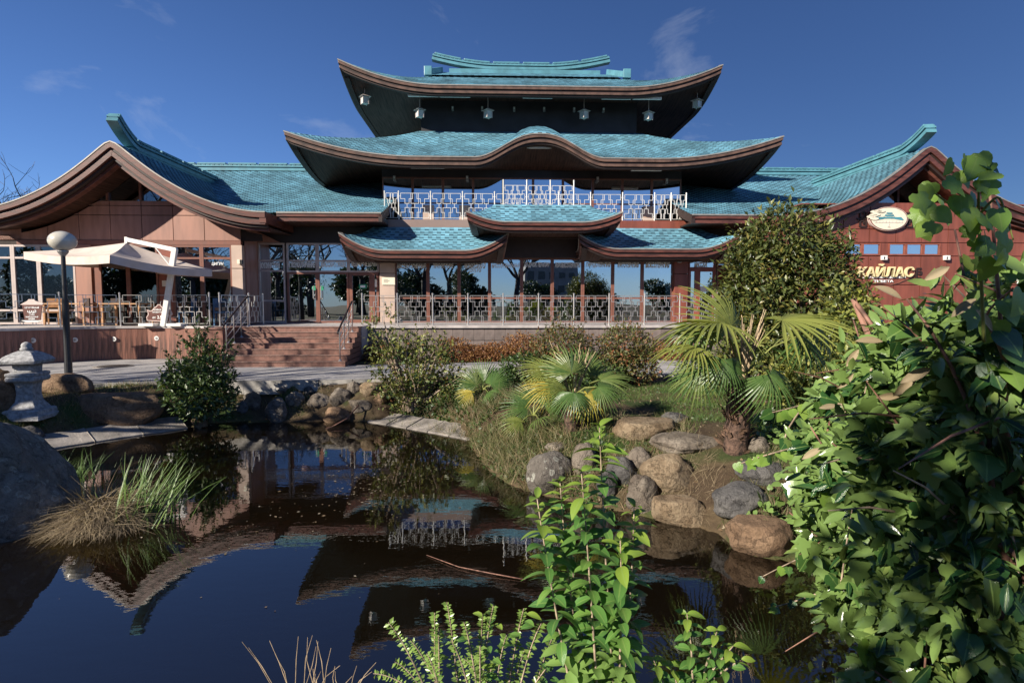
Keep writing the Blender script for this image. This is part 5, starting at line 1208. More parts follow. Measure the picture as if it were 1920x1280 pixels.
for l in ([(-.5, 2), (.8, 2)], [(-.5, 1.2), (.8, 1.2)], [(-.5, 2), (-.5, -2)], [(.8, 1.2), (.8, .4), (0, .4)], [(-.5, -2), (.8, -2), (.8, -.6), (0, -.6), (0, -1.3)]):
    for p, r_ in zip(l[:-1], l[1:]): fr_.bar((cx_ + p[0] * .13, yo, cz_ + p[1] * .13), (cx_ + r_[0] * .13, yo, cz_ + r_[1] * .13), 0.05, 0.04, (0, 1, 0))
fr_.build('fret_ornament', 'fascia_dark', nm)
for k, (px, lab) in enumerate(((1655, 'small white box lamp on the red wall directly above the name sign'), (1772, 'small white box lamp on the red wall right of the high windows'))):
    p = BP(px, 484, yo); t = thing('wall_lamp', lab, 'lamp', (p.x, p.y, p.z), 'B')
    MB().box(p.x - 0.06, p.x + 0.10, yo - 0.12, yo + 0.06, p.z - 0.07, p.z + 0.09).build('housing', 'white_paint', t, bevel=0.008); MB().box(p.x - 0.04, p.x + 0.0, yo - 0.125, yo - 0.118, p.z - 0.05, p.z + 0.04).build('lens', 'dark_metal', t)
p = BP(450, 491, -1.35); t = thing('wall_lamp', 'small cube lamp on the beige corner column of the left wing', 'lamp', (p.x, p.y, p.z), 'B')
MB().box(p.x - 0.07, p.x + 0.03, p.y - 0.08, p.y + 0.05, p.z - 0.08, p.z + 0.08).build('housing', 'sign_cream', t, bevel=0.006); MB().box(p.x + 0.031, p.x + 0.09, p.y - 0.06, p.y + 0.05, p.z - 0.07, p.z + 0.07).build('back_box', 'dark_metal', t)
for k, (px, lab) in enumerate(((728, 'grey box lamp on top of the beige column beside the entrance'), (1273, 'grey box lamp on top of the red column beside the right door'))):
    p = BP(px, 489, -0.28); t = thing('wall_lamp', lab, 'lamp', (p.x, p.y, p.z), 'B')
    MB().box(p.x - 0.07, p.x + 0.07, p.y - 0.14, p.y + 0.02, p.z - 0.08, p.z + 0.08).build('housing', 'grey_metal', t, bevel=0.006); MB().box(p.x - 0.05, p.x + 0.05, p.y - 0.145, p.y - 0.1402, p.z - 0.05, p.z + 0.05).build('lens', 'dark_metal', t)

# ------------------------------------------------------------------ lanterns and light bars under the roofs
LNT = [(684, 188, 1.9), (787, 213, 1.9), (915, 214, 1.9), (1095, 215, 1.9), (1216, 218, 1.9), (1307, 195, 1.9)]
LL = ['far left corner of the top roof', 'left end of the dark upper wall', 'middle left of the dark upper wall', 'middle right of the dark upper wall', 'right end of the dark upper wall', 'far right corner of the top roof']
for (px, py, y), lab in zip(LNT, LL):
    p = BP(px, py, y); t = thing('hanging_lantern', 'white square lantern hanging at the ' + lab, 'lantern', (p.x, p.y, p.z - 0.15), 'B', 'lanterns hanging under the top roof')
    c_, s_ = math.cos(0.6), math.sin(0.6)
    b = MB(); b.box(-0.115, 0.115, -0.115, 0.115, -0.15, 0.12); b.v = [(p.x + x * c_ - yy * s_, p.y + x * s_ + yy * c_, p.z + z) for x, yy, z in b.v]; b.build('shade', 'lantern_glass', t, bevel=0.006)
    for sx in (-1, 1):
        for sy in (-1, 1):
            b = MB().box(sx * 0.12 - 0.012, sx * 0.12 + 0.012, sy * 0.12 - 0.012, sy * 0.12 + 0.012, -0.17, 0.13); b.v = [(p.x + x * c_ - yy * s_, p.y + x * s_ + yy * c_, p.z + z) for x, yy, z in b.v]; b.build('frame_post', 'frame_light', t)
    b = MB(); b.add([(-.2, -.2, .131), (.2, -.2, .131), (.2, .2, .131), (-.2, .2, .131), (-.03, -.03, .24), (.03, -.03, .24), (.03, .03, .24), (-.03, .03, .24)], [(0, 3, 2, 1), (4, 5, 6, 7), (0, 1, 5, 4), (1, 2, 6, 5), (2, 3, 7, 6), (3, 0, 4, 7)])
    b.v = [(p.x + x * c_ - yy * s_, p.y + x * s_ + yy * c_, p.z + z) for x, yy, z in b.v]; b.build('roof', 'frame_light', t)
    MB().tube([(p.x, p.y, p.z + 0.23), (p.x, p.y, p.z + 0.95)], 0.018, 6).build('rod', 'frame_light', t)
BARS = [(765, 822, 179, y3 + .35, 'leftmost under the top roof'), (824, 882, 180, y3 + .35, 'second under the top roof'), (980, 1036, 182, y3 + .35, 'middle one under the top roof'), (1128, 1183, 184, y3 + .35, 'fourth under the top roof'), (1186, 1240, 184.5, y3 + .35, 'rightmost under the top roof'),
        (770, 833, 313, y2 + .4, 'left one under the middle roof'), (982, 1043, 276, y2 + .4, 'one under the arched hump'), (1183, 1240, 318, y2 + .4, 'right one under the middle roof')]
for a_, b_, py, y, lab in BARS:
    p, r_ = BP(a_, py, y), BP(b_, py, y); t = thing('light_bar', 'long pale floodlight bar, ' + lab, 'floodlight', ((p.x + r_.x) / 2, y, p.z), 'B', 'floodlight bars under the eaves')
    MB().box(p.x, r_.x, y - 0.06, y + 0.05, p.z - 0.05, p.z + 0.05).build('housing', 'white_paint', t, bevel=0.01)
    for k in (0.15, 0.85): xx = lerp(p.x, r_.x, k); MB().box(xx - 0.02, xx + 0.02, y - 0.01, y + 0.02, p.z + 0.05, p.z + 0.22).build('bracket', 'grey_metal', t)
DL = [(849, 205), (904, 205), (964, 206), (1020, 206.5), (1076, 207), (1131, 208)]
for k, (px, py) in enumerate(DL):
    p = BP(px, py, 2.60); t = thing('wall_spot', 'tiny grey spot lamp on the dark upper wall, number %s from the left' % ['one', 'two', 'three', 'four', 'five', 'six'][k], 'lamp', (p.x, p.y, p.z), 'B', 'spot lamps on the upper wall')
    MB().box(p.x - 0.045, p.x + 0.045, 2.48, 2.615, p.z - 0.09, p.z + 0.09).build('housing', 'grey_metal', t, bevel=0.006); MB().box(p.x - 0.03, p.x + 0.03, 2.474, 2.4795, p.z - 0.02, p.z + 0.07).build('lens', 'white_paint', t)
for k, (px, py) in enumerate(((740, 335), (876, 335), (1120, 337), (1249, 340))):
    p = BP(px, py, 1.48); t = thing('wall_spot', 'grey spot lamp on the dark band above the balcony windows, %s of four' % ['leftmost', 'second', 'third', 'rightmost'][k], 'lamp', (p.x, p.y, p.z), 'B', 'spot lamps above the balcony')
    MB().box(p.x - 0.05, p.x + 0.05, 1.36, 1.497, p.z - 0.10, p.z + 0.10).build('housing', 'grey_metal', t, bevel=0.006); MB().box(p.x - 0.03, p.x + 0.03, 1.354, 1.3595, p.z - 0.02, p.z + 0.07).build('lens', 'white_paint', t)
# ================================================================== rocks
import bmesh
def rock_mesh(rx, ry, rz, seed, m, rough=0.22, flat=0.0, sub=4, boxy=0.0):
    bm = bmesh.new(); bmesh.ops.create_icosphere(bm, subdivisions=sub, radius=1.0)
    off = Vector((seed * 3.17, seed * 1.31, seed * 7.7))
    for v in bm.verts:
        p = v.co.copy()
        if boxy:
            q = Vector([math.copysign(abs(c) ** (1 - 0.55 * boxy), c) for c in p]); mx_ = max(abs(c) for c in q); p = p.lerp(q, boxy)
        n = mnoise.fractal(p * 1.1 + off, 1.0, 2.0, 3) * rough + mnoise.ridged_multi_fractal(p * 2.2 + off, 0.9, 2.1, 4, 1.0, 2.0) * rough * 0.20 - rough * 0.22
        # a few cleft planes knock the roundness off
        for k in range(5):
            cn_ = Vector((math.sin(seed * 2.3 + k * 1.9), math.cos(seed * 1.7 + k * 2.6), math.sin(seed * 0.9 + k * 4.1) * 0.8)).normalized(); e_ = p.dot(cn_) - (0.74 + 0.05 * (k % 3))
            if e_ > 0: p = p - cn_ * e_ * 0.8
        p = p * (1 + n)
        if flat and p.z > 1 - flat: p.z = (1 - flat) + (p.z - 1 + flat) * 0.15
        v.co = Vector((p.x * rx, p.y * ry, p.z * rz))
    me = bpy.data.meshes.new('rock'); bm.to_mesh(me); bm.free(); me.polygons.foreach_set('use_smooth', [True] * len(me.polygons)); me.materials.append(MATS[m]); return me
_rs = [11]
def rock(px0, px1, py0, py1, m, label, flat=0.0, boxy=0.0, rz=0.0, water=False, sub=4, depth=0.8, name='rock', rough=0.22, sink=0.0, group=None):
    """rock from its outline box in the photo; its foot stands where the sight line meets ground or water"""
    xc = (px0 + px1) / 2; b = on_ground(xc, py1); 
    if water or b.z < 0: b = G(xc, py1, 0.0)
    d = b.y; rx = (px1 - px0) / 2 * d / F; h = (py1 - py0) * d / F; tilt = EYE / max(d, 3) * 0.55
    ry = rx * depth; hh = max(h * 0.45, h - ry * 2 * tilt * 0.6)
    _rs[0] += 1; me = rock_mesh(rx * 1.0, ry, hh * 0.62, _rs[0], m, rough, flat, sub, boxy)
    o = bpy.data.objects.new(name, me); COL.objects.link(o)
    o.location = (b.x, b.y + ry * 0.75, b.z + hh * 0.40 - sink); o.rotation_euler = (0, 0, rz); tag(o, label, 'rock', group); return o
rock(984, 1078, 842, 926, 'rock_lichen', 'brown boulder with white lichen rings at the waterline', boxy=.3, sub=4, rough=.16)
rock(1022, 1066, 825, 850, 'rock_grey', 'flat grey rock behind the boulder with white lichen', flat=.4)
rock(1072, 1120, 829, 890, 'rock_grey', 'upright grey rock right of the lichen boulder')
rock(1139, 1202, 856, 912, 'rock_blue', 'dark bluish rock behind the tall green shrub shoots')
rock(1172, 1229, 838, 884, 'rock_grey', 'grey-tan rock left above the large sandy boulder', sub=3)
rock(1208, 1317, 846, 922, 'rock_warm', 'large round sandy boulder lit by the sun', sub=4, rough=.14)
rock(1178, 1235, 889, 960, 'rock_grey', 'rough upright rock below the large sandy boulder', rough=.28)
rock(1228, 1334, 922, 986, 'rock_warm', 'log-shaped brown stone lying at the water edge', boxy=.9, flat=.3, rough=.10, sub=4, depth=.55)
rock(1343, 1453, 903, 974, 'rock_blue', 'dark grey-blue boulder above the right waterline', sub=4, rough=.16)
rock(1376, 1502, 958, 1045, 'rock_brown', 'flat-topped brown boulder standing in the water at right', flat=.35, sub=4, boxy=.3, rough=.15)
rock(1150, 1276, 771, 824, 'rock_warm', 'long flat-topped tan rock on the grass right of the yellow palm leaf', flat=.45, boxy=.5, rough=.12)
rock(1223, 1358, 806, 850, 'rock_grey', 'low wide grey rock slab just left of the palm trunk', flat=.3, rough=.2)
rock(1243, 1292, 771, 793, 'rock_blue', 'small dark rock in the lawn behind the tan rock')
rock(1390, 1488, 858, 906, 'rock_blue', 'layered dark rock under the ivy right of the palm trunk', flat=.3, boxy=.4)
rock(1405, 1450, 818, 850, 'rock_grey', 'small grey rock behind the palm trunk')
rock(1120, 1160, 880, 938, 'rock_blue', 'dark rock at the water behind the tall green shoots')
FARR = [(452, 488, 733, 768, 'rock_grey'), (495, 535, 748, 792, 'rock_lichen'), (533, 568, 734, 762, 'rock_grey'), (573, 614, 736, 765, 'rock_grey'), (617, 656, 727, 757, 'rock_grey'), (647, 675, 714, 738, 'rock_grey'), (671, 709, 716, 743, 'rock_warm'),
        (648, 698, 745, 772, 'rock_grey'), (568, 588, 724, 741, 'rock_blue'), (614, 641, 741, 763, 'rock_grey'), (600, 652, 763, 793, 'rock_brown'), (517, 543, 725, 738, 'rock_grey'), (440, 462, 752, 775, 'rock_blue'), (700, 724, 735, 756, 'rock_brown')]
FL = ['rounded grey rock nearest the dark green shrub on the far bank', 'tall craggy rock standing at the far waterline', 'grey rock right of the tall craggy one on the far bank', 'wide grey rock in the middle of the far bank', 'rounded rock right of the middle in the far bank', 'smooth grey rock at the kerb, left of a pinkish one',
      'pinkish sunlit rock at the kerb near the olive shrub', 'square flat-topped stone on the far bank beside the concrete edging', 'smallest dark rock in the upper row of the far bank', 'small grey rock left of the square flat-topped stone', 'low mossy rock at the far waterline', 'small flat rock below the kerb on the far bank', 'dark low rock under the dark green shrub', 'small brown rock under the olive shrub']
for k, (a, b, c, d, m_) in enumerate(FARR): rock(a, b, c, d, m_, FL[k], flat=.35 if k == 7 else 0, boxy=.6 if k == 7 else .15, depth=.7)
rock(112, 284, 727, 797, 'rock_brown', 'large oblong brown boulder on the left bank', boxy=.45, flat=.2, sub=4, rough=.14, depth=.5)
rock(50, 160, 699, 738, 'rock_brown', 'long brown rock behind the stone lantern', boxy=.4, rough=.12, depth=.4)
rock(-50, 22, 690, 765, 'rock_brown', 'dark brown rock at the left edge behind the lantern')
rock(15, 68, 798, 838, 'rock_blue', 'small dark rock below the stone lantern at the left shore')
rock(354, 384, 781, 803, 'rock_warm', 'small yellowish stone at the waterline under the dark green shrub')
b_ = G(-40, 1032, 0.0); me = rock_mesh(0.95, 1.0, 0.95, 3, 'rock_boulder', .12, sub=5); o = bpy.data.objects.new('boulder', me); COL.objects.link(o)
o.location = (G(84, 1000, 0).x - 0.93, 6.55, 0.33); tag(o, 'huge lichen-covered grey boulder at the left edge of the pond', 'boulder')
for k, (px, py, r_, lab) in enumerate(((520, 1110, .62, 'pale sunken stone under water left of centre'), (235, 1225, .5, 'pale sunken stone under water at lower left'), (1265, 1015, .30, 'sunken stone under water below the log-shaped rock'), (640, 965, .4, 'sunken stone under water in the middle of the pond'))):
    p = G(px, py, -0.30); me = rock_mesh(r_, r_ * .7, .22, 40 + k, 'rock_warm', .12); o = bpy.data.objects.new('sunken_stone', me); COL.objects.link(o); o.location = (p.x, p.y, min(gz(p.x, p.y) + .06, -.26)); tag(o, lab, 'stone')

# concrete pond edging in slabs
def edging(label, lo, w_, n, m_, hgt=0.10, h0=0.02):
    P = [G(x, y, 0.0) for x, y in lo]; acc_ = [0.0]
    for a, b in zip(P[:-1], P[1:]): acc_.append(acc_[-1] + (b - a).length)
    at = lambda s: Vector((np.interp(s, acc_, [p.x for p in P]), np.interp(s, acc_, [p.y for p in P]), 0))
    c = at(acc_[-1] / 2); t = thing('pond_edging', label, 'edging', (c.x, c.y, 0))
    for k in range(n):
        s0, s1 = acc_[-1] * k / n + 0.008, acc_[-1] * (k + 1) / n - 0.008; q = MB(); sub = 4; rows = []
        for i in range(sub + 1):
            p = at(lerp(s0, s1, i / sub)); e = (at(min(acc_[-1], lerp(s0, s1, i / sub) + .05)) - at(max(0, lerp(s0, s1, i / sub) - .05))).normalized(); nn = Vector((-e.y, e.x, 0))
            j = 0.012 * math.sin(k * 5 + i * 2.2)
            rows.append([p - nn * .04 + Vector((0, 0, -.25)), p - nn * .02 + Vector((0, 0, h0 + j * .4)), p + nn * w_ + Vector((0, 0, h0 + hgt + j)), p + nn * (w_ + .02) + Vector((0, 0, -.1))])
        i0 = len(q.v); q.v += [tuple(v) for r_ in rows for v in r_]
        for i in range(sub):
            for j in range(3): q.f.append((i * 4 + j, (i + 1) * 4 + j, (i + 1) * 4 + j + 1, i * 4 + j + 1)); q.r.append(.5)
        q.f += [(3, 2, 1, 0), (sub * 4, sub * 4 + 1, sub * 4 + 2, sub * 4 + 3)]; q.r += [.5, .5]
        q.build('slab', m_, t, bevel=0.008)
edging('sloping concrete edging along the left shore in front of the brown boulder', [(-30, 866), (65, 848), (130, 836), (200, 825), (280, 813), (352, 803)], 0.62, 4, 'concrete', .16)
edging('row of sloping concrete slabs edging the far right of the pond', [(690, 791), (735, 798), (780, 806), (830, 815), (885, 826)], 0.50, 5, 'concrete', .13)

# ------------------------------------------------------------------ stone lantern
sl_ = on_ground(40, 785); sc = sl_.y / F
lan = thing('stone_lantern', 'pale grey carved stone lantern on the left bank', 'stone lantern', (sl_.x, sl_.y + .2, sl_.z - .03))
def sq(prof, nm):
    q = MB().lathe((0, 0, 0), [(r_ * 1.414 * sc, z * sc) for r_, z in prof], 4); c_, s_ = math.cos(R(45 + 9)), math.sin(R(45 + 9))
    q.v = [(sl_.x + x * c_ - y * s_, sl_.y + .2 + x * s_ + y * c_, sl_.z - .03 + z) for x, y, z in q.v]; q.build(nm, 'lantern_stone', lan, bevel=0.012)
sq([(34, 0), (34, 8), (31, 10), (30, 18), (27, 20)], 'base'); sq([(24, 20.1), (16, 34), (14, 48), (15, 66), (17, 72)], 'shaft')
sq([(22, 72.1), (25, 75), (25, 81), (23, 83), (25, 84), (25, 89), (18, 91)], 'platform'); sq([(16, 91.1), (17, 107)], 'fire_box')
sq([(30, 107.1), (32, 113), (26, 121), (16, 128), (10, 131)], 'roof')
MB().lathe((sl_.x, sl_.y + .2, sl_.z - .03 + 131 * sc), [(r_ * sc, z * sc) for r_, z in ((9, 0), (11, 3), (9, 6), (8, 8), (9, 10), (7, 14), (2, 17))], 12).build('finial', 'lantern_stone', lan, smooth=True)

# ================================================================== foliage helpers
def leaf_tmpl(w, fold=0.25, droop=0.15):     # 5 verts, 2 quads
    V = np.array([(0, 0, 0), (w, .45, fold * w), (0, 1, -droop), (-w, .45, fold * w), (0, .5, -droop * .2)]); return V, np.array([(0, 1, 2, 4), (0, 4, 2, 3)])
def blade_tmpl(w, bend):                     # grass blade, 3 segments
    V = []; 
    for t in (0, .4, .75, 1.0): V += [(-w * (1 - t * .92), t, -bend * t * t), (w * (1 - t * .92), t, -bend * t * t)]
    V = np.array(V); return V, np.array([(0, 1, 3, 2), (2, 3, 5, 4), (4, 5, 7, 6)])
def detail_leaf(name, m, w=0.22, n=6, fold=0.22, droop=0.25, tooth=0.0, wave=0.0, shape=1.0):
    vs, fs, ac = [], [], []
    for i in range(n + 1):
        t = i / n; hw = w * (math.sin(math.pi * min(1, t ** shape * .97 + .015)) ** 0.8) if i < n else 0.004
        if tooth and 0 < i < n: hw *= 1 + tooth * (1 if i % 2 else -1)
        zc = -droop * t * t; wv = wave * math.sin(t * 9)
        vs += [(-hw, t, zc + fold * hw + wv * hw), (-hw * .5, t, zc + fold * hw * .42), (0, t, zc), (hw * .5, t, zc + fold * hw * .42), (hw, t, zc + fold * hw - wv * hw)]; ac += [1, .5, 0, .5, 1]
    for i in range(n):
        for j in range(4): a = i * 5 + j; fs.append((a, a + 1, a + 6, a + 5))
    me = bpy.data.meshes.new(name); me.from_pydata(vs, [], fs); at = me.attributes.new('across', 'FLOAT', 'POINT'); at.data.foreach_set('value', ac)
    me.polygons.foreach_set('use_smooth', [True] * len(fs)); me.materials.append(MATS[m]); return me
IVY = [(0, -.06), (.20, -.16), (.44, -.06), (.50, .14), (.36, .30), (.52, .46), (.36, .58), (.20, .62), (.10, .84), (0, 1.0)]
IVYH = [(0, -.05), (.20, -.14), (.42, -.04), (.52, .18), (.50, .38), (.38, .60), (.20, .82), (0, 1.02)]
def ivy_leaf(name, m, out_=IVY, cup=0.12, droop=0.18):
    pts = out_ + [(-x, y) for x, y in out_[-2:0:-1]]; vs = [(0, .22, 0)]; ac = [0]
    for k in (.5, 1.0):
        for x, y in pts: px_, py_ = x * k, .22 + (y - .22) * k; vs.append((px_, py_, cup * abs(px_) - droop * py_ * py_ - .25 * px_ * px_)); ac.append(1.0 if abs(x) > .02 else 0.0)
    n = len(pts); fs = [(0, 1 + i, 1 + (i + 1) % n) for i in range(n)] + [(1 + i, 1 + n + i, 1 + n + (i + 1) % n, 1 + (i + 1) % n) for i in range(n)]
    ac = [a if i > n else a * .5 for i, a in enumerate(ac)]
    me = bpy.data.meshes.new(name); me.from_pydata(vs, [], fs); at = me.attributes.new('across', 'FLOAT', 'POINT'); at.data.foreach_set('value', ac)
    me.polygons.foreach_set('use_smooth', [True] * len(fs)); me.materials.append(MATS[m]); return me
def unit(a): return a / np.maximum(np.linalg.norm(a, axis=1, keepdims=True), 1e-9)
def scatter_mesh(name, tm, pos, dirs, nor, sc, m, rg, base=(0, 0, 0)):
    V, Fq = tm; k = len(V); n = len(pos); Yv = unit(dirs); Zv = nor - Yv * (nor * Yv).sum(1, keepdims=True); Zv = unit(Zv); Xv = np.cross(Yv, Zv)
    sc = np.asarray(sc).reshape(-1, 1)
    W = (V[None, :, 0, None] * Xv[:, None, :] + V[None, :, 1, None] * Yv[:, None, :] + V[None, :, 2, None] * Zv[:, None, :]) * sc[:, None, :] + (pos - np.array(base))[:, None, :]
    FF = (np.arange(n)[:, None, None] * k + Fq[None]).reshape(-1, Fq.shape[1]); r_ = np.repeat(rg.random(n), len(Fq))
    return np_mesh(name, W.reshape(-1, 3), FF, m, False, r_)
def part(name, me, parent):
    o = bpy.data.objects.new(name, me); COL.objects.link(o); o.parent = parent; FR[o] = FR[parent]; return o
def frame_M(p, d, nrm, s):
    Y_ = Vector(d).normalized(); Z_ = Vector(nrm); Z_ = (Z_ - Y_ * Z_.dot(Y_)).normalized(); X_ = Y_.cross(Z_)
    return Matrix(((X_.x * s, Y_.x * s, Z_.x * s, p[0]), (X_.y * s, Y_.y * s, Z_.y * s, p[1]), (X_.z * s, Y_.z * s, Z_.z * s, p[2]), (0, 0, 0, 1)))
def blob_points(rg, blobs, n, lo=0.55):
    """points in ellipsoids, denser to the outside; returns positions and outward directions"""
    vol = np.array([b[1][0] * b[1][1] * b[1][2] for b in blobs]) ** 0.75; cnt = rg.multinomial(n, vol / vol.sum()); P, D = [], []
    for (c, r_), k in zip(blobs, cnt):
        u = unit(rg.normal(size=(k, 3))); rad = lo + (1.06 - lo) * rg.random((k, 1)) ** 0.6
        rad = rad * (1 + 0.13 * np.sin(u[:, :1] * 7 + c[0]) * np.sin(u[:, 1:2] * 6 + c[1]) + 0.10 * np.sin(u[:, 2:3] * 9 + c[2] * 3)); P.append(np.array(c) + u * rad * np.array(r_)); D.append(u)
    return np.concatenate(P), np.concatenate(D)
def bush(name, label, cat, base, blobs, n, leaf, m, seed, w=0.26, droop=0.2, stems=14, stem_m='bark', lo=0.5, extra=None, group=None, clump=0, shoots=0, shoot_len=.35):
    rg = np.random.default_rng(seed); base = Vector(base); t = thing(name, label, cat, tuple(base), group=group)
    def make(nm, n, m, leaf):
        if clump:
            cp, cd = blob_points(rg, blobs, n // clump, lo); P = np.repeat(cp, clump, 0) + rg.normal(size=(len(cp) * clump, 3)) * leaf * 0.75; D = np.repeat(cd, clump, 0)
        else: P, D = blob_points(rg, blobs, n, lo)
        dr = D * 0.8 + rg.normal(size=P.shape) * 0.75 + np.array([0, 0, 0.15]); nn = D * 0.5 + rg.normal(size=P.shape) * 0.45 + np.array([0, 0, 0.8])
        gzv = ground_z(P[:, 0], P[:, 1]); ok = P[:, 2] > gzv - 0.02
        return part(nm, scatter_mesh(nm, leaf_tmpl(w, droop=droop), P[ok], dr[ok], nn[ok], leaf * (0.65 + 0.6 * rg.random(ok.sum())), m, rg, base), t)
    make('foliage', n, m, leaf)
    for k, (n2, m2, l2) in enumerate(extra or []): make('foliage', n2, m2, l2)
    br = MB()
    if shoots:                                # twigs that stick out of the outline, with leaves along them
        SP, SD, SN = [], [], []; ce = np.mean([b_[0] for b_ in blobs], 0)
        for k in range(shoots):
            c, r_ = blobs[rg.integers(len(blobs))]; u = rg.normal(size=3); u[2] = abs(u[2]) + .3; u /= np.linalg.norm(u); s0 = np.array(c) + u * np.array(r_) * .75; dr = u * .6 + np.array([rg.normal() * .3, rg.normal() * .3, .75]); dr /= np.linalg.norm(dr); L_ = shoot_len * rg.uniform(.5, 1.2)
            br.tube([Vector(s0), Vector(s0 + dr * L_ * .5 + rg.normal(size=3) * .02), Vector(s0 + dr * L_)], [.006, .004, .002], 4)
            m_ = int(L_ / (leaf * .28)); tt = rg.random(m_) * .95 + .05; SP.append(s0 + dr * (tt * L_)[:, None]); q = rg.normal(size=(m_, 3)); SD.append(q + dr * .7); SN.append(rg.normal(size=(m_, 3)) * .4 + np.array([0, 0, .9]))
        SP, SD, SN = np.concatenate(SP), np.concatenate(SD), np.concatenate(SN); part('shoot_leaves', scatter_mesh('shoot_leaves', leaf_tmpl(w, droop=droop), SP, SD, SN, leaf * (.6 + .5 * rg.random(len(SP))), m, rg, base), t)
    for k in range(stems):
        c, r_ = blobs[k % len(blobs)]; u = rg.normal(size=3); u /= np.linalg.norm(u); e = Vector(c) + Vector((u[0] * r_[0], u[1] * r_[1], abs(u[2]) * r_[2])) * 0.85
        s = base + Vector((rg.normal() * .08, rg.normal() * .08, -.05)); mid = s.lerp(e, .5) + Vector((rg.normal() * .12, rg.normal() * .12, .1)) * min(1, r_[0]); hgt = (e - s).length
        br.tube([s, mid, e], [0.012 * hgt + .006, 0.008 * hgt + .004, 0.003], 5)
    if stems: br.build('branches', stem_m, t)
    return t
def at_px(px, py, d): p = WP(px, py, d); return (p.x, p.y, p.z)
def blob(px, py, d, rx_px, rz_px, ry=None):
    s = d / F; return (at_px(px, py, d), (rx_px * s, ry if ry else rx_px * s * .8, rz_px * s))

# ------------------------------------------------------------------ shrubs of the middle distance
d = 11.9; b = on_ground(375, 788)
bush('green_shrub', 'dense dark green shrub on the far bank in front of the stair pier', 'shrub', b, [blob(378, 742, d, 58, 44), blob(350, 705, d, 36, 36), blob(395, 695, d, 42, 44), blob(375, 660, d, 22, 32), blob(420, 735, d, 26, 32), blob(325, 720, d, 24, 30)], 4200, .10, 'leaf_bush', 21, stems=26, lo=.3, shoots=80, shoot_len=.45)
d = 12.6; b = on_ground(775, 765)
bush('olive_shrub', 'straggly olive-green shrub with bare twigs in front of the pale pavement', 'shrub', b, [blob(750, 690, d, 56, 46), blob(800, 680, d, 50, 38), blob(722, 650, d, 28, 28), blob(770, 640, d, 40, 20), blob(825, 665, d, 32, 26), blob(805, 725, d, 56, 36), blob(745, 735, d, 46, 30), blob(703, 622, d, 14, 16), blob(725, 605, d, 8, 14), blob(850, 715, d, 30, 26)], 2000, .10, 'leaf_olive', 22, stems=44, stem_m='twig_pale', lo=.2, extra=[(600, 'leaf_bush', .09), (350, 'leaf_nandina', .09)], clump=6, shoots=70, shoot_len=.32)
d = 13.0
bush('heavenly_bamboo', 'reddish-green bush left of the two behind the middle palm', 'shrub', on_ground(1055, 712), [blob(1055, 655, d, 58, 44), blob(1030, 690, d, 60, 34), blob(1085, 690, d, 44, 34)], 7500, .085, 'leaf_nandina', 23, w=.2, stems=26, shoots=70, shoot_len=.4)
bush('heavenly_bamboo', 'reddish bush right of the two behind the middle palm', 'shrub', on_ground(1172, 712), [blob(1172, 655, d, 54, 44), blob(1190, 690, d, 46, 36), blob(1140, 690, d, 40, 36)], 6500, .085, 'leaf_nandina', 24, w=.2, stems=26, shoots=70, shoot_len=.4)
bush('green_shrub', 'low green bush between the small palm and the reddish bushes', 'shrub', on_ground(985, 722), [blob(985, 695, 12.6, 50, 36), blob(950, 710, 12.4, 30, 24), blob(1115, 705, 12.6, 60, 26)], 3800, .09, 'leaf_bush', 25, stems=16)
hb = [(706, 664, 24, 22, 'small rust-coloured barberry beside the stairs'), (850, 656, 34, 24, 'rust-coloured barberry in front of the terrace wall, left end of the hedge'), (890, 664, 30, 18, 'low rust-coloured barberry in the middle of the hedge'), (930, 662, 34, 22, 'rust-coloured barberry left of the reddish bushes'), (975, 652, 34, 30, 'taller rust-coloured barberry at the right end of the hedge'), (1262, 655, 40, 20, 'rust-coloured barberry right of the reddish bushes, below the terrace')]
for k, (px, py, rx_, rz_, lab) in enumerate(hb): c = at_px(px, py, 18.6); bush('barberry', lab, 'shrub', (c[0], c[1], .78), [blob(px, py, 18.6, rx_, rz_), blob(px + 8, py + 8, 18.3, rx_, rz_ * .8)], 2600, .075, 'leaf_barberry', 30 + k, w=.3, stems=18, stem_m='twig_red', group='barberry hedge below the terrace')
d = 11.0; c = at_px(1485, 700, d)
bush('photinia_bush', 'tall dense olive-green evergreen bush in front of the right wing', 'shrub', (c[0], c[1], gz(c[0], c[1])), [blob(1480, 560, d, 118, 120), blob(1475, 465, d, 92, 72), blob(1420, 520, d, 62, 66), blob(1528, 530, d, 68, 84), blob(1480, 660, d, 130, 80), blob(1575, 620, d, 60, 80), blob(1410, 610, d, 56, 70)], 17000, .125, 'leaf_photinia', 41, w=.2, stems=40, lo=.6, extra=[(3500, 'leaf_olive', .12)], clump=4, shoots=160, shoot_len=.35)
d = 9.2; c = at_px(1590, 740, d)
bush('yellow_shrub', 'yellow-green shrub at the right foot of the tall evergreen bush', 'shrub', (c[0], c[1], gz(c[0], c[1])), [blob(1595, 600, d, 50, 60), blob(1560, 680, d, 70, 60), blob(1630, 690, d, 60, 70), blob(1500, 720, d, 60, 40)], 4200, .11, 'leaf_olive', 42, stems=26, extra=[(1300, 'leaf_yellow', .11)], clump=3)

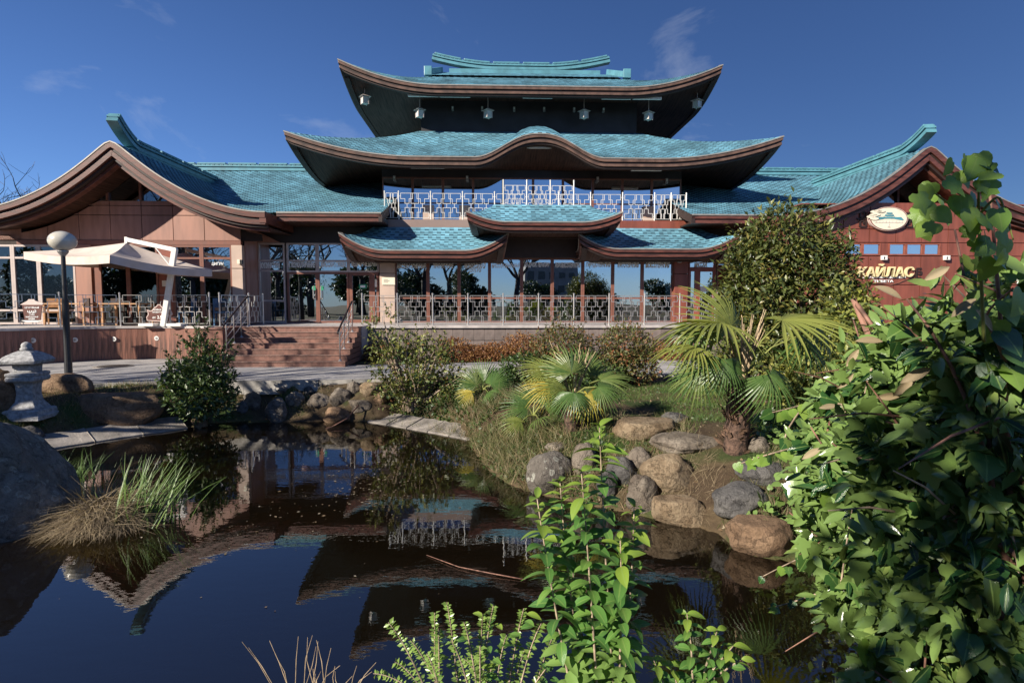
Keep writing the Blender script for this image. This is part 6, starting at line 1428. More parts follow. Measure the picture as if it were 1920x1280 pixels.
# ------------------------------------------------------------------ fan palms
def frond_mesh(name, m, seed, petiole=0.5, blade=0.62, spread=118, nseg=30, droop=0.35, split=0.5, fold=0.0):
    """fan palm leaf: stalk along +y, then pleated segments fanned in the local x-y plane (z = upper side)"""
    rg = np.random.default_rng(seed); b = MB(); hub = Vector((0, petiole, 0))
    b.tube([(0, 0, 0), (0, petiole * .5, .02 * petiole), hub], [.013, .010, .008], 5, rnd=.9)
    for i in range(nseg):
        a = R(lerp(-spread, spread, (i + .5) / nseg)); L_ = blade * (0.74 + 0.26 * math.cos(a * .72)) * rg.uniform(.93, 1.05); da = R(spread / nseg) * 1.0
        rr = rg.random() * .35; dd = droop * rg.uniform(.75, 1.35); prev = None
        for k in range(7):
            t = k / 6; r_ = L_ * t; z = -dd * L_ * t ** 2.4 - fold * abs(a) * r_ * .35
            wv = math.sin(da) * r_ if t < split else math.sin(da) * L_ * split * max(0.03, (1 - t) / (1 - split)) ** .75
            rr2 = r_ * math.sqrt(max(.05, 1 - (dd * t ** 1.6) ** 2 * .6)); ca, sa = math.cos(a), math.sin(a)
            cpt = hub + Vector((sa * rr2, ca * rr2, z)); s = Vector((ca, -sa, 0)) * wv
            cur = (cpt - s + Vector((0, 0, wv * .45)), cpt, cpt + s + Vector((0, 0, wv * .45)))
            if prev: b.face([prev[0], prev[1], cur[1], cur[0]], rr); b.face([prev[1], prev[2], cur[2], cur[1]], rr)
            prev = cur
    return b.mesh(name, m)
def palm(label, base, crown, fronds, seed, trunk_r, scale=1.0, dead=0, trunk=True):
    """fronds: (hub px, py, depth, tip-direction, upper-side normal, material, blade size)"""
    rg = np.random.default_rng(seed); base = Vector(base); crown = Vector(crown); t = thing('fan_palm', label, 'palm', tuple(base))
    if trunk:
        n = 12; tr = MB(); H = crown.z - base.z
        tr.tube([base.lerp(crown, k / n) + Vector((0, 0, -.08 if k == 0 else 0)) for k in range(n + 1)], [trunk_r * (1.05 - .15 * abs(k / n - .6) + .06 * math.sin(k * 2.1)) for k in range(n + 1)], 14); tr.build('trunk', 'trunk_palm', t, smooth=True)
        lv = leaf_tmpl(.28, .3, -.25)
        boot = MB().add([tuple(v) for v in lv[0]], [tuple(f) for f in lv[1]]).mesh('leaf_base', 'palm_fibre')
        for k in range(int(70 * min(1, H))):
            h = rg.random(); a = rg.random() * 6.28; p = base.lerp(crown, h) + Vector((math.cos(a), math.sin(a), 0)) * trunk_r * .97
            inst('leaf_base', boot, t, frame_M(p, Vector((math.cos(a) * .55, math.sin(a) * .55, 1)) + Vector(rg.normal(size=3) * .2), Vector((math.cos(a), math.sin(a), .2)), .10 + .10 * rg.random()))
    if dead:
        for k in range(dead):
            a = rg.random() * 6.28; s = crown + Vector((math.cos(a), math.sin(a), 0)) * .05; e = s + Vector((math.cos(a) * .22 + rg.normal() * .06, math.sin(a) * .12, .55 + .35 * rg.random())) * scale
            MB().tube([s, s.lerp(e, .5) + Vector((0, 0, .05)), e], [.012, .009, .004], 5).build('dry_stalk', 'dry_stem', t)
    for k, (hx_, hy_, hd, dv, nv, m_, bs_) in enumerate(fronds):
        hub = Vector(at_px(hx_, hy_, hd)); pl_ = (hub - crown); L_ = pl_.length
        me = frond_mesh('frond', m_, seed * 50 + k, 0.06, bs_ * 1.1, 112 if bs_ > .3 else 90, 30, rg.uniform(.30, .55), .42, rg.uniform(0, .5))
        fr_ = inst('frond', me, t, frame_M(hub - Vector(dv).normalized() * .05, dv, nv, 1.0))
        mid = crown.lerp(hub, .5) + Vector((0, 0, .12 * L_)); q = MB().tube([crown, mid, hub], [.014, .011, .008], 6).mesh('stalk', 'petiole', tuple(base)); part('stalk', q, fr_).parent = t
    return t
gr_, yl_, ol_ = 'palm_green', 'palm_yellow', 'palm_olive'
D = 7.6; bp = Vector(on_ground(1385, 852)); D = bp.y + .12; bp.y = D
cr = Vector(at_px(1392, 705, D))
palm('tall fan palm with shaggy brown trunk on the right bank', bp, cr, [
    (1372, 612, D - .1, (-.45, 0, 1), (.55, -.75, .1), ol_, .72), (1352, 606, D - .2, (-1, -.2, .12), (0, .2, 1), ol_, .98), (1300, 612, D - .1, (-.5, -.3, -.55), (-.4, -.5, .8), gr_, .46),
    (1304, 650, D - .5, (-.8, -.5, .0), (-.05, -.25, 1), ol_, .55), (1312, 693, D - .5, (-.35, -.35, -.9), (-.2, -.85, .35), gr_, .46), (1360, 672, D - .6, (-.05, -.5, -.9), (.1, -.9, .3), gr_, .46), (1330, 665, D + .3, (-.9, .3, -.2), (0, -.2, 1), gr_, .6),
    (1442, 700, D - .55, (.45, -.45, -.75), (.2, -.8, .45), gr_, .56), (1500, 628, D - .1, (.7, -.1, -.5), (.25, -.4, .9), gr_, .66), (1465, 600, D - .3, (1, -.1, .18), (0, -.15, 1), ol_, 1.0), (1530, 612, D + .2, (.8, .2, -.5), (.3, -.5, .8), gr_, .60),
    (1440, 650, D + .4, (.6, .7, .0), (0, -.2, 1), gr_, .6)], 3, .155, dead=34)
bp = Vector(on_ground(1073, 815)); D = bp.y + .15; bp.y = D; cr = Vector(at_px(1074, 742, D))
palm('low bushy fan palm with some yellow leaves in the middle of the bank', bp, cr, [
    (1026, 694, D, (-.85, -.1, .35), (.25, -.6, .75), ol_, .42), (1072, 700, D - .25, (-.35, .1, .9), (.1, -.9, .4), gr_, .50), (1062, 702, D - .1, (-.75, .2, .6), (.2, -.8, .6), ol_, .52), (1098, 698, D + .1, (.5, .1, .8), (-.1, -.9, .4), gr_, .42), (1125, 712, D, (.95, -.1, .12), (-.1, -.55, .8), gr_, .52),
    (1030, 724, D - .2, (-.9, -.2, .25), (.2, -.6, .8), yl_, .40), (1055, 728, D - .3, (-.8, -.3, .4), (.1, -.7, .7), ol_, .42), (1100, 738, D - .4, (.5, -.5, -.55), (.2, -.8, .5), yl_, .42), (1075, 735, D - .5, (-.1, -.7, -.6), (0, -.8, .6), gr_, .40), (1120, 725, D - .3, (.8, -.4, -.3), (.1, -.6, .8), gr_, .42), (1090, 690, D + .3, (.1, .5, .85), (0, -.9, .4), gr_, .45)], 5, .11, dead=10)
bp = Vector(on_ground(1000, 805)); D = bp.y + .1; bp.y = D; cr = bp + Vector((0, 0, .22))
palm('small fan palm sprouting left of the yellow-leaved palm', bp, cr, [(990, 764, D, (-.8, -.1, .45), (.2, -.7, .6), gr_, .46), (1003, 752, D + .1, (-.25, .1, .95), (.3, -.9, .3), gr_, .40), (1020, 760, D - .1, (.6, -.1, .7), (-.2, -.8, .5), gr_, .38), (978, 790, D - .2, (-.9, -.3, .15), (.1, -.6, .8), ol_, .34), (1010, 785, D - .3, (.2, -.7, .3), (0, -.6, .8), gr_, .36), (1030, 745, D, (.7, 0, .6), (-.2, -.8, .5), gr_, .4)], 6, .05, trunk=False)
bp = Vector(on_ground(905, 745)); D = bp.y + .1; bp.y = D; cr = bp + Vector((0, 0, .15))
palm('small fan palm at the far end of the grassy bank', bp, cr, [(906, 716, D, (0, 0, 1), (0, -1, .2), gr_, .46), (893, 722, D - .1, (-.6, 0, .75), (.2, -.9, .4), gr_, .46), (920, 722, D - .1, (.6, 0, .75), (-.2, -.9, .4), gr_, .46), (885, 735, D - .2, (-1, -.2, .05), (.1, -.6, .8), yl_, .32), (915, 735, D - .3, (.4, -.7, .2), (0, -.7, .7), gr_, .35)], 7, .05, trunk=False)

# ================================================================== grass and ground cover
def ground_scatter(name, label, n, box, tm, m, size, seed, cond, cat=None, tilt=0.5, droop_dir=None, up=1.0):
    rg = np.random.default_rng(seed); x = rg.uniform(box[0], box[1], n); y = rg.uniform(box[2], box[3], n); sd = pond_sd(x, y)
    pat = np.sin(x * 1.9 + 1.3 * np.sin(y * 1.4)) + np.sin(y * 2.3 + 1.7 * np.sin(x * 1.2)); ok = cond(x, y, sd, pat, rg); x, y, sd = x[ok], y[ok], sd[ok]; z = ground_z(x, y) - .01
    P = np.stack([x, y, z], 1); Dv = rg.normal(size=P.shape) * tilt; Dv[:, 2] = up + 0.2 * rg.random(len(P)); Nn = rg.normal(size=P.shape); Nn[:, 2] += .1
    me = scatter_mesh(name, tm, P, Dv, Nn, size * (.5 + .9 * rg.random(len(P))), m, rg); o = bpy.data.objects.new(name, me); COL.objects.link(o); tag(o, label, cat, kind='stuff'); return o
thin = blade_tmpl(.022, .35); wide = blade_tmpl(.035, .25)
offpath = lambda x, y: (y < 13.25 - .02 * np.abs(x))
ground_scatter('lawn_grass', 'short green grass of the lawn around the tall palm', 60000, (1.2, 7.5, 5.0, 13.2), thin, 'grass_green', .085, 51, lambda x, y, sd, p, r: (sd > .35) & (p > -.9) & offpath(x, y), 'grass')
ground_scatter('bank_grass', 'mixed green and straw grass on the pond banks', 70000, (-9.5, 6, 5.2, 13.4), thin, 'grass_mixed', .15, 52, lambda x, y, sd, p, r: (sd > .02) & (sd < 2.2) & (p > -.5) & offpath(x, y) & ~((x < -5.2) & (sd < .7)), 'grass')
ground_scatter('dry_grass', 'straw-coloured dry grass on the middle bank', 22000, (-3.2, 2.6, 6.4, 12.2), blade_tmpl(.016, .9), 'grass_dry', .15, 53, lambda x, y, sd, p, r: (sd > .02) & (sd < 2.0) & (p < .7), 'grass', tilt=.8)
ground_scatter('shore_grass', 'long grass hanging over the water on the middle bank', 12000, (-1.6, .9, 7.2, 11.4), blade_tmpl(.018, .9), 'grass_mixed', .22, 54, lambda x, y, sd, p, r: (sd > .0) & (sd < 1.0), 'grass', tilt=.8)
ground_scatter('ground_cover', 'low creeping leaves covering the banks', 30000, (-9, 6.5, 5.4, 13.3), leaf_tmpl(.32), 'leaf_bush', .055, 55, lambda x, y, sd, p, r: (sd > .05) & (p > -.4) & offpath(x, y) & ~((x < -5.2) & (sd < .7)), 'ground cover', tilt=1.2, up=.5)
ground_scatter('leaf_litter', 'brown fallen leaves lying on the banks', 9000, (-9, 7, 5.2, 13.3), leaf_tmpl(.34), 'litter', .05, 56, lambda x, y, sd, p, r: (sd > .05) & offpath(x, y), 'fallen leaves', tilt=1.6, up=.15)
ground_scatter('near_grass', 'grass on the near bank below the camera', 16000, (-4, 4, .3, 2.6), thin, 'grass_mixed', .16, 57, lambda x, y, sd, p, r: (sd > .02) & (np.hypot(x, y) > .5), 'grass')
ground_scatter('bank_herbs', 'small green herbs at the foot of the olive shrub', 9000, (-3.4, .6, 9.8, 13.2), leaf_tmpl(.25), 'leaf_bush', .09, 58, lambda x, y, sd, p, r: (sd > .1) & (x > -2.9 + (13 - y) * .3), 'ground cover', tilt=.9, up=.8)
ground_scatter('bank_creeper', 'dark creeping foliage matting the middle bank down to the water', 15000, (-2.6, 1.4, 7.0, 12.6), leaf_tmpl(.3), 'leaf_bush', .065, 59, lambda x, y, sd, p, r: (sd > -.03) & (sd < 1.6) & (p > -1.0), 'ground cover', tilt=1.0, up=.6)
# floating debris
rg = np.random.default_rng(61)
pp = [G(x, y, .006) for x, y in zip(np.concatenate([rg.normal(690, 55, 420), rg.normal(420, 90, 90), rg.uniform(100, 1200, 30)]), np.concatenate([rg.normal(905, 34, 420), rg.normal(970, 30, 90), rg.uniform(830, 1150, 30)]))]
P = np.array([(p.x, p.y, .006) for p in pp]); P = P[pond_sd(P[:, 0], P[:, 1]) < -.05]
Dv = rg.normal(size=P.shape); Dv[:, 2] = 0; Nn = np.tile(np.array([0, 0, 1.0]), (len(P), 1)) + rg.normal(size=P.shape) * .08
o = bpy.data.objects.new('floating_leaves', scatter_mesh('floating_leaves', leaf_tmpl(.3, .05, .02), P, Dv, Nn, .012 + .04 * rg.random(len(P)) ** 2, 'litter', rg)); COL.objects.link(o); tag(o, 'bits of leaves floating on the pond', 'fallen leaves', kind='stuff')
def stick(label, pts, r_):
    P = [G(x, y, z) for x, y, z in pts]; MB().tube(P, [r_ * (1 - .6 * k / (len(P) - 1)) for k in range(len(P))], 6).single('stick', 'twig_red', label, 'stick', tuple(P[0]), smooth=True)
stick('bare brown twig floating in the middle of the pond', [(985, 1086, .01), (920, 1074, .02), (860, 1062, .015), (800, 1040, .01)], .007)
stick('thin branch leaning into the water from the square stone', [(672, 760, .35), (650, 785, .12), (622, 800, .04), (600, 806, -.05)], .02)
# ------------------------------------------------------------------ reed clump by the big boulder
c = G(190, 985, 0); rd = thing('reed_clump', 'tussock of dry straw with green iris blades in the water beside the boulder', 'grass clump', (c.x, c.y, -.1)); rg = np.random.default_rng(71)
n = 5200; a = rg.random(n) * 6.28; r_ = np.sqrt(rg.random(n)); P = np.stack([c.x - .06 + .52 * r_ * np.cos(a), c.y + .15 + .42 * r_ * np.sin(a), -.05 + .32 * (1 - r_ ** 2)], 1)
Dv = np.stack([np.cos(a) * 1.1 + rg.normal(size=n) * .6, np.sin(a) * 1.1 + rg.normal(size=n) * .6, .55 + .5 * rg.normal(size=n)], 1)
part('straw', scatter_mesh('straw', blade_tmpl(.012, .9), P, Dv, rg.normal(size=P.shape) * .4 + np.array([0, 0, 1.0]), .20 + .20 * rg.random(n), 'grass_dry', rg, (c.x, c.y, -.1)), rd)
def iris(n, cx_, cy_, sx_, sy_, L0, L1, m_):
    P = np.stack([cx_ + rg.normal(size=n) * sx_, cy_ + rg.normal(size=n) * sy_, np.full(n, .0)], 1); Dv = rg.normal(size=P.shape) * .28; Dv[:, 2] = 1; Dv[:, 0] += .22
    part('green_blades', scatter_mesh('green_blades', blade_tmpl(.016, .28), P, Dv, np.stack([-Dv[:, 0], -Dv[:, 1] - .6, np.full(n, .3)], 1), L0 + (L1 - L0) * rg.random(n), m_, rg, (c.x, c.y, -.1)), rd)['kind'] = 'stuff'
q_ = G(262, 975, 0); iris(120, q_.x, q_.y, .20, .13, .40, .82, 'grass_reed'); q_ = G(140, 900, 0); iris(60, q_.x, q_.y, .18, .08, .25, .5, 'grass_reed'); q_ = G(215, 930, 0); iris(55, q_.x, q_.y, .28, .1, .25, .55, 'grass_reed')
# ================================================================== plants close to the camera
def Wp(px, py, d): return Vector(at_px(px, py, d))
def leaf_set(kind):
    return [detail_leaf(kind, *a[:1], **a[1]) for a in LEAVES[kind]]
# ------------------------------------------------------------------ tall shoots with paired drooping leaves
dP = 1.72
sh_me = [detail_leaf('leaf', 'leaf_privet', w=.27, droop=.6, fold=.25), detail_leaf('leaf', 'leaf_privet', w=.29, droop=.4, fold=.3), detail_leaf('leaf', 'leaf_privet', w=.25, droop=.8, fold=.2)]
yg_me = [detail_leaf('leaf', 'leaf_young', w=.25, droop=.45, fold=.3), detail_leaf('leaf', 'leaf_young', w=.27, droop=.65, fold=.25)]
bz = Vector((0.30, 1.70, gz(0.30, 1.70)))
prv = thing('leafy_shrub', 'upright green shrub with paired drooping leaves on pale stems, close to the camera', 'shrub', tuple(bz))
rg = np.random.default_rng(81)
STEMS = [((1124, 800), (1132, 1000), (1150, 1300), 0.0, 0), ((1090, 884), (1105, 1060), (1120, 1300), -.06, 2), ((1050, 902), (1062, 1080), (1095, 1300), .05, 0), ((1007, 934), (1032, 1100), (1072, 1300), -.03, 1), ((1189, 950), (1186, 1100), (1168, 1300), .04, 3), ((1163, 1012), (1168, 1140), (1160, 1300), -.08, 1), ((1066, 990), (1078, 1130), (1110, 1300), .09, 0)]
SL = []
for si, (a_, b_, c_, dz, ph) in enumerate(STEMS):
    A_, B2, C_ = Wp(*a_, dP + dz), Wp(*b_, dP + dz * .7), Wp(*c_, dP + dz * .3); root = Vector((bz.x + (C_.x - bz.x) * .5, bz.y + dz * .3, gz(bz.x, bz.y)))
    pts = [root, C_, B2, A_]; segs = []
    for k in range(12): t = k / 11; segs.append(((1 - t) ** 2 * C_ + 2 * t * (1 - t) * B2 + t * t * A_))
    MB().tube([root] + segs, [.0048] + [.0044 - .0028 * k / 11 for k in range(12)], 6).build('stem', 'twig_pale', prv, smooth=True)
    L_ = (A_ - B2).length + (B2 - C_).length; nn = int(L_ / .024)
    for k in range(nn + 1):
        t = 1 - k * .024 / L_; p = (1 - t) ** 2 * C_ + 2 * t * (1 - t) * B2 + t * t * A_
        if p.z < bz.z + .1: continue
        ang = (R(90) if (k + ph) % 2 else 0) + rg.normal() * .35 + .25
        for sg in (0, math.pi):
            a = ang + sg + rg.normal() * .15; young = k < 7 - (si % 3); size = (.032 + .014 * min(k, 4) / 4) * rg.uniform(.75, 1.25)
            el_ = .85 if k == 0 else (.6 if k < 4 else .38); dv = Vector((math.cos(a), math.sin(a) * .9, el_ + rg.normal() * .16)); SL.append((p.z, p, dv, Vector((-math.cos(a) * .3, -math.sin(a) * .3, 1)) + Vector(rg.normal(size=3) * .2), size * 1.42, young))
SL.sort(key=lambda q: -q[0])
for z_, p, dv, nv, s_, young in SL[:300]: inst('leaf', (yg_me if young else sh_me)[rg.integers(2 if young else 3)], prv, frame_M(p, dv, nv, s_))
def tm_of(me):
    co = np.empty(len(me.vertices) * 3); me.vertices.foreach_get('co', co); return co.reshape(-1, 3), np.array([list(p.vertices) for p in me.polygons])
if len(SL) > 300:
    q = SL[300:]; o = part('lower_leaves', scatter_mesh('lower_leaves', tm_of(sh_me[0]), np.array([x[1] for x in q]), np.array([x[2] for x in q]), np.array([x[3] for x in q]), np.array([x[4] for x in q]), 'leaf_privet', rg, tuple(bz)), prv); o['kind'] = 'stuff'
# ------------------------------------------------------------------ low shoots at the bottom right of it
b2 = Vector((0.62, 1.72, gz(.62, 1.72))); lo_ = thing('leafy_shrub', 'low green shoots with rounded leaves at the bottom edge right of the tall shrub', 'shrub', tuple(b2))
for si, (a_, b_, c_) in enumerate([((1288, 1150), (1296, 1210), (1300, 1300)), ((1345, 1180), (1330, 1230), (1305, 1300)), ((1390, 1235), (1350, 1262), (1300, 1300)), ((1255, 1245), (1265, 1270), (1280, 1310)), ((1375, 1210), (1340, 1250), (1300, 1310)), ((1225, 1235), (1240, 1270), (1255, 1310))]):
    A_, B2, C_ = Wp(*a_, dP + .05), Wp(*b_, dP + .05), Wp(*c_, dP + .05)
    MB().tube([Vector((C_.x * .9 + b2.x * .1, C_.y, b2.z)), C_, B2, A_], [.004, .0035, .003, .0015], 6).build('stem', 'twig_pale', lo_)
    L_ = (A_ - B2).length + (B2 - C_).length; nn = max(4, int(L_ / .022))
    for k in range(nn):
        t = 1 - k / nn; p = (1 - t) ** 2 * C_ + 2 * t * (1 - t) * B2 + t * t * A_; ang = (R(90) if k % 2 else 0) + rg.normal() * .4
        for sg in (0, math.pi): a = ang + sg; inst('leaf', (yg_me if k < 2 else sh_me)[rg.integers(2)], lo_, frame_M(p, Vector((math.cos(a), math.sin(a), .35)), Vector((0, -.2, 1)) + Vector(rg.normal(size=3) * .25), rg.uniform(.036, .052)))
# ------------------------------------------------------------------ small-leaved arching twigs, bottom centre
b3 = Vector((-.02, 1.85, gz(-.02, 1.85))); tw = thing('twiggy_shrub', 'arching twigs with tiny leaves at the bottom edge left of the tall shrub', 'shrub', tuple(b3)); TP, TD, TN = [], [], []
tips = [(728, 1166), (838, 1128), (815, 1148), (822, 1178), (905, 1150), (925, 1135), (982, 1140), (1015, 1168), (870, 1165), (770, 1200), (950, 1190), (900, 1210), (1040, 1185), (800, 1225), (845, 1200), (985, 1215), (740, 1240), (1060, 1215), (870, 1235), (930, 1240), (700, 1262), (1090, 1240)]
br = MB()
for k, (tx, ty) in enumerate(tips):
    dd_ = 1.85 + rg.normal() * .08; A_ = Wp(tx, ty, dd_); bx_ = lerp(tx, 900, .35); C_ = Wp(bx_ + rg.normal() * 15, 1310, dd_); M_ = C_.lerp(A_, .55) + Vector((0, 0, .03 + .03 * rg.random())); P_ = [(1 - t) ** 2 * C_ + 2 * t * (1 - t) * M_ + t * t * A_ for t in np.linspace(0, 1, 9).tolist()]
    br.tube([Vector((C_.x, C_.y, b3.z))] + P_, [.003] + [.0028 - .0002 * i for i in range(9)], 5)
    L_ = sum((P_[i + 1] - P_[i]).length for i in range(8)); nn = int(L_ / .011)
    for i in range(nn):
        t = i / nn; j = min(7, int(t * 8)); p = P_[j].lerp(P_[j + 1], t * 8 - j); e = (P_[j + 1] - P_[j]).normalized(); s = e.cross(Vector((rg.normal() * .3, -1, .2))).normalized()
        for sg in (-1, 1): TP.append(p); TD.append(s * sg + e * .45 + Vector(rg.normal(size=3) * .2)); TN.append(Vector((0, -.4, 1)) + Vector(rg.normal(size=3) * .4))
br.build('twigs', 'twig_pale', tw)
part('small_leaves', scatter_mesh('small_leaves', leaf_tmpl(.3), np.array(TP), np.array(TD), np.array(TN), .013 + .011 * rg.random(len(TP)), 'leaf_ivy_bright', rg, tuple(b3)), tw)
for (px, py) in ((905, 1155), (985, 1150), (940, 1180), (830, 1240), (925, 1250), (1010, 1230)):
    for k in range(5):
        p = Wp(px + rg.normal() * 12, py + k * 14, 1.82); a = rg.random() * 6.28
        inst('leaf', (yg_me if k == 0 else sh_me)[rg.integers(2)], tw, frame_M(p, Vector((math.cos(a), math.sin(a), .4)), (0, -.3, 1), rg.uniform(.03, .05)))
dg = thing('dry_grass_tuft', 'few dry straw stalks rising at the bottom edge left of centre', 'grass', (-.5, 1.85, gz(-.5, 1.85)))
for k in range(22):
    x_ = rg.uniform(500, 690); A_ = Wp(x_ + rg.normal() * 30, rg.uniform(1175, 1270), 1.85); C_ = Wp(lerp(x_, 590, .3), 1320, 1.85)
    MB().tube([Vector((C_.x, C_.y, gz(C_.x, C_.y))), C_, C_.lerp(A_, .6) + Vector((rg.normal() * .01, 0, .015)), A_], [.0016, .0015, .0012, .0006], 4).build('stalk', 'dry_stem', dg)

# ------------------------------------------------------------------ big-leaved evergreen and ivy at the right edge
BL_ = [(1885, 640, 1.50, 150, 150), (1770, 700, 1.85, 150, 110), (1655, 760, 2.35, 120, 110), (1790, 850, 1.75, 190, 170), (1660, 930, 2.1, 150, 150), (1590, 850, 2.55, 90, 100), (1860, 1060, 1.55, 210, 190), (1700, 1090, 1.9, 150, 130), (1800, 1240, 1.65, 170, 130), (1590, 1000, 2.3, 90, 90), (1630, 1110, 2.15, 80, 60), (1890, 820, 1.45, 150, 160), (1760, 650, 2.0, 80, 50)]
vb_base = Vector((1.75, 1.75, gz(1.75, 1.75)))
vb = thing('laurel_shrub', 'large glossy evergreen shrub with long toothed leaves filling the right edge', 'shrub', tuple(vb_base)); rg = np.random.default_rng(91)
blobs = [blob(px, py, d_, rx_, rz_, rx_ * d_ / F * .7) for px, py, d_, rx_, rz_ in BL_]
lm = [detail_leaf('leaf', 'leaf_laurel', w=.145, droop=.2, fold=.35, n=10, tooth=.08), detail_leaf('leaf', 'leaf_laurel', w=.16, droop=.45, fold=.3, n=10, tooth=.07, wave=.15), detail_leaf('leaf', 'leaf_laurel', w=.175, droop=.1, fold=.4, n=10, tooth=.06)]
ded = detail_leaf('dead_leaf', 'leaf_dead', w=.16, droop=.1, fold=.5, n=7)
P, Dd = blob_points(rg, blobs, 9500, .5)
# nearest, outermost leaves become parts of their own
pos = P - np.array([0, 0, EYE]); dist = np.linalg.norm(pos, axis=1); facing = -(Dd * unit(pos)).sum(1)
u_ = P[:, 0] / P[:, 1] * F + 960
inner_ = np.zeros(len(P))
for c_, r_ in blobs: inner_ = np.maximum(inner_, 1 - (((P - np.array(c_)) / np.array(r_)) ** 2).sum(1))
score = facing * 1.2 - inner_ * 1.4 - dist * .12; score[u_ > 1960] -= 5
order = np.argsort(-score); big = set(order[:270].tolist())
for i in order[:270]:
    dv = Vector(Dd[i]) * .5 + Vector(rg.normal(size=3) * .75) + Vector((-.1, -.1, -.25)); nv = Vector((0, -.55, .8)) + Vector(rg.normal(size=3) * .4)
    inst('leaf', lm[rg.integers(3)], vb, frame_M(P[i], dv, nv, rg.uniform(.055, .095) * (1.0 if rg.random() < .85 else 1.3)))
rest = order[270:]
tmpl_l = detail_leaf('tmp', 'leaf_laurel', w=.18, droop=.2, n=4)
co = np.empty(len(tmpl_l.vertices) * 3); tmpl_l.vertices.foreach_get('co', co); tv = co.reshape(-1, 3); tf = np.array([list(p.vertices) for p in tmpl_l.polygons])
dv = Dd[rest] * .6 + rg.normal(size=(len(rest), 3)) * .7; nv = rg.normal(size=(len(rest), 3)) * .45 + np.array([0, -.35, .8])
o = part('inner_leaves', scatter_mesh('inner_leaves', (tv, tf), P[rest], dv, nv, .045 + .045 * rg.random(len(rest)), 'leaf_laurel', rg, tuple(vb_base)), vb); o['kind'] = 'stuff'
for k, (px, py, d_) in enumerate(((1655, 640, 1.7), (1690, 560, 1.6), (1780, 500, 1.5), (1600, 700, 1.9), (1745, 690, 1.5), (1540, 840, 2.0), (1830, 560, 1.4), (1570, 760, 1.9), (1720, 700, 1.6), (1860, 620, 1.3), (1610, 655, 1.9), (1690, 740, 1.7))):
    p = Wp(px, py, d_); a = rg.random() * 6.28; inst('dead_leaf', ded, vb, frame_M(p, Vector((-.9 + rg.normal() * .3, 0, -.35 + rg.normal() * .4)), Vector((0, -1, .5)) + Vector(rg.normal(size=3) * .3), rg.uniform(.06, .09)))
brs = [((1760, 1250, 1.75), (1700, 900, 1.95), (1600, 600, 2.2)), ((1880, 1250, 1.55), (1870, 800, 1.5), (1790, 430, 1.6)), ((1900, 1250, 1.5), (1900, 800, 1.4), (1850, 300, 1.3)), ((1740, 1250, 1.8), (1650, 1000, 2.0), (1520, 800, 2.2)), ((1730, 1260, 1.8), (1640, 1090, 2.0), (1480, 960, 2.2)), ((1840, 1260, 1.6), (1720, 950, 1.7), (1560, 830, 1.9)), ((1900, 1200, 1.5), (1880, 760, 1.35), (1700, 560, 1.5)), ((1920, 900, 1.4), (1800, 830, 1.5), (1660, 790, 1.7)), ((1920, 1050, 1.4), (1790, 960, 1.5), (1650, 920, 1.65)), ((1600, 560, 2.1), (1640, 620, 2.0), (1720, 720, 1.9))]
for a_, b_, c_ in brs:
    A_, B2, C_ = Wp(*a_), Wp(*b_), Wp(*c_); MB().tube([vb_base.lerp(A_, .5), A_] + [(1 - t) ** 2 * A_ + 2 * t * (1 - t) * B2 + t * t * C_ for t in np.linspace(.1, 1, 8).tolist()], [.012, .010] + [.009 - .0009 * k for k in range(8)], 6).build('branch', 'twig_red', vb, smooth=True)
for k in range(46):                           # thin pinkish twigs threading through the leaves
    i = order[rg.integers(1500)]; p = Vector(P[i]); e = p + Vector((rg.normal() * .16 - .08, rg.normal() * .05 - .03, rg.normal() * .10 + .02)); MB().tube([p, p.lerp(e, .5) + Vector((0, 0, .015)), e], [.0035, .003, .0015], 5).build('twig', 'twig_red' if k % 2 else 'twig_pale', vb)
# ivy: runners with lobed leaves over and around the shrub, and the tall bright spray against the sky
iv_base = Vector((1.55, 2.2, gz(1.55, 2.2))); iv = thing('ivy', 'ivy with lobed leaves climbing over the right-hand shrub, bright spray against the sky', 'ivy', tuple(iv_base))
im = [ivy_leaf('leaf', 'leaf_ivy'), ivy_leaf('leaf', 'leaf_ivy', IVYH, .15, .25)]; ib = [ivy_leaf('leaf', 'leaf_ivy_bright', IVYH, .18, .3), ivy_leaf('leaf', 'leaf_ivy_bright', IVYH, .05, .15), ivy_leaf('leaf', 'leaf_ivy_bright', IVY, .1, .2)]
cnt = 0
def ivy_at(p, s, bright, nv=None, dv=None):
    global cnt
    if cnt >= 300: return
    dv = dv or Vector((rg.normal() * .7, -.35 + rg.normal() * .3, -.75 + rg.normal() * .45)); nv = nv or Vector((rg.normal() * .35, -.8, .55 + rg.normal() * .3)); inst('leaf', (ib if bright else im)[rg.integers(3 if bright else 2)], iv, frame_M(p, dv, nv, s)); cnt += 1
spray = [(1748, 355), (1735, 372), (1760, 350), (1775, 375), (1752, 390), (1790, 345), (1800, 310), (1825, 300), (1835, 330), (1850, 295), (1865, 315), (1870, 345), (1820, 330), (1845, 305), (1880, 330), (1808, 355), (1795, 385), (1815, 375), (1840, 370), (1770, 400), (1790, 405), (1765, 425), (1830, 400), (1855, 385), (1880, 380), (1830, 430), (1850, 410), (1870, 415), (1885, 400), (1900, 420), (1860, 440), (1890, 440), (1845, 455), (1872, 460), (1905, 455), (1740, 400), (1742, 425), (1760, 370), (1812, 340), (1900, 480), (1880, 490), (1850, 345)]
dS = 1.12
for k, (px, py) in enumerate(spray): p = Wp(px - 14, py - 6, dS + rg.normal() * .05); ivy_at(p, rg.uniform(.028, .044), True, Vector((rg.normal() * .5, -.75, .55 + rg.normal() * .25)), Vector((rg.normal() * .55, -.25, -.8 + rg.normal() * .25)))
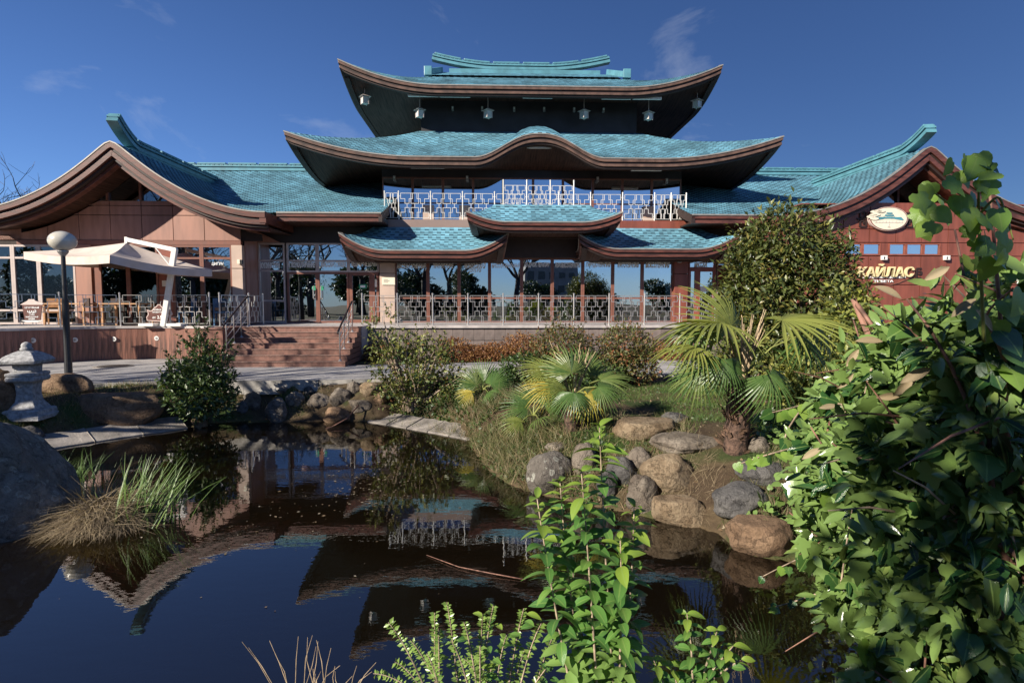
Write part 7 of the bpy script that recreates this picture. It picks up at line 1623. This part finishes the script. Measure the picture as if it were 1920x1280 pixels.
def runner(pts, m_='twig_pale', r_=.004, step=.035, s=(.035, .055), bright=.3, n_side=1):
    Q = [Wp(*q) for q in pts]; C_ = []
    for i in range(len(Q) - 1):
        p0, p1, p2, p3 = Q[max(0, i - 1)], Q[i], Q[i + 1], Q[min(len(Q) - 1, i + 2)]
        for t in np.linspace(0, 1, 6).tolist()[:-1]: C_.append(.5 * ((2 * p1) + (p2 - p0) * t + (2 * p0 - 5 * p1 + 4 * p2 - p3) * t * t + (3 * p1 - p0 - 3 * p2 + p3) * t ** 3))
    C_.append(Q[-1]); MB().tube(C_, [r_ * (1 - .6 * k / len(C_)) for k in range(len(C_))], 6).build('runner', m_, iv, smooth=True)
    acc_ = 0
    for a, b in zip(C_[:-1], C_[1:]):
        acc_ += (b - a).length
        if acc_ > step: acc_ = 0; ivy_at(b + Vector((rg.normal() * .012, -.012, rg.normal() * .012)), rg.uniform(*s), rg.random() < bright)
runner([(1845, 640, 1.25), (1838, 480, 1.18), (1835, 380, 1.12), (1838, 310, 1.1)], 'petiole', .004, .2)
runner([(1838, 420, 1.12), (1790, 390, 1.12), (1750, 360, 1.12)], 'petiole', .003, .2)
runner([(1838, 400, 1.12), (1870, 370, 1.1), (1885, 400, 1.1), (1900, 450, 1.1)], 'petiole', .003, .2)
runner([(1700, 780, 2.2), (1600, 765, 2.5), (1520, 755, 2.9), (1480, 800, 3.1), (1470, 830, 3.1)], 'twig_pale', .008, .06, (.05, .08), .6)
runner([(1640, 800, 2.4), (1560, 810, 2.8), (1480, 840, 3.2), (1420, 858, 3.6), (1380, 872, 3.8)], 'twig_pale', .008, .05, (.06, .085), .85)
runner([(1640, 830, 2.3), (1580, 860, 2.4), (1555, 920, 2.4), (1560, 975, 2.4), (1575, 1010, 2.4)], 'petiole', .006, .035, (.04, .06), .9)
runner([(1620, 900, 2.5), (1540, 880, 2.9), (1490, 890, 3.2), (1470, 930, 3.3)], 'twig_pale', .006, .05, (.04, .06), .4)
runner([(1620, 1020, 2.4), (1540, 1030, 2.7), (1480, 1055, 2.9), (1430, 1080, 3.0)], 'twig_pale', .005, .035, (.03, .05), .5)
runner([(1620, 1090, 2.2), (1540, 1110, 2.4), (1480, 1130, 2.5), (1440, 1140, 2.6)], 'twig_pale', .005, .035, (.03, .05), .5)
runner([(1700, 1180, 2.0), (1630, 1150, 2.1), (1570, 1120, 2.2), (1545, 1090, 2.25)], 'twig_red', .005, .04, (.04, .06), .3)
runner([(1900, 720, 1.4), (1870, 640, 1.35), (1850, 590, 1.35), (1900, 540, 1.3)], 'twig_red', .005, .03, (.05, .07), .7)
runner([(1700, 1060, 1.9), (1640, 1000, 2.0), (1600, 960, 2.1), (1560, 990, 2.2)], 'twig_red', .005, .03, (.05, .07), .3)
runner([(1860, 760, 1.4), (1780, 760, 1.55), (1700, 740, 1.8), (1640, 720, 2.0), (1570, 700, 2.3)], 'twig_pale', .005, .035, (.05, .075), .25)
runner([(1640, 700, 2.2), (1560, 740, 2.6), (1500, 760, 3.0), (1440, 775, 3.4)], 'twig_pale', .006, .05, (.05, .08), .5)
cand = order[270:]
for i in cand[:400:4]:
    if cnt < 285: ivy_at(Vector(P[i]) + Vector((0, -.02, 0)), rg.uniform(.05, .075), rg.random() < .12)
ivi = np.array(order[300:6500]); pick = ivi[rg.random(len(ivi)) < .28]; Pi = P[pick] + rg.normal(size=(len(pick), 3)) * .02
def ivy_tm2():
    pts = IVY + [(-x, y) for x, y in IVY[-2:0:-1]]; V_ = [(0, .3, .03)] + [(x, y, -.15 * x * x) for x, y in pts]; n = len(pts); return np.array(V_, float), np.array([(0, 1 + i, 1 + (i + 1) % n) for i in range(n)])
o = part('inner_leaves', scatter_mesh('inner_leaves', ivy_tm2(), Pi, rg.normal(size=Pi.shape) * .6 + np.array([0, -.3, -.6]), rg.normal(size=Pi.shape) * .4 + np.array([0, -.8, .5]), .045 + .03 * rg.random(len(Pi)), 'leaf_ivy', rg, tuple(iv_base)), iv); o['kind'] = 'stuff'
# ground ivy on the right bank below the runners
def ivy_tm():
    pts = IVYH + [(-x, y) for x, y in IVYH[-2:0:-1]]; V_ = [(0, .3, .03)] + [(x, y, -.15 * x * x) for x, y in pts]; n = len(pts); return np.array(V_, float), np.array([(0, 1 + i, 1 + (i + 1) % n) for i in range(n)])
rg2 = np.random.default_rng(95); n = 5200; x = rg2.uniform(2.0, 7.0, n); y = rg2.uniform(3.0, 9.0, n); sd = pond_sd(x, y); uu = x / y * F + 960
ok = (sd > .15) & (uu > 1440 + 60 * np.sin(y * 3)); x, y = x[ok], y[ok]; z = ground_z(x, y) + .02 + .30 * rg2.random(len(x)) ** 2; P2 = np.stack([x, y, z], 1)
dv = rg2.normal(size=P2.shape); dv[:, 2] -= .2; nv = rg2.normal(size=P2.shape) * .4 + np.array([0, -.3, 1.0])
o = bpy.data.objects.new('ground_ivy', scatter_mesh('ground_ivy', ivy_tm(), P2, dv, nv, .05 + .05 * rg2.random(len(x)), 'leaf_ivy', rg2)); COL.objects.link(o); tag(o, 'dark ivy carpeting the right bank behind the big shrub', 'ivy', kind='stuff')
bush('holly_bush', 'dark bushy thicket behind the large-leaved shrub on the right bank', 'shrub', (4.3, 4.6, gz(4.3, 4.6)), [((3.9, 4.3, 1.25), (.9, .8, .75)), ((4.9, 4.9, 1.6), (1.0, .9, 1.0)), ((3.4, 4.9, .8), (.6, .7, .45)), ((3.3, 3.6, .55), (.5, .6, .45)), ((5.6, 5.6, 1.6), (1.0, 1.0, 1.1))], 9000, .085, 'leaf_bush', 96, stems=30, extra=[(2500, 'leaf_laurel', .1)])

# ================================================================== trees around the pond
def bare_tree(label, base, H, seed, r0=.22, spread=.62, levels=5, name='bare_tree', m='bark', n_main=5):
    rr = random.Random(seed); base = Vector(base); t = thing(name, label, 'tree', tuple(base)); tr = MB(); cr_ = MB()
    top = base + Vector((rr.uniform(-.3, .3), rr.uniform(-.3, .3), H * .34)); tr.tube([base - Vector((0, 0, .2)), base.lerp(top, .5) + Vector((rr.uniform(-.1, .1), 0, 0)), top], [r0 * 1.25, r0, r0 * .85], 10); tr.build('trunk', m, t, smooth=True)
    def grow(p, d, L_, r_, lv):
        k = 3; pts = [p]; q = p.copy(); dd_ = d.copy()
        for i in range(k): dd_ = (dd_ + Vector((rr.uniform(-.22, .22), rr.uniform(-.22, .22), rr.uniform(-.06, .18)))).normalized(); q = q + dd_ * (L_ / k); pts.append(q.copy())
        cr_.tube(pts, [r_ * (1 - .45 * i / k) for i in range(k + 1)], 5 if lv > 2 else 3, cap=False)
        if lv == 0: return
        for j in range(rr.choice((2, 3, 3)) if lv > 1 else 3):
            i = rr.randint(1, k); e = Vector((rr.uniform(-1, 1), rr.uniform(-1, 1), rr.uniform(-.25, .9))).normalized(); grow(pts[i], (dd_ * (1 - spread) + e * spread).normalized(), L_ * rr.uniform(.6, .78), r_ * .55, lv - 1)
    for j in range(n_main): a = j * 6.28 / n_main + rr.uniform(-.4, .4); grow(top, Vector((math.cos(a) * .7, math.sin(a) * .7, rr.uniform(.5, 1.1))).normalized(), H * .27, r0 * .55, levels - 1)
    cr_.build('crown', m, t); return t
def leafy_tree(label, base, H, rad, seed, n=9000, m='leaf_evergreen', leaf=.16, low=.25):
    rg_ = np.random.default_rng(seed); base = Vector(base); t = thing('evergreen_tree', label, 'tree', tuple(base)); blobs = []
    for k in range(9): a = rg_.random() * 6.28; f = rg_.random(); blobs.append(((base.x + math.cos(a) * rad * .5 * (1 - f * .5), base.y + math.sin(a) * rad * .5 * (1 - f * .5), base.z + H * (low + .12 + (.78 - low) * f)), (rad * (.55 - .2 * f), rad * (.55 - .2 * f), H * .17)))
    P, D_ = blob_points(rg_, blobs, n, .45); part('crown', scatter_mesh('crown', leaf_tmpl(.3), P, D_ + rg_.normal(size=P.shape) * .8, rg_.normal(size=P.shape) * .5 + np.array([0, 0, .8]), leaf * (.6 + .7 * rg_.random(n)), m, rg_, tuple(base)), t)
    MB().tube([base - Vector((0, 0, .2)), base + Vector((.1, 0, H * .4)), base + Vector((0, .1, H * .85))], [rad * .1, rad * .07, .03], 9).build('trunk', 'bark_dark', t, smooth=True); return t
gp = lambda x, y: (x, y, .74)
bare_tree('bare winter tree rising behind the roof at the left edge', gp(-33, 37), 12.5, 5, .24, n_main=6)
bare_tree('bare tree standing left of the pond, nearest the water', gp(-15.6, 5.4), 11, 7, .24)
bare_tree('bare tree standing left of the restaurant terrace', gp(-19.2, 5.6), 12, 8, .25)
bare_tree('bare tree farther out left of the pond', gp(-25, -4.5), 12, 12, .25)
leafy_tree('evergreen tree shading the left bank', gp(-13.6, 3.2), 6.0, 2.2, 9, 700)
leafy_tree('added out-of-view evergreen tree behind the camera, put there to shade the right-hand shrub', gp(-2.55, -2.3), 5.0, 1.1, 77, 2200, leaf=.14, low=.45)  # added tree out of view; crown placed and sized to shade the right-hand shrub
leafy_tree('evergreen tree behind the camera to the left', gp(-9.5, -9), 6.5, 2.6, 10, 6000, leaf=.2)
for k, (x_, y_, h_, lab) in enumerate(((3.4, -21, 14, 'large bare tree behind the camera seen in the hall windows'), (-4, -24, 13, 'bare tree behind the camera, left of the large one'), (-11, -20, 13, 'bare tree behind the camera opposite the entrance'), (-20, -22, 14, 'bare tree behind the camera opposite the left wing'), (-15.5, -29, 14, 'bare tree farthest behind the camera'), (-7.5, -27, 14, 'bare tree behind the camera mirrored left of the hall middle'), (-25, -26, 14, 'bare tree behind the camera mirrored in the left wing'), (-34, -27, 13, 'bare tree behind the camera mirrored behind the parasol'))): bare_tree(lab, gp(x_, y_), h_, 20 + k, .32, levels=5, m='bark_dark')
for k, (x_, y_, h_, r_) in enumerate(((-27, -38, 7.0, 5), (-18, -40, 6.5, 5), (-9, -39, 6.5, 5), (-1.5, -42, 6, 4.5), (8, -40, 6, 4), (17, -40, 5.0, 4), (26, -38, 5.5, 4), (34, -36, 6, 4), (-36, -36, 8, 5), (-45, -34, 8, 5), (-54, -32, 8, 5), (-63, -30, 8, 5))): leafy_tree('dark evergreen in the row behind the camera, ' + ['far left', 'second', 'third', 'fourth', 'fifth', 'sixth', 'seventh', 'far right', 'beyond far left', 'by the left wing', 'by the left gable', 'outermost'][k] + ', mirrored in the windows', gp(x_, y_), h_, r_, 60 + k, 6000 if x_ < 0 else 4000, leaf=.55 if x_ < 0 else .42, low=.02)
# apartment block mirrored in the right-hand windows
ab = thing('apartment_block', 'pale apartment block far behind the camera mirrored in the hall windows', 'building', (14, -70, .75))
MB().box(9, 20, -76, -70, .7, 10.5).build('wall', 'far_wall', ab); MB().box(8.7, 20.3, -76.3, -69.7, 10.5, 10.9).build('roof', 'far_window', ab)
wm = MB().box(-.6, .6, -.03, .03, -.7, .7).mesh('window', 'far_window')
for i in range(5):
    for j in range(3): inst('window', wm, ab, Matrix.Translation((10.2 + 2.1 * i, -69.98, 2.6 + 2.9 * j)))
